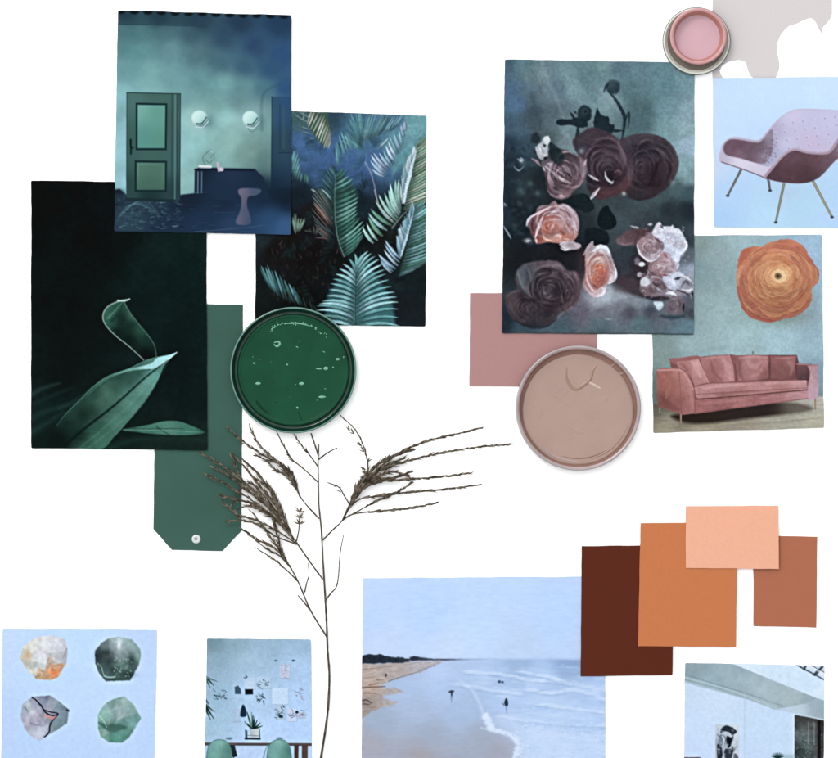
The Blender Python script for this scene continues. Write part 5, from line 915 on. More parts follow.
    P.line(ex([(553, 490), (624, 495)]), 1.4, 1.4, (156, 110, 118))
    P.poly(ex([(58, 514), (70, 504), (140, 506), (166, 520), (180, 548), (192, 580), (194, 664), (150, 669), (62, 640)]), [z5(75, 540) + ((150, 84, 78),), z5(110, 560) + ((150, 84, 78),), z5(80, 620) + ((104, 56, 52),), z5(130, 640) + ((128, 72, 72),), z5(170, 560) + ((170, 112, 114),), z5(180, 640) + ((156, 98, 100),), z5(150, 520) + ((184, 124, 124),)], soft=1, tex=.1, tsize=4)
    P.line(ex([(62, 512), (138, 512), (160, 530), (186, 580)]), 1.7, 1.5, (206, 150, 154), a=.8); P.line(ex([(137, 516), (142, 580), (145, 666)]), .7, .7, (112, 62, 60), a=.8)
    P.line(ex([(170, 530), (186, 560), (192, 590), (193, 660)]), .8, .8, (88, 46, 48), a=.7)
    # small pillow
    cushion([(126, 480), (170, 476), (205, 472), (222, 510), (243, 556), (215, 562), (192, 568), (180, 540), (160, 516), (132, 500)], [(150, 488, (170, 110, 112)), (195, 490, (204, 152, 156)), (215, 530, (190, 136, 142)), (200, 555, (170, 112, 118)), (165, 505, (150, 94, 96))], 4)
    P.line(ex([(204, 473), (222, 512), (242, 556)]), .9, .8, (214, 164, 170), a=.8)
    Zs = Zoomed(P, 640, 225, 3.525)   # velvet sheen and creases
    for pts, w0, w1, c, a in (([(290, 470), (308, 500), (318, 545)], 26, 18, (206, 156, 162), .6), ([(225, 472), (270, 466), (312, 464)], 8, 6, (200, 150, 154), .6), ([(350, 468), (400, 464), (450, 468)], 8, 6, (206, 158, 164), .6), ([(375, 475), (400, 500), (430, 480)], 24, 12, (196, 144, 152), .5), ([(380, 540), (420, 520), (436, 490)], 12, 8, (190, 138, 146), .5), ([(350, 480), (352, 520), (362, 546)], 16, 10, (96, 52, 56), .5), ([(250, 480), (262, 520), (290, 548)], 14, 8, (110, 60, 64), .5),
                              ([(475, 468), (510, 470), (545, 466)], 7, 5, (188, 138, 142), .6), ([(520, 480), (535, 500), (530, 530)], 16, 10, (176, 122, 128), .5), ([(468, 500), (480, 530)], 18, 10, (96, 52, 56), .5), ([(180, 482), (200, 500), (214, 540)], 20, 14, (222, 172, 178), .6), ([(140, 484), (160, 504), (186, 545)], 9, 6, (120, 66, 68), .5), ([(215, 578), (300, 566), (400, 560)], 12, 8, (214, 164, 170), .6), ([(430, 560), (500, 556), (580, 553)], 10, 8, (206, 156, 164), .55), ([(260, 598), (350, 590), (470, 582)], 8, 6, (112, 62, 66), .5),
                              ([(205, 630), (300, 622), (380, 612)], 14, 10, (178, 116, 122), .5), ([(420, 612), (500, 602), (585, 594)], 14, 10, (186, 132, 142), .5), ([(75, 530), (100, 560), (90, 620)], 24, 14, (168, 98, 92), .4), ([(70, 600), (110, 640), (140, 650)], 26, 14, (84, 42, 40), .5), ([(172, 560), (182, 610), (184, 650)], 12, 8, (186, 128, 132), .5), ([(600, 520), (612, 560), (606, 605)], 12, 10, (202, 158, 172), .6)):
        Zs.ln(pts, w0, w1, c, soft=2, a=a)
    for k in range(160):
        x = rs.uniform(200, 590); y = rs.uniform(556, 650) - (x - 200) * .06; Zs.ln([(x, y), (x + rs.uniform(6, 24), y - rs.uniform(-2, 4))], rs.uniform(2, 5), 1, rs.choice([(196, 142, 148), (118, 66, 70), (168, 112, 118)]), a=rs.uniform(.15, .35))
    P.part(None)
    for kind, c, k in (('printed_sofa', (182, 134, 130), .26), ('printed_flower', (226, 166, 134), .14)):
        i = P.names.index(kind); m = (P.id == i)[..., None] * k; P.img = P.img * (1 - m) + np.array(c, float) * m
    P.ell(*z5(398, 450), .8, 1.6, (80, 96, 92), a=.7)
    P.grain(.06, 1.8, 30, o=2)
    P.finish(0.86, (1.01, 1.01, 0.99), 0.1, 0.2)
    return P
build_print('photo_print', paint_sofa(), [(651, 235.8), (821.6, 234.8), (824, 428), (653.2, 432.8)], 0,
            'print of a dusty pink velvet sofa below an orange ranunculus bloom', PG, 6)

def z8(x, y): return (350 + x / 3.104, 560 + y / 3.104)
def paint_beach():
    P = Paint(360, 575, 607, 785)
    ex = lambda L: [z8(*p) for p in L]
    P.bg([(370, 585, (192, 214, 250)), (480, 582, (190, 214, 252)), (600, 580, (190, 212, 248)), (370, 620, (188, 212, 250)), (430, 615, (186, 212, 250)), (480, 630, (192, 216, 250)), (560, 620, (186, 212, 250)), (380, 645, (196, 214, 246)), (450, 648, (198, 216, 246)), (520, 650, (190, 210, 242)), (590, 650, (188, 208, 242))])
    P.grain(.008, 20, 2)
    P.poly([(355, 661), (450, 659), (605, 659.5), (612, 662), (612, 790), (355, 790)],
           [(460, 662, (176, 198, 232)), (520, 662, (156, 182, 218)), (570, 662, (142, 168, 208)), (604, 664, (140, 166, 206)), (440, 672, (184, 204, 240)), (480, 672, (178, 200, 236)), (540, 676, (176, 200, 238)), (600, 682, (170, 196, 236)), (400, 690, (172, 194, 228)), (440, 690, (176, 198, 234)), (420, 710, (170, 188, 218)), (460, 710, (168, 190, 224)), (380, 720, (160, 176, 200)), (430, 735, (160, 172, 194)), (480, 740, (160, 170, 190)), (370, 745, (166, 168, 182)), (420, 756, (164, 162, 172)), (500, 754, (160, 164, 180)), (500, 700, (172, 196, 234)), (540, 710, (172, 198, 236)), (590, 720, (176, 202, 240)), (540, 740, (186, 208, 242)), (600, 752, (178, 204, 238)), (450, 780, (160, 158, 168)), (560, 780, (184, 206, 240))], soft=1.2)
    P.line([(440, 659.3), (500, 658.6), (606, 659.3)], 1.2, 1.8, (164, 188, 224), soft=2, a=.5)
    P.grain(.03, 8, 6, aniso=.25)
    rs = random.Random(6)
    # surf
    for k in range(260):
        t = rs.random() ** .6; y = 662 + 100 * t; xl = 466 + 46 * ((y - 662) / 100) ** .6; x = rs.uniform(xl + 6, 606); L = rs.uniform(2, 8 + 12 * t)
        P.line([(x, y), (x + L * .5, y + rs.uniform(-1, 1)), (x + L, y + rs.uniform(-1, 2))], rs.uniform(.4, .9 + 1.0 * t), .3, rs.choice([(208, 226, 252), (214, 230, 252), (150, 178, 218), (196, 216, 248)]), soft=1.2, a=rs.uniform(.2, .6))
    for L in ([(466, 672), (500, 674), (530, 680), (560, 682), (606, 690)], [(530, 690), (552, 693), (575, 690), (606, 700)], [(455, 684), (490, 690), (520, 694)], [(520, 672), (545, 676), (560, 680)], [(500, 716), (540, 722), (606, 726)], [(540, 704), (570, 708), (606, 712)]):
        sp = smooth(L, 14)
        for p in sp:
            for q in range(3): P.ell(p[0] + rs.uniform(-3, 3), p[1] + rs.uniform(-1.6, 1.2), rs.uniform(1, 3.4), rs.uniform(.4, .9), (212, 228, 252), soft=1.6, a=rs.uniform(.12, .42))
            P.ell(p[0] + rs.uniform(-3, 3), p[1] + 2.2, rs.uniform(1.5, 4), .6, (148, 174, 212), soft=1.6, a=.35)
    P.line([(534, 692), (556, 688), (566, 692)], 1.2, .5, (140, 164, 200), soft=1.4, a=.6)
    P.line(ex([(330, 365), (375, 398), (400, 440), (415, 480), (425, 505)]), 1.6, 3, (208, 225, 250), soft=3, a=.55, lens=True); P.line(ex([(300, 370), (360, 400), (385, 440), (400, 500)]), 1, 1, (148, 172, 210), soft=2, a=.35)
    P.line(ex([(405, 520), (450, 532), (500, 545), (520, 575), (508, 615), (500, 700)]), 2.4, 2.8, (218, 232, 253), soft=1.8, a=.8, lens=True)
    for p in smooth([z8(*q) for q in ((415, 480), (425, 505), (440, 525), (500, 545), (520, 575), (508, 615), (500, 700))], 20):
        for q in range(3): P.ell(p[0] + rs.uniform(-1.5, 5), p[1] + rs.uniform(-1.8, 1.8), rs.uniform(.6, 2.2), rs.uniform(.4, 1.1), (220, 233, 253), soft=1.2, a=rs.uniform(.2, .7))
    P.poly(ex([(425, 505), (470, 525), (520, 550), (530, 580), (520, 640), (800, 640), (800, 540), (600, 520), (480, 480)]), (196, 216, 248), soft=10, a=.55)
    for k in range(300):
        x = rs.uniform(505, 606); y = rs.uniform(722, 775); 
        if x < 515 and y > 735: continue
        P.ell(x, y, rs.uniform(.5, 1.8), rs.uniform(.3, .9), rs.choice([(222, 234, 252), (150, 180, 214), (206, 222, 248), (168, 192, 224)]), soft=1, a=rs.uniform(.3, .75))
    for k in range(420):
        x = rs.uniform(470, 608); y = rs.uniform(666, 784)
        if x < 470 + 50 * min(1, (y - 664) / 80): continue
        P.ell(x, y, rs.uniform(2, 9), rs.uniform(.5, 1.8), rs.choice([(206, 223, 249), (214, 229, 251), (196, 215, 245), (176, 200, 235)]), soft=2.2, a=rs.uniform(.1, .32), wob=.5, seed=k)
    for q in ((540, 700, 40, 5), (560, 716, 40, 6), (540, 735, 30, 8), (585, 690, 24, 5), (560, 755, 40, 12)): P.glow(*q, (202, 220, 248), .4)
    # beach of dry sand
    P.poly(ex([(30, 322), (100, 320), (200, 314), (290, 312), (270, 326), (235, 340), (205, 352), (170, 360), (120, 374), (95, 392), (140, 398), (170, 410), (120, 416), (100, 426), (150, 440), (140, 450), (100, 458), (70, 468), (30, 494)]), [z8(60, 340) + ((182, 168, 162),), z8(120, 340) + ((176, 166, 166),), z8(230, 325) + ((176, 172, 180),), z8(60, 400) + ((190, 172, 160),), z8(60, 440) + ((150, 138, 134),), z8(120, 440) + ((172, 166, 168),)], soft=1.8, sm=False, wob=2.4, tex=.16, tsize=3, aniso=.3)
    for k in range(120):
        x = rs.uniform(362, 400); y = rs.uniform(666, 708) ; P.line([(x, y), (x + rs.uniform(1, 5), y + rs.uniform(-.6, .3))], .7, .3, rs.choice([(120, 96, 84), (206, 190, 178), (140, 120, 110)]), a=rs.uniform(.1, .4) * (1 if y < 700 - (x - 362) * .7 else .15))
    for L, w, c in (([(38, 340), (80, 335), (130, 330)], .9, (130, 110, 100)), ([(120, 376), (160, 362), (200, 350), (262, 326)], 1.1, (100, 100, 112)), ([(38, 352), (90, 345), (150, 338)], .9, (200, 186, 176)), ([(38, 396), (70, 394), (110, 392)], 2, (100, 76, 66)), ([(38, 412), (60, 412), (84, 416)], 1.3, (124, 92, 80)), ([(38, 436), (52, 434), (66, 444)], 2.2, (70, 54, 50)), ([(60, 388), (90, 380)], 1.3, (120, 92, 80)), ([(40, 446), (60, 448)], 2, (90, 72, 66)), ([(84, 372), (104, 372)], 1, (110, 86, 76)), ([(38, 366), (84, 362)], .9, (150, 128, 116))): P.line(ex(L), w, w * .5, c, a=.8)
    P.part('printed_treeline')
    P.poly(ex([(30, 322), (30, 298), (60, 292), (90, 294), (112, 296), (130, 300), (150, 300), (178, 308), (184, 316), (150, 319), (100, 318), (70, 321)]), (34, 42, 54), soft=1, wob=1.4, tex=.35, tsize=2)
    P.line(ex([(150, 308), (200, 309)]), 2, 1.6, (44, 52, 62)); P.poly(ex([(184, 302), (200, 298), (230, 303), (260, 306), (330, 306), (430, 308), (330, 311), (250, 311), (190, 312)]), [z8(190, 305) + ((40, 46, 58),), z8(250, 308) + ((60, 70, 86),), z8(400, 309) + ((150, 168, 200),)], soft=.8, wob=.4)
    P.part(None)
    P.ell(*z8(112, 357), 1.1, 1.6, (56, 48, 50))
    P.part('printed_surfer'); x, y = z8(315, 409); P.poly([(x - 3, y - .6), (x - .5, y - 1.8), (x + 2.6, y - 1.3), (x + 3, y - .2), (x + 1, y + .6), (x + .9, y + 2.4), (x + .6, y + 4.6), (x - .5, y + 4.6), (x - .7, y + 1), (x - 2.8, y + .5)], (38, 48, 64), soft=1); P.part(None); P.line([(x, y + 5), (x, y + 10)], 1.8, 1, (120, 134, 160), a=.7)
    P.part('printed_swimmer'); x, y = z8(485, 441); P.poly([(x - .5, y - 4), (x + 1, y - 3.6), (x + 2, y + 1), (x + 1.2, y + 4), (x - 1.2, y + 3.6), (x - 2, y)], (34, 46, 64), sm=True); P.line([(x - 2.4, y + 3), (x - 3.4, y + 1)], .7, .5, (40, 50, 70)); P.part(None); P.line([(x, y + 5), (x + .4, y + 11)], 2, .8, (120, 142, 180), a=.7)
    P.part('printed_swimmer'); x, y = z8(467, 377); P.ell(x - 1.2, y, 1.7, 1.4, (56, 76, 110)); P.ell(x + 2, y + .6, 1.5, 1, (66, 84, 116)); P.part(None)
    P.grain(.012, 2, 40, o=2)
    P.finish(1, (1.01, 1.01, 1.005), 0.3, 0)
    return P
build_print('photo_print', paint_beach(), [(362.6, 578), (605.6, 576.4), (605, 782), (361.2, 782)], 0,
            'wide print of a hazy beach with surf and three small figures', PG, 7, lift=.8)

def z1(x, y): return (x / 5.24, 620 + y / 5.24)
def paint_stones():
    P = Paint(0, 628, 158, 784)
    ex = lambda L: [z1(*p) for p in L]
    P.bg([(10, 635, (190, 216, 252)), (80, 640, (188, 218, 254)), (150, 640, (186, 212, 250)), (80, 690, (188, 216, 254)), (10, 740, (182, 210, 248)), (150, 740, (184, 212, 250)), (80, 770, (184, 212, 250))])
    P.grain(.008, 12, 2)
    rs = random.Random(2)
    def stone(L, cs, facets, sd):
        P.part('printed_gemstone')
        P.poly(ex(L), [z1(x, y) + (c,) for x, y, c in cs], soft=1.3, tex=.12, tsize=4, seed=sd)
        cx = sum(p[0] for p in L) / len(L); cy = sum(p[1] for p in L) / len(L)
        for k in range(facets):
            i = rs.randrange(len(L)); a = L[i]; b = L[(i + 1) % len(L)]
            q = (cx + rs.uniform(-60, 60), cy + rs.uniform(-60, 60))
            P.poly(ex([a, b, q]), rs.choice([(236, 240, 244), (96, 110, 116), (210, 222, 226)]), soft=1.5, a=.14)
    stone([(118, 145), (160, 108), (205, 84), (280, 82), (342, 98), (356, 160), (345, 230), (318, 275), (300, 302), (265, 314), (190, 308), (140, 260), (108, 200)],
          [(140, 160, (212, 214, 206)), (230, 110, (220, 222, 228)), (320, 130, (204, 208, 224)), (345, 190, (180, 180, 190)), (200, 200, (214, 222, 232)), (140, 190, (206, 194, 174)), (180, 250, (204, 204, 196)), (260, 160, (216, 216, 222))], 8, 1)
    P.poly(ex([(180, 300), (205, 250), (235, 265), (250, 200), (268, 180), (290, 230), (320, 225), (345, 225), (318, 275), (300, 302), (265, 314), (190, 308)]), [z1(190, 295) + ((186, 166, 136),), z1(260, 210) + ((176, 170, 156),), z1(280, 275) + ((226, 140, 92),), z1(330, 245) + ((196, 150, 120),), z1(240, 290) + ((200, 168, 134),)], soft=1.6, a=.9, tex=.2, tsize=2)
    P.glow(*z1(145, 185), 3, 5, (206, 168, 124), .7); P.glow(*z1(280, 275), 4, 3, (232, 130, 76), .8); P.line(ex([(120, 150), (150, 210), (185, 300)]), .7, .5, (180, 184, 180), a=.7); P.line(ex([(350, 150), (330, 200)]), 2, 1, (156, 158, 176), a=.7)
    stone([(499, 160), (530, 122), (570, 96), (625, 88), (690, 100), (735, 150), (740, 185), (728, 235), (700, 285), (683, 316), (555, 320), (520, 280), (500, 225)],
          [(540, 130, (110, 132, 134)), (620, 110, (186, 210, 220)), (690, 130, (150, 176, 178)), (720, 190, (150, 180, 180)), (530, 190, (46, 48, 54)), (570, 190, (76, 82, 86)), (620, 180, (150, 162, 172)), (660, 170, (130, 146, 150)), (690, 210, (64, 92, 86)), (560, 240, (56, 82, 80)), (620, 240, (110, 148, 138)), (670, 270, (50, 80, 74)), (600, 300, (60, 84, 82)), (680, 305, (64, 84, 92)), (530, 280, (90, 116, 124))], 8, 2)
    for q in ((525, 190, 5, 6), (560, 170, 5, 3), (575, 215, 6, 5), (690, 210, 4, 7), (600, 260, 6, 4), (670, 285, 7, 3)): P.glow(*z1(q[0], q[1]), q[2], q[3], (34, 50, 50), .6)
    P.line(ex([(515, 225), (530, 250), (545, 290), (580, 300), (605, 295)]), 1.8, 1.2, (150, 190, 184), a=.9); P.line(ex([(500, 180), (520, 230), (540, 290)]), 1.2, 1, (50, 66, 66), a=.8)
    for k in range(40):
        x, y = z1(rs.uniform(590, 690), rs.uniform(200, 300)); P.line([(x, y), (x + rs.uniform(-2, 2), y + rs.uniform(-2, 2))], 1, .4, rs.choice([(166, 196, 184), (46, 74, 66), (120, 156, 146)]), a=.7)
    P.glow(*z1(625, 130), 2, 5, (232, 240, 246), .8)
    stone([(108, 500), (118, 440), (150, 415), (180, 400), (260, 395), (310, 425), (362, 468), (352, 540), (300, 575), (245, 608), (205, 634), (160, 606), (125, 560)],
          [(140, 450, (150, 172, 186)), (180, 470, (178, 176, 196)), (150, 530, (168, 166, 188)), (200, 520, (172, 166, 186)), (210, 590, (186, 196, 218)), (250, 500, (150, 132, 148)), (260, 420, (84, 96, 128)), (230, 430, (136, 146, 170)), (310, 440, (120, 146, 156)), (330, 490, (112, 134, 150)), (290, 540, (110, 140, 150)), (320, 540, (120, 150, 158))], 8, 3)
    P.line(ex([(170, 405), (195, 425), (220, 455), (240, 485), (275, 500), (300, 495)]), 1.4, 1.4, (34, 38, 56)); P.line(ex([(230, 470), (260, 480), (305, 490), (280, 520), (262, 550), (258, 585), (235, 612)]), 1.2, 1.4, (44, 42, 60)); P.line(ex([(245, 500), (275, 515), (295, 500)]), 2.6, 1, (200, 130, 130), a=.8)
    P.line(ex([(130, 455), (150, 480)]), 1, .5, (94, 110, 124), a=.7); P.line(ex([(160, 540), (190, 550), (215, 548)]), 1, .5, (120, 118, 140), a=.7); P.line(ex([(350, 470), (362, 475)]), 1.6, 1.2, (64, 76, 96))
    stone([(513, 500), (530, 465), (560, 430), (600, 412), (650, 398), (700, 440), (725, 485), (740, 512), (712, 560), (680, 612), (640, 642), (570, 640), (530, 610), (514, 570)],
          [(560, 450, (142, 184, 180)), (620, 440, (104, 138, 134)), (660, 420, (140, 174, 168)), (700, 480, (118, 158, 158)), (640, 480, (140, 160, 170)), (590, 490, (146, 178, 178)), (540, 500, (150, 198, 188)), (540, 550, (112, 164, 150)), (590, 565, (52, 96, 84)), (650, 560, (76, 118, 108)), (620, 610, (94, 160, 148)), (700, 550, (130, 178, 174)), (670, 600, (88, 142, 130)), (720, 520, (106, 156, 156))], 8, 4)
    P.poly(ex([(515, 535), (560, 545), (620, 545), (665, 562), (600, 585), (560, 578)]), (62, 100, 90), soft=2.5, sm=True, a=.8); P.line(ex([(520, 500), (545, 530), (560, 560)]), 1, .6, (190, 224, 216), a=.6)
    P.part(None)
    for L in ([(160, 758), (200, 742), (250, 748), (290, 770)], [(560, 758), (610, 742), (650, 752), (690, 780)]): pass
    P.grain(.02, 2, 5, o=2)
    P.finish(0.9, (1, 1, 1), 0.35, 0.5)
    return P
build_print('photo_print', paint_stones(), [(3, 629), (157.6, 629.4), (154, 782), (.6, 782)], 0,
            'pale blue print of four faceted gemstones at the lower left', PG, 8, lift=.8)

def z2(x, y): return (190 + x / 5.24, 628 + y / 5.24)
def paint_desk():
    P = Paint(204, 637, 313, 784)
    ex = lambda L: [z2(*p) for p in L]
    P.bg([(212, 643, (112, 142, 156)), (240, 643, (140, 170, 188)), (270, 643, (150, 182, 206)), (305, 643, (150, 182, 210)), (215, 660, (140, 172, 192)), (250, 660, (164, 194, 218)), (300, 665, (172, 202, 236)), (215, 690, (150, 184, 208)), (250, 690, (176, 206, 238)), (300, 700, (178, 208, 246)), (215, 725, (160, 194, 218)), (260, 735, (184, 214, 250)), (305, 735, (180, 210, 250)), (250, 755, (184, 208, 244)), (220, 755, (170, 200, 234))])
    P.grain(.03, 5, 3); rs = random.Random(9)
    # papers and little pictures pinned on the wall
    for (x0, y0, x1, y1, c) in ((430, 315, 515, 400, (196, 218, 244)), (222, 425, 262, 492, (166, 192, 220)), (290, 262, 345, 320, (186, 208, 232)), (470, 190, 525, 262, (190, 202, 226)), (512, 420, 560, 490, (196, 210, 238)), (562, 440, 605, 472, (184, 196, 224)), (352, 255, 425, 318, (176, 202, 228)), (446, 400, 500, 480, (172, 196, 220))):
        P.part('printed_wall_picture'); P.poly(ex([(x0, y0), (x1, y0), (x1, y1), (x0, y1)]), c, soft=.8, a=.95); P.line(ex([(x0, y1), (x1, y1)]), .5, .5, (124, 146, 170), a=.5); P.line(ex([(x1, y0), (x1, y1)]), .5, .5, (134, 156, 180), a=.4)
    P.part(None)
    def scrib(x0, y0, x1, y1, n, cs, w=.9):
        for k in range(n):
            x = rs.uniform(x0, x1); y = rs.uniform(y0, y1); P.line(ex([(x, y), (x + rs.uniform(-16, 16), y + rs.uniform(-14, 14))]), w, w * .5, rs.choice(cs), a=rs.uniform(.4, .9))
    Bk = [(44, 64, 76), (60, 84, 98), (90, 114, 130), (28, 44, 54)]
    scrib(118, 325, 200, 375, 26, Bk, .8); scrib(475, 195, 520, 260, 18, [(140, 142, 166), (108, 128, 146), (190, 160, 176)], .7); scrib(555, 320, 592, 372, 18, [(120, 120, 136), (160, 140, 152), (100, 120, 130)], .9)
    scrib(452, 410, 495, 470, 16, Bk); scrib(350, 258, 385, 310, 8, Bk, .8); scrib(395, 265, 425, 305, 6, Bk, .7); scrib(515, 430, 600, 470, 26, [(110, 124, 150), (70, 90, 104), (150, 150, 176)], .8); scrib(350, 345, 388, 382, 20, Bk, 1); scrib(282, 256, 300, 264, 3, Bk)
    P.ell(*z2(542, 170), 1.7, 1.0, (66, 104, 112)); P.ell(*z2(450, 170), 1.7, 1.1, (96, 128, 148)); P.ell(*z2(560, 440), 1.6, 1.4, (40, 60, 66)); P.ell(*z2(475, 462), 2.2, 1.6, (44, 70, 84)); P.line(ex([(385, 380), (388, 400)]), 1.2, .8, (70, 90, 104))
    P.part('printed_wall_picture'); P.poly(ex([(287, 320), (330, 319), (331, 347), (289, 348)]), (16, 30, 42)); P.part(None)
    P.part('printed_wall_picture'); P.poly(ex([(234, 308), (252, 300), (266, 320), (268, 345), (236, 345)]), (66, 92, 112)); P.part(None)
    P.part('printed_vase'); P.poly(ex([(278, 400), (288, 412), (296, 440), (294, 462), (266, 464), (264, 440), (270, 414)]), (36, 56, 76), sm=True); P.part(None)
    # leaves entering from the left
    P.part('printed_plant')
    for a, b, c in (((80, 255), (125, 300), (40, 64, 62)), ((80, 262), (105, 310), (70, 100, 100)), ((80, 375), (100, 400), (60, 90, 90)), ((80, 405), (125, 475), (28, 46, 46)), ((80, 420), (108, 480), (48, 74, 72)), ((80, 400), (130, 440), (60, 88, 88)), ((85, 258), (145, 280), (90, 122, 130))): P.line([z2(*a), z2(*b)], 2.6, .5, c)
    P.part('printed_plant')
    for (x, y) in ((300, 440), (322, 440), (286, 488), (300, 500), (378, 512), (352, 480), (340, 462), (312, 470), (368, 496), (330, 455)): P.line([z2(330, 528), z2((330 + x) / 2 + (x - 330) * .1, (528 + y) / 2), z2(x, y)], 2.4, .6, rs.choice([(40, 72, 62), (70, 106, 92), (28, 52, 50), (108, 144, 134)]))
    P.poly(ex([(312, 528), (362, 528), (360, 572), (318, 572)]), [z2(320, 550) + ((150, 168, 172),), z2(345, 550) + ((206, 216, 222),)]); P.part(None)
    P.poly(ex([(288, 532), (300, 536), (302, 584), (290, 584)]), (70, 86, 96)); P.line(ex([(290, 578), (366, 580)]), 2, 2, (48, 62, 74)); P.line(ex([(300, 562), (366, 564)]), .6, .6, (110, 120, 130)); P.line(ex([(364, 530), (366, 580)]), .9, .9, (70, 84, 96))
    P.part('printed_table'); P.line(ex([(78, 604), (300, 606), (640, 607)]), 2, 2, (92, 84, 84)); P.line(ex([(78, 612), (640, 614)]), .8, .8, (52, 48, 52))
    P.poly(ex([(546, 612), (570, 612), (566, 790), (546, 790)]), (78, 58, 56)); P.poly(ex([(586, 612), (618, 612), (618, 790), (586, 790)]), [z2(595, 650) + ((64, 48, 50),), z2(610, 650) + ((108, 92, 88),)]); P.part(None)
    P.poly(ex([(205, 612), (235, 614), (248, 670), (225, 680)]), (40, 52, 60))
    for (x0, x1, s) in ((88, 222, 1), (402, 534, 2)):
        P.part('printed_chair')
        m = (x0 + x1) / 2
        P.poly(ex([(x0 - 4, 800), (x0 + 2, 660), (x0 + 14, 612), (x0 + 38, 588), (m, 582), (x1 - 36, 588), (x1 - 14, 612), (x1 - 2, 660), (x1 + 6, 800)]), [z2(x0 + 15, 620) + ((110, 158, 158),), z2(m, 600) + ((134, 184, 178),), z2(x1 - 15, 640) + ((72, 116, 112),), z2(m - 20, 670) + ((124, 178, 170),), z2(m + 20, 680) + ((86, 136, 126),), z2(x0 + 8, 700) + ((96, 146, 146),)], soft=1, sm=True)
        P.line(ex([(x0, 680), (x0 + 10, 620), (x0 + 38, 590), (m, 584), (x1 - 36, 590)]), .8, .6, (60, 96, 100), a=.7); P.part(None)
    P.line(ex([(385, 680), (395, 640), (410, 612)]), 1.4, 1, (110, 156, 158)); P.ell(*z2(205, 578), 3.4, 1.2, (96, 134, 142)); P.ell(*z2(470, 577), 3.4, 1.2, (110, 150, 160))
    P.grain(.04, 1.8, 9, o=2)
    P.finish(0.95, (1, 1, 1), 0, 0.3)
    return P
build_print('photo_print', paint_desk(), [(206.8, 638.6), (310.8, 639), (312.4, 782), (204.4, 782)], 0,
            'small print of a workroom with two teal chairs at a table', PG, 9, lift=.6)

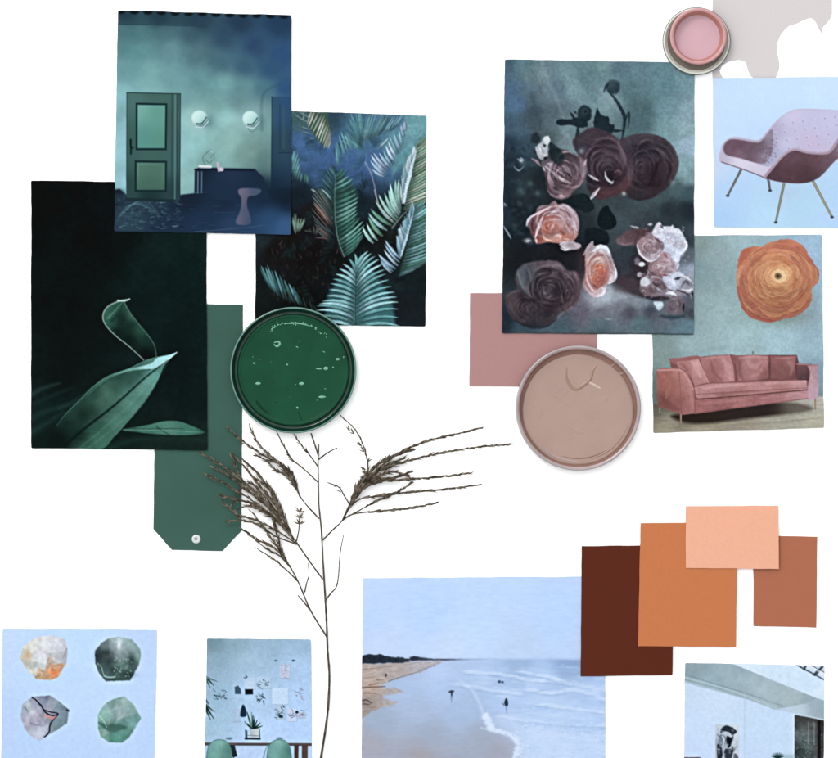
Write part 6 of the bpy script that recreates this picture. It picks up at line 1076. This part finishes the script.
def z3(x, y): return (670 + x / 4.988, 650 + y / 4.988)
def paint_atrium():
    P = Paint(682, 660, 826, 784)
    ex = lambda L: [z3(*p) for p in L]
    P.bg([(690, 690, (196, 218, 240)), (720, 700, (204, 226, 246)), (745, 715, (196, 220, 246)), (700, 730, (200, 222, 252)), (770, 730, (198, 222, 250)), (790, 745, (196, 220, 246)), (690, 755, (196, 216, 250)), (740, 755, (196, 218, 248)), (770, 775, (190, 214, 244))])
    P.poly(ex([(60, 55), (300, 62), (735, 240), (700, 262), (600, 300), (520, 296), (400, 250), (260, 206), (60, 150)]), [z3(120, 90) + ((142, 164, 172),), z3(300, 120) + ((154, 178, 188),), z3(450, 180) + ((164, 186, 196),), z3(620, 220) + ((168, 188, 196),), z3(700, 240) + ((150, 172, 182),), z3(200, 150) + ((150, 176, 188),)], soft=1.2, tex=.05, tsize=10)
    P.line(ex([(70, 118), (200, 160), (400, 222), (600, 292)]), 1, .8, (120, 146, 158), a=.7); P.line(ex([(70, 135), (300, 200), (530, 290)]), 1.4, 1, (186, 208, 220), a=.7); P.line(ex([(70, 158), (260, 210), (370, 240)]), .9, .8, (140, 168, 182), a=.7)
    P.poly(ex([(60, 160), (370, 240), (368, 560), (60, 560)]), (200, 222, 248), soft=2, a=.35); P.line(ex([(372, 240), (370, 539)]), .8, .8, (176, 202, 226), a=.6)
    P.poly(ex([(300, 62), (620, 66), (700, 110), (790, 160), (790, 262), (735, 240)]), [z3(350, 80) + ((216, 234, 248),), z3(550, 130) + ((206, 228, 248),), z3(700, 180) + ((204, 228, 250),), z3(740, 220) + ((214, 232, 248),)], soft=1, tex=.03)
    P.poly(ex([(620, 62), (790, 70), (790, 165), (700, 108)]), (206, 224, 242), soft=.9)
    for a, b, w in (((620, 68), (790, 158), 1.5), ((668, 96), (682, 66), 2.4), ((722, 122), (758, 84), 3.2), ((640, 66), (652, 84), 1), ((700, 76), (792, 122), .9)): P.line([z3(*a), z3(*b)], w, w * .8, (50, 62, 76), a=.85)
    P.line([z3(690, 78), z3(792, 130)], 2, 2, (236, 242, 250), a=.6)
    P.poly(ex([(520, 296), (700, 262), (735, 240), (790, 258), (790, 350), (620, 315)]), [z3(650, 290) + ((188, 206, 218),), z3(720, 270) + ((156, 176, 190),), z3(750, 320) + ((150, 172, 184),), z3(600, 300) + ((186, 208, 228),)], soft=1); P.line(ex([(620, 318), (790, 352)]), 1.2, 1.2, (196, 212, 224), a=.8)
    P.part('printed_doorway')
    P.poly(ex([(620, 322), (790, 354), (790, 700), (620, 700)]), [z3(640, 350) + ((60, 62, 62),), z3(700, 380) + ((88, 92, 90),), z3(660, 430) + ((110, 124, 128),), z3(755, 380) + ((44, 40, 42),), z3(700, 470) + ((84, 100, 100),), z3(640, 500) + ((48, 62, 60),), z3(755, 480) + ((58, 52, 52),)], soft=1, tex=.25, tsize=4)
    rs = random.Random(5)
    for k in range(60): x = rs.uniform(630, 760); y = rs.uniform(400, 640); P.line(ex([(x, y), (x + rs.uniform(-20, 20), y + rs.uniform(-18, 18))]), 1, .4, rs.choice([(150, 170, 168), (30, 44, 40), (84, 110, 96)]), a=.5)
    for x in (690, 718): P.line(ex([(x, 360), (x, 470)]), .9, .9, (140, 152, 158), a=.7)
    P.poly(ex([(735, 350), (750, 352), (750, 560), (735, 560)]), (28, 26, 30)); P.part(None)
    P.line(ex([(617, 318), (616, 560)]), 1, 1, (224, 236, 248))
    P.part('printed_poster')
    P.poly(ex([(226, 368), (345, 372), (344, 640), (226, 640)]), [z3(240, 390) + ((190, 208, 222),), z3(330, 400) + ((206, 216, 228),), z3(260, 460) + ((150, 164, 180),), z3(330, 500) + ((196, 208, 220),)])
    for L, c in (([(252, 400), (262, 382), (290, 376), (320, 392), (332, 408), (310, 424), (294, 410), (270, 404), (254, 414)], (44, 54, 66)), ([(284, 430), (306, 436), (318, 420), (308, 460), (290, 490), (282, 460)], (26, 32, 42)), ([(236, 470), (254, 480), (262, 520), (256, 545), (236, 540)], (44, 52, 66)), ([(240, 440), (258, 420), (280, 440), (270, 470), (248, 474)], (120, 134, 150)), ([(270, 500), (300, 492), (312, 520), (300, 545), (276, 545)], (50, 56, 70)), ([(306, 478), (318, 500), (310, 515)], (60, 66, 78)), ([(318, 515), (340, 530), (338, 560), (318, 560)], (90, 100, 116))): P.poly(ex(L), c, soft=.9, sm=True, wob=.5)
    for k in range(70):
        x = rs.uniform(234, 336); y = rs.uniform(385, 545); P.line(ex([(x, y), (x + rs.uniform(-14, 14), y + rs.uniform(-16, 16))]), rs.uniform(.6, 1.8), .4, rs.choice([(30, 36, 46), (160, 172, 186), (90, 100, 114), (206, 216, 226)]), soft=1.2, a=rs.uniform(.3, .7))
    P.line(ex([(262, 430), (270, 452), (262, 480)]), 1.6, .8, (216, 226, 236)); P.part(None)
    P.part('printed_plant')
    for k in range(9): a = math.radians(200 + k * 17); x, y = z3(538, 540); P.line([(x, y), (x + 7 * math.cos(a), y + 6 * math.sin(a))], 2, .5, (40, 66, 66))
    P.part(None); P.poly(ex([(570, 520), (620, 520), (620, 640), (560, 640)]), (150, 184, 190), soft=3, a=.7); P.poly(ex([(60, 534), (152, 534), (152, 560), (60, 560)]), (96, 62, 58)); P.poly(ex([(60, 558), (152, 558), (140, 700), (60, 700)]), (130, 84, 76))
    P.grain(.03, 2, 9, o=2)
    P.finish(0.9, (1, 1, 1), 0.3, 0.2)
    return P
build_print('photo_print', paint_atrium(), [(685, 662.4), (824.4, 665.6), (823.2, 782), (683.4, 782)], 0,
            'print of a bright white interior with sloping beams, at lower right', PG, 10, lift=.6)

# ------------------------------------------------------------------ paint lids
def paint_mat(name, col, spec=.5, rough=.28, streak=.1, bump=.35, bscale=90, veil=.02):
    m = mat(name, col, rough=rough, spec=spec, noise=streak, nscale=35, bump=bump, bscale=bscale)
    return m
def smear(name, pts, w, h, z, m, parent, seg=7):
    """a raised ridge or fleck of dried paint, or a modelled highlight, on a lid"""
    sp = smooth(pts, 4) if len(pts) > 2 else [(pts[0][0] + (pts[1][0] - pts[0][0]) * q / 8, pts[0][1] + (pts[1][1] - pts[0][1]) * q / 8) for q in range(9)]
    bm = bmesh.new(); rows = []; n = len(sp)
    for i, p in enumerate(sp):
        q = sp[min(i + 1, n - 1)]; o = sp[max(i - 1, 0)]
        d = Vector((q[0] - o[0], q[1] - o[1])).normalized(); nn = Vector((-d.y, d.x))
        t = i / (n - 1); k = max(.12, math.sin(math.pi * t) ** .5)
        row = []
        for j in range(seg):
            u = j / (seg - 1) * 2 - 1
            row.append(bm.verts.new(W(p[0] + nn.x * u * w * k, p[1] + nn.y * u * w * k, z + h * k * (1 - u * u))))
        rows.append(row)
    for a, b in zip(rows[:-1], rows[1:]):
        for j in range(seg - 1): f = bm.faces.new((a[j], b[j], b[j + 1], a[j + 1])); f.smooth = True
    bmesh.ops.recalc_face_normals(bm, faces=bm.faces)
    me = bpy.data.meshes.new(name); bm.to_mesh(me); bm.free()
    return link(name, me, m, parent)

def green_lid():
    cx, cy, z = 293.6, 370.2, 1.8
    root = empty('paint_lid', cx, cy, z); bpy.context.view_layer.update()  # an upturned paint-can lid, with no tin beneath it
    pm = paint_mat('bottle_green_paint', (29, 76, 54), rough=.4, spec=.07, streak=.14)
    rm = paint_mat('green_rim_enamel', (14, 50, 38), rough=.16, spec=.4, streak=.1, bump=.15)
    em = paint_mat('green_rim_highlight', (78, 124, 112), rough=.2, spec=.9, streak=.25, bump=.1)  # lighter green edge: rim highlight put into the colour all the way round
    lathe('rim', cx, cy, z, [(61.8, .1), (62.9, 2.5), (63.1, 5.6)], rm, root)
    lathe('rim_edge', cx, cy, z, [(63.1, 5.6), (62.9, 6.6), (62.2, 7.1), (61.4, 6.8)], em, root)
    lathe('groove', cx, cy, z, [(61.4, 6.8), (60.4, 4.6), (59, 2.2), (57.6, 1.2), (56.4, 1.3), (55.4, 2.2)], rm, root)
    lathe('inner_bead', cx, cy, z, [(55.4, 2.2), (54.6, 3.3), (53.6, 3.5), (52.6, 2.6)], pm, root)
    lathe('paint', cx, cy, z, [(0, 2.0), (20, 2.0), (40, 2.0), (50, 2.05), (52.6, 2.6)], pm, root)
    fm = mat('pale_green_paint_and_glint', (120, 180, 158), rough=.4, spec=.3, noise=.15, nscale=200)  # pale paint of the flecks, also used for the modelled highlight arc
    dm = mat('dark_green_skin', (20, 58, 42), rough=.45, spec=.06, noise=.1)
    for pts, w, h in (([(274, 343), (278, 341.5), (280, 344), (277, 346.5), (274, 344)], 1.1, .7), ([(316, 368.5), (322, 368.8)], 0.9, .5), ([(323.5, 368.6), (328.5, 368.2)], 1.7, .7), ([(335.8, 359.4), (340, 359)], 1.3, .6), ([(343, 358.5), (345, 355)], 1.3, .6),
                      ([(255.5, 383.6), (261, 383.4)], 1.3, .6), ([(299, 383.8), (304.4, 383.4)], 1.4, .6), ([(318.5, 397), (326, 396.8)], 1.2, .6), ([(286.5, 364.6), (288.4, 364.8)], .9, .5), ([(253, 363), (255.5, 363.5)], .9, .5), ([(296.5, 407), (298.5, 408.5)], 1, .5), ([(332.5, 367), (334, 367.4)], .7, .4)):
        smear('paint_fleck_and_glint', pts, w, h, z + 2.0, fm, root)
    for a0, a1, r, w in ((-1.75, -1.2, 47, .8), (-.5, -.1, 51, .5), (1.7, 2.6, 51.6, .5), (.4, 1.5, 51.6, .4)):  # the pale arc is a highlight on the paint, modelled as a raised stroke
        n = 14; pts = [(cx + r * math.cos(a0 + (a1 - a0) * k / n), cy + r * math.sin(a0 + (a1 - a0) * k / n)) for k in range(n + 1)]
        smear('paint_ridge_and_glint', pts, w, .5, z + 2.05, fm if w > .6 else rm, root)
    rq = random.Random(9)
    for k in range(46):  # broken part of the highlight arc, built from small pale strokes
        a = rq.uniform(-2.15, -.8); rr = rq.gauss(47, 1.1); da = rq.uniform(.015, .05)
        smear('paint_fleck_and_glint', [(cx + rr * math.cos(a), cy + rr * math.sin(a)), (cx + rr * math.cos(a + da), cy + rr * math.sin(a + da))], rq.uniform(.25, .8), .3, z + 2.05, fm, root)
    smear('paint_ridge_and_glint', [(256, 400), (262, 409), (271, 416)], 2.2, .3, z + 2.0, dm, root)
    smear('paint_ridge_and_glint', [(298, 411), (301, 418), (304, 423)], .6, .3, z + 2.0, dm, root)
    rs = random.Random(4)
    for k in range(34):
        a = rs.uniform(0, 6.28); r = 46 * math.sqrt(rs.random()); x = cx + r * math.cos(a); y = cy + r * math.sin(a); L = rs.uniform(.6, 3); b = rs.uniform(-.6, .6)
        smear('paint_fleck_and_glint', [(x, y), (x + L * math.cos(b), y + L * math.sin(b))], rs.uniform(.25, .5), .15, z + 2.0, rs.choice([dm, dm, rm, fm]), root)
    tag(root, 'round tin lid filled with glossy bottle green paint above the dried sprig', 'paint lid')
green_lid()

def beige_lid():
    cx, cy, z = 577.8, 408, 1.8
    root = empty('paint_lid', cx, cy, z); bpy.context.view_layer.update()  # likewise only the lid of a paint can
    pm = paint_mat('dusty_beige_paint', (178, 151, 140), rough=.4, spec=.12, streak=.04)
    rm = paint_mat('dull_pinkish_tin', (168, 148, 146), rough=.3, spec=.8, streak=.15, bump=.2)
    wm = paint_mat('shaded_groove_brown', (152, 114, 102), rough=.4, spec=.3, streak=.15)  # shade of the groove put into a darker brown base colour
    em = paint_mat('bare_silver_edge', (168, 156, 158), rough=.22, spec=.9, streak=.2, bump=.1)
    lathe('rim', cx, cy, z, [(61.2, .1), (62.2, 3), (62.5, 5.4)], wm, root)
    lathe('rim_edge', cx, cy, z, [(62.5, 5.4), (62.3, 6.9), (61.5, 7.6), (60.7, 7.5)], em, root)
    lathe('rim_top', cx, cy, z, [(60.7, 7.5), (59.6, 7.3), (58.8, 6.4)], rm, root)
    lathe('groove', cx, cy, z, [(58.8, 6.4), (57.8, 3.4), (56.8, 1.2), (52, 1.0)], wm, root)
    lathe('paint', cx, cy + 1.9, z, [(0, 1.5), (30, 1.5), (48, 1.6), (53, 2.0), (54.8, 2.2), (55.5, 1.2)], pm, root, wob=lambda t: .004 * math.sin(3 * t + 1) + .003 * math.sin(7 * t))  # disc set off-centre so the shade-coloured groove is wider at the top
    rq = random.Random(3)
    for k in range(60):
        a = rq.uniform(0, 6.28); q = 50 * math.sqrt(rq.random()); x = cx + q * math.cos(a); y = cy + q * math.sin(a); b = rq.uniform(-.8, .8); L = rq.uniform(2, 10)
        smear('paint_ridge_and_glint', [(x, y), (x + L * math.cos(b), y + L * math.sin(b))], rq.uniform(.5, 1.6), rq.uniform(.06, .16), z + 1.52, pm, root)
    r2 = paint_mat('dried_beige_paint', (160, 128, 112), rough=.35, spec=.4, streak=.06)
    smear('paint_ridge_and_glint', [(567, 366), (566, 376), (569, 384), (575, 389), (582, 386), (590, 379), (593, 370), (598, 364)], 2.0, .9, z + 1.5, r2, root)
    lt = mat('pale_paint_skin', (206, 184, 172), rough=.35, spec=.4)
    smear('paint_ridge_and_glint', [(588, 382), (594, 385), (601, 389)], 1.3, .5, z + 1.6, lt, root)
    smear('paint_ridge_and_glint', [(551, 392), (562, 400), (572, 408)], 2.6, .35, z + 1.5, pm, root)
    smear('paint_ridge_and_glint', [(566, 424), (577, 431), (585, 433)], 2.4, .35, z + 1.5, pm, root)
    smear('paint_ridge_and_glint', [(534, 402), (540, 410), (538, 420)], 2.6, .4, z + 1.5, pm, root)
    smear('paint_ridge_and_glint', [(604, 396), (606, 402)], 2.2, .4, z + 1.5, pm, root)
    for a0, a1, r, w, m_ in ((.2, 1.35, 52.6, .5, wm), (1.5, 2.5, 53.4, .9, rm), (1.0, 1.9, 50.4, .5, wm)):
        n = 20; smear('paint_ridge_and_glint', [(cx + r * math.cos(a0 + (a1 - a0) * k / n), cy + r * math.sin(a0 + (a1 - a0) * k / n)) for k in range(n + 1)], w, .4, z + 1.75, m_, root)
    tag(root, 'round tin lid of dusty beige paint lying across the pink card', 'paint lid')
beige_lid()

def pink_pot():
    cx, cy, z = 696.1, 41.8, 1.9
    root = empty('paint_pot', cx, cy, z); bpy.context.view_layer.update()
    tm = paint_mat('pale_tin', (214, 216, 204), rough=.25, spec=.8, streak=.12, bump=.15)
    gm = mat('shaded_tin_groove', (128, 120, 108), rough=.4, spec=.4)  # tin colour darkened for the shade in the gap around the pot
    pk = paint_mat('pink_enamel', (204, 150, 152), rough=.35, spec=.4, streak=.06, bump=.2)
    wl = paint_mat('pink_brown_inner_wall', (190, 130, 116), rough=.35, spec=.4, streak=.12)
    sf = paint_mat('rose_pink_paint', (216, 174, 184), rough=.45, spec=.3, streak=.03, bump=.15)
    lathe('tin_lid', cx, cy, z, [(33.2, 2.6), (33, 4.4), (31.8, 4.6), (30.9, 3.2), (30, 2.2), (29, 1.6)], tm, root, seg=96)
    lathe('tin_edge', cx, cy, z, [(32.6, .1), (33.7, 1.2), (33.9, 2.2), (33.2, 2.6)], mat('dark_olive_tin_edge', (74, 82, 72), rough=.3, spec=.5), root, seg=96)
    lathe('groove', cx, cy, z, [(29, 1.6), (27.5, 1.0), (20, 1.0), (0, 1.0)], gm, root, seg=96)
    px, py = 697.2, 37.8
    lathe('pot_rim', px, py, z, [(26.4, 1.0), (27.6, 6), (28.2, 10), (27.6, 11.2), (26.2, 11.4), (25, 10.6)], pk, root, seg=96)
    lathe('pot_wall', px, py, z, [(25, 10.6), (23.4, 6), (22.2, 2.2)], wl, root, seg=96)
    lathe('paint', px, py, z, [(22.2, 2.2), (20.6, 1.9), (10, 1.8), (0, 1.8)], sf, root, seg=96)
    tag(root, 'small round pot of rose pink paint in a pale tin lid', 'paint pot')
pink_pot()

# ------------------------------------------------------------------ dried grass sprig
def sprig():
    root = empty('dried_grass_sprig', 321, 758, 0); bpy.context.view_layer.update()
    def sm_mat(name, a, b, tr):
        m = bpy.data.materials.new(name); m.use_nodes = True; nt = m.node_tree; p = nt.nodes['Principled BSDF']
        tc = nt.nodes.new('ShaderNodeTexCoord'); n = nt.nodes.new('ShaderNodeTexNoise'); n.inputs['Scale'].default_value = 220; n.inputs['Detail'].default_value = 4
        nt.links.new(tc.outputs['Object'], n.inputs['Vector']); r = nt.nodes.new('ShaderNodeValToRGB')
        r.color_ramp.elements[0].position = .38; r.color_ramp.elements[1].position = .62
        r.color_ramp.elements[0].color = (*alb(a), 1); r.color_ramp.elements[1].color = (*alb(b), 1)
        nt.links.new(n.outputs['Fac'], r.inputs['Fac']); nt.links.new(r.outputs['Color'], p.inputs['Base Color'])
        p.inputs['Roughness'].default_value = .8; p.inputs['Specular IOR Level'].default_value = .1
        # papery husks: some light passes straight through, tinted
        t = nt.nodes.new('ShaderNodeBsdfTransparent'); t.inputs['Color'].default_value = (.5, .46, .4, 1)
        mx = nt.nodes.new('ShaderNodeMixShader'); mx.inputs[0].default_value = tr
        nt.links.new(p.outputs[0], mx.inputs[1]); nt.links.new(t.outputs[0], mx.inputs[2])
        nt.links.new(mx.outputs[0], nt.nodes['Material Output'].inputs['Surface'])
        return m
    stem_m = sm_mat('dry_stem', (62, 54, 44), (104, 92, 76), 0.0)
    seed_m = sm_mat('dry_husks', (66, 58, 49), (106, 94, 78), 0.32)
    pale_m = sm_mat('pale_husks', (120, 108, 92), (180, 168, 150), 0.5)
    rs = random.Random(21)
    def tube(bm, pts, w0, w1, z0=2.0, z1=2.6, seg=6):
        sp = smooth(pts, 6) if len(pts) > 2 else [pts[0], ((pts[0][0] + pts[1][0]) / 2, (pts[0][1] + pts[1][1]) / 2), pts[1]]
        n = len(sp); rings = []
        for i, p in enumerate(sp):
            q = sp[min(i + 1, n - 1)]; o = sp[max(i - 1, 0)]; d = Vector((q[0] - o[0], q[1] - o[1])).normalized(); nn = Vector((-d.y, d.x))
            t = i / (n - 1); r = (w0 + (w1 - w0) * t) / 2 * (1 + rs.uniform(-.12, .12)); z = z0 + (z1 - z0) * t
            rings.append([bm.verts.new(W(p[0] + nn.x * r * math.cos(a), p[1] + nn.y * r * math.cos(a), z + r * math.sin(a))) for a in [2 * math.pi * k / seg for k in range(seg)]])
        for a, b in zip(rings[:-1], rings[1:]):
            for k in range(seg): bm.faces.new((a[k], b[k], b[(k + 1) % seg], a[(k + 1) % seg])).smooth = True
        bm.faces.new(rings[0]); bm.faces.new(rings[-1][::-1])
    def husk(bm, x, y, a, L, w, z):
        d = Vector((math.cos(a), math.sin(a))); n = Vector((-d.y, d.x)); bend = rs.uniform(-.12, .12) * L; mi = rs.choice((0, 0, 1, 1, 1))
        P = [(0, 0), (.3, 1), (.62, .8), (1, 0)]
        c0 = bm.verts.new(W(x, y, z)); mids = []
        for t, k in P[1:3]:
            px, py = x + d.x * L * t + n.x * bend * t, y + d.y * L * t + n.y * bend * t
            mids.append([bm.verts.new(W(px + n.x * w * k / 2, py + n.y * w * k / 2, z)), bm.verts.new(W(px, py, z + w * .45)), bm.verts.new(W(px - n.x * w * k / 2, py - n.y * w * k / 2, z)), bm.verts.new(W(px, py, z - w * .3))])
        c1 = bm.verts.new(W(x + d.x * L + n.x * bend, y + d.y * L + n.y * bend, z + rs.uniform(0, .6)))
        for k in range(4):
            j = (k + 1) % 4
            FF = [bm.faces.new((c0, mids[0][k], mids[0][j])), bm.faces.new((mids[0][k], mids[1][k], mids[1][j], mids[0][j])), bm.faces.new((mids[1][k], c1, mids[1][j]))]
            for q in FF: q.material_index = mi
    def fin(name, bm, m):
        bmesh.ops.recalc_face_normals(bm, faces=bm.faces)
        me = bpy.data.meshes.new(name); bm.to_mesh(me); bm.free(); o = link(name, me, m, root)
        if name == 'seed_head': me.materials.append(pale_m)
        return o
    bm = bmesh.new()
    tube(bm, [(320, 775), (321, 758), (325, 732), (328, 708), (329.4, 676), (327.6, 650), (326.8, 628), (325.4, 600), (323, 560), (321.4, 530), (319, 505), (318.4, 480), (318.2, 460), (319, 444)], 2.6, 1.2, 1.6, 3)
    fin('stem', bm, stem_m)
    def twig(pts, w0=1.3, w1=.6):
        w0 *= 1.4; w1 *= 1.5
        bm = bmesh.new(); tube(bm, pts, w0, w1, 2.4, 3.2); fin('branch', bm, stem_m)
    def head(pts, t0=.25, dens=1.0, L=7, w=1.3, spread=16, w0=1.5, taper=.3, sparse_tip=True):
        """a seed head: thin rachis with husks pressed along it; pts run from base to tip"""
        zb = 2.6 + rs.uniform(0, 2.2)
        bm = bmesh.new(); tube(bm, pts, w0, .9, zb, zb + .6); hb = fin('branch', bm, stem_m)
        sp = smooth(pts, 10) if len(pts) > 2 else pts
        seg = [math.dist(sp[i], sp[i + 1]) for i in range(len(sp) - 1)]; tot = sum(seg)
        bm = bmesh.new(); s = tot * t0
        while s < tot - 1:
            acc = 0
            for i, q in enumerate(seg):
                if acc + q >= s: break
                acc += q
            f = (s - acc) / max(q, 1e-6); x = sp[i][0] + (sp[i + 1][0] - sp[i][0]) * f; y = sp[i][1] + (sp[i + 1][1] - sp[i][1]) * f
            a = math.atan2(sp[i + 1][1] - sp[i][1], sp[i + 1][0] - sp[i][0]); t = s / tot
            k = (1 - taper * (t - t0) / (1 - t0)); k *= min(1, .45 + (t - t0) / .12)
            side = rs.choice((-1, 1)); zj = 0
            husk(bm, x, y, a + side * math.radians(rs.uniform(2, spread * 1.15 + 3)) * (1.2 - .5 * t), 1.05 * L * k * rs.uniform(.7, 1.25), (.72 if w > 1.55 else .85) * w * rs.uniform(.55, 1.3) * (.65 + .35 * k), zb + .3 + rs.uniform(0, 1))
            s += rs.uniform(.8, 2.2) / dens
        fin('seed_head', bm, seed_m)
    # small twigs near the top
    twig([(318.6, 459.5), (328, 452.5), (337.5, 447.6)], 1.2, .6)
    head([(318.2, 482), (303, 468), (291, 458), (284, 446), (277, 432)], .45, .9, 6, 1.3, 18)
    head([(318.4, 467), (308, 452.6), (300, 443), (294, 434)], .3, .9, 6, 1.3, 18)
    twig([(318.6, 456), (314, 442), (311, 433)], 1.2, .9)
    twig([(303, 468), (296, 463), (289, 459)], .8, .5)
    # left upper tuft
    head([(319.3, 518.5), (306, 504), (299, 494), (292, 480), (283, 468), (270, 455), (258, 443), (250, 426)], .3, 1.7, 8, 1.5, 18)
    head([(300, 497), (294, 478), (285, 466), (272, 460), (258, 452), (243, 441), (228, 428)], .05, 1.2, 8, 1.4, 15)
    head([(299, 494), (290, 474), (278, 463), (266, 460), (256, 455)], .05, 1.8, 8, 1.6, 22)
    head([(298, 491), (288, 477), (276, 470), (268, 462)], .0, 1.6, 7, 1.6, 26)
    # left big tuft
    B = (297.5, 544)
    bm = bmesh.new(); tube(bm, [(322.8, 579), (311, 563), (297.8, 544), (287, 528)], 1.6, 1.3, 2.2, 2.8); fin('branch', bm, stem_m)
    for pts, t0, d in (([(287, 528), (280, 508), (270, 490), (258, 474), (244, 460)], .1, 1.5), ([(290, 532), (278, 508), (262, 488), (248, 470), (234, 456)], .2, 1.7), ([(288, 530), (268, 506), (250, 492), (232, 478), (214, 467)], .2, 1.5),
                       ([(286, 526), (266, 510), (246, 496), (226, 484), (206, 474)], .25, 1.3), ([(292, 536), (272, 516), (254, 504), (238, 500), (222, 496)], .2, 1.7), ([(296, 543), (276, 530), (256, 520), (238, 514), (224, 503)], .2, 1.6),
                       ([(297, 544), (276, 536), (258, 524), (242, 520), (227, 521)], .25, 1.4), ([(285, 524), (276, 500), (262, 478), (250, 466), (246, 462)], .1, 1.6), ([(282, 520), (262, 498), (248, 486), (238, 472), (232, 456)], .1, 1.6),
                       ([(290, 530), (282, 512), (274, 494), (264, 484), (256, 478)], .1, 1.8), ([(280, 516), (268, 500), (252, 484), (242, 488), (232, 505)], .3, 1.1), ([(270, 505), (246, 484), (222, 466), (201, 452)], .2, .9), ([(292, 536), (284, 518), (270, 506), (256, 492), (243, 482)], .05, 1.8), ([(294, 540), (280, 524), (264, 512), (250, 506), (240, 508)], .05, 1.7)):
        head(pts, t0, d, 8, 1.5, 15)
    # bud cluster
    twig([(296.5, 541), (299, 529), (300, 512)], 1, .7)
    bm = bmesh.new()
    for (x, y) in ((300, 512), (300, 518), (299.6, 524)):
        for a in (-2.7, -2.1, -1.5, -.9, -.4): husk(bm, x, y, a + rs.uniform(-.2, .2), rs.uniform(5, 8), 1.5, 3.4)
    fin('seed_head', bm, seed_m)
    # lowest left branch
    bm = bmesh.new(); tube(bm, [(327, 637), (310.5, 610), (298, 581), (288, 563)], 1.7, 1.1, 2, 2.6); fin('branch', bm, stem_m)
    head([(288, 563), (280, 546), (276, 528), (271, 510), (266, 494)], .05, 1.3, 8, 1.4, 14)
    head([(289, 565), (280, 550), (270, 536), (262, 524), (252, 512)], .1, 1.3, 8, 1.4, 14)
    head([(298, 581), (288, 571), (275, 560), (257.5, 548.5)], .2, 1.0, 7, 1.2, 10)
    head([(291, 567), (282, 555), (272, 546), (258, 540), (243, 529)], .2, 1.7, 7.5, 1.5, 17)
    head([(292, 569), (280, 556), (266, 548), (250, 535)], .15, 1.2, 7, 1.3, 12)
    twig([(309.5, 609), (304, 602), (298, 595)], 1, .8); twig([(304.8, 592), (307, 582), (309, 575), (308.4, 563)], 1, .6); head([(304.8, 592), (307, 582), (309.3, 575)], .2, .4, 4, .9, 20)
    # right twig
    twig([(325.6, 600), (331, 593), (336.4, 586.5), (338.6, 575), (339.4, 562), (341, 548), (343.6, 535)], 1.1, .6)
    # right fan
    bm = bmesh.new(); tube(bm, [(322.8, 540), (332, 530.5), (342.6, 520), (350, 506)], 1.6, 1.2, 2.2, 2.8); fin('branch', bm, stem_m)
    head([(342.6, 520), (350, 504), (365, 482.7), (385, 462.7), (410, 447.6), (435, 438.6), (458, 433.5), (480.4, 428)], .12, 2.62, 8, 1.8, 11)
    head([(346, 514), (358, 492), (374, 474), (393, 465.5), (418, 458), (445, 452), (478, 447), (510.5, 444)], .15, 2.10, 8, 1.6, 10)
    head([(350, 506), (362, 490), (380, 481.5), (410, 479), (440, 476.5), (470, 473)], .1, 2.62, 7.5, 1.8, 10)
    head([(348, 510), (360, 499), (385, 495), (410, 492), (445, 489), (480, 484.7)], .1, 2.10, 7.5, 1.8, 10)
    head([(342.6, 520), (355, 513.5), (385, 510.5), (410, 508), (436.6, 502.8)], .25, 2.45, 7, 1.9, 10)
    head([(345, 518), (358, 511), (372.6, 503), (395, 493), (411.5, 482.7)], .3, 2.10, 7, 1.8, 15)
    head([(350, 506), (358, 490), (370, 476), (386, 466), (404, 458)], .0, 3.15, 8, 2.0, 18)
    head([(348, 508), (357, 488), (366, 476), (376, 466), (392, 456), (412, 450)], .1, 2.62, 8, 1.8, 16)
    head([(352, 504), (362, 488), (376, 480), (392, 478), (410, 472)], .0, 2.98, 8, 2.0, 18)
    head([(365, 484), (378, 476), (392, 472), (408, 476)], .1, 2.62, 7, 1.9, 20)
    head([(350, 508), (355, 495), (362, 482), (366, 474)], .0, 3.15, 7, 2.2, 16)
    head([(358, 494), (365, 484), (368, 468), (366, 454), (360, 437.6), (352, 426), (340, 415)], .12, .45, 6, 1.1, 22)
    bm = bmesh.new()
    for (x, y, s) in ((366, 474, -1), (366, 470, -1), (364.5, 452, -1), (362, 446, -1), (354, 434, -1), (350, 431, -1), (367, 462, 1), (364, 479, -1)):
        for k in range(4): husk(bm, x, y, (-1.57 + s * rs.uniform(.3, 1.2)), rs.uniform(5, 8), 1.2, 3.5)
    fin('seed_head', bm, seed_m)
    head([(349.5, 504), (344, 495), (340, 488), (334, 484.5), (327.5, 482.5)], .5, 1.0, 5, 1.3, 20)
    twig([(341, 492), (337, 490), (334, 489.5)], .7, .5); twig([(356, 496), (354, 490), (355, 484)], .7, .5)
    tag(root, 'dried brown grass sprig with feathery seed heads, stem running down from the green lid', 'dried grass')
sprig()
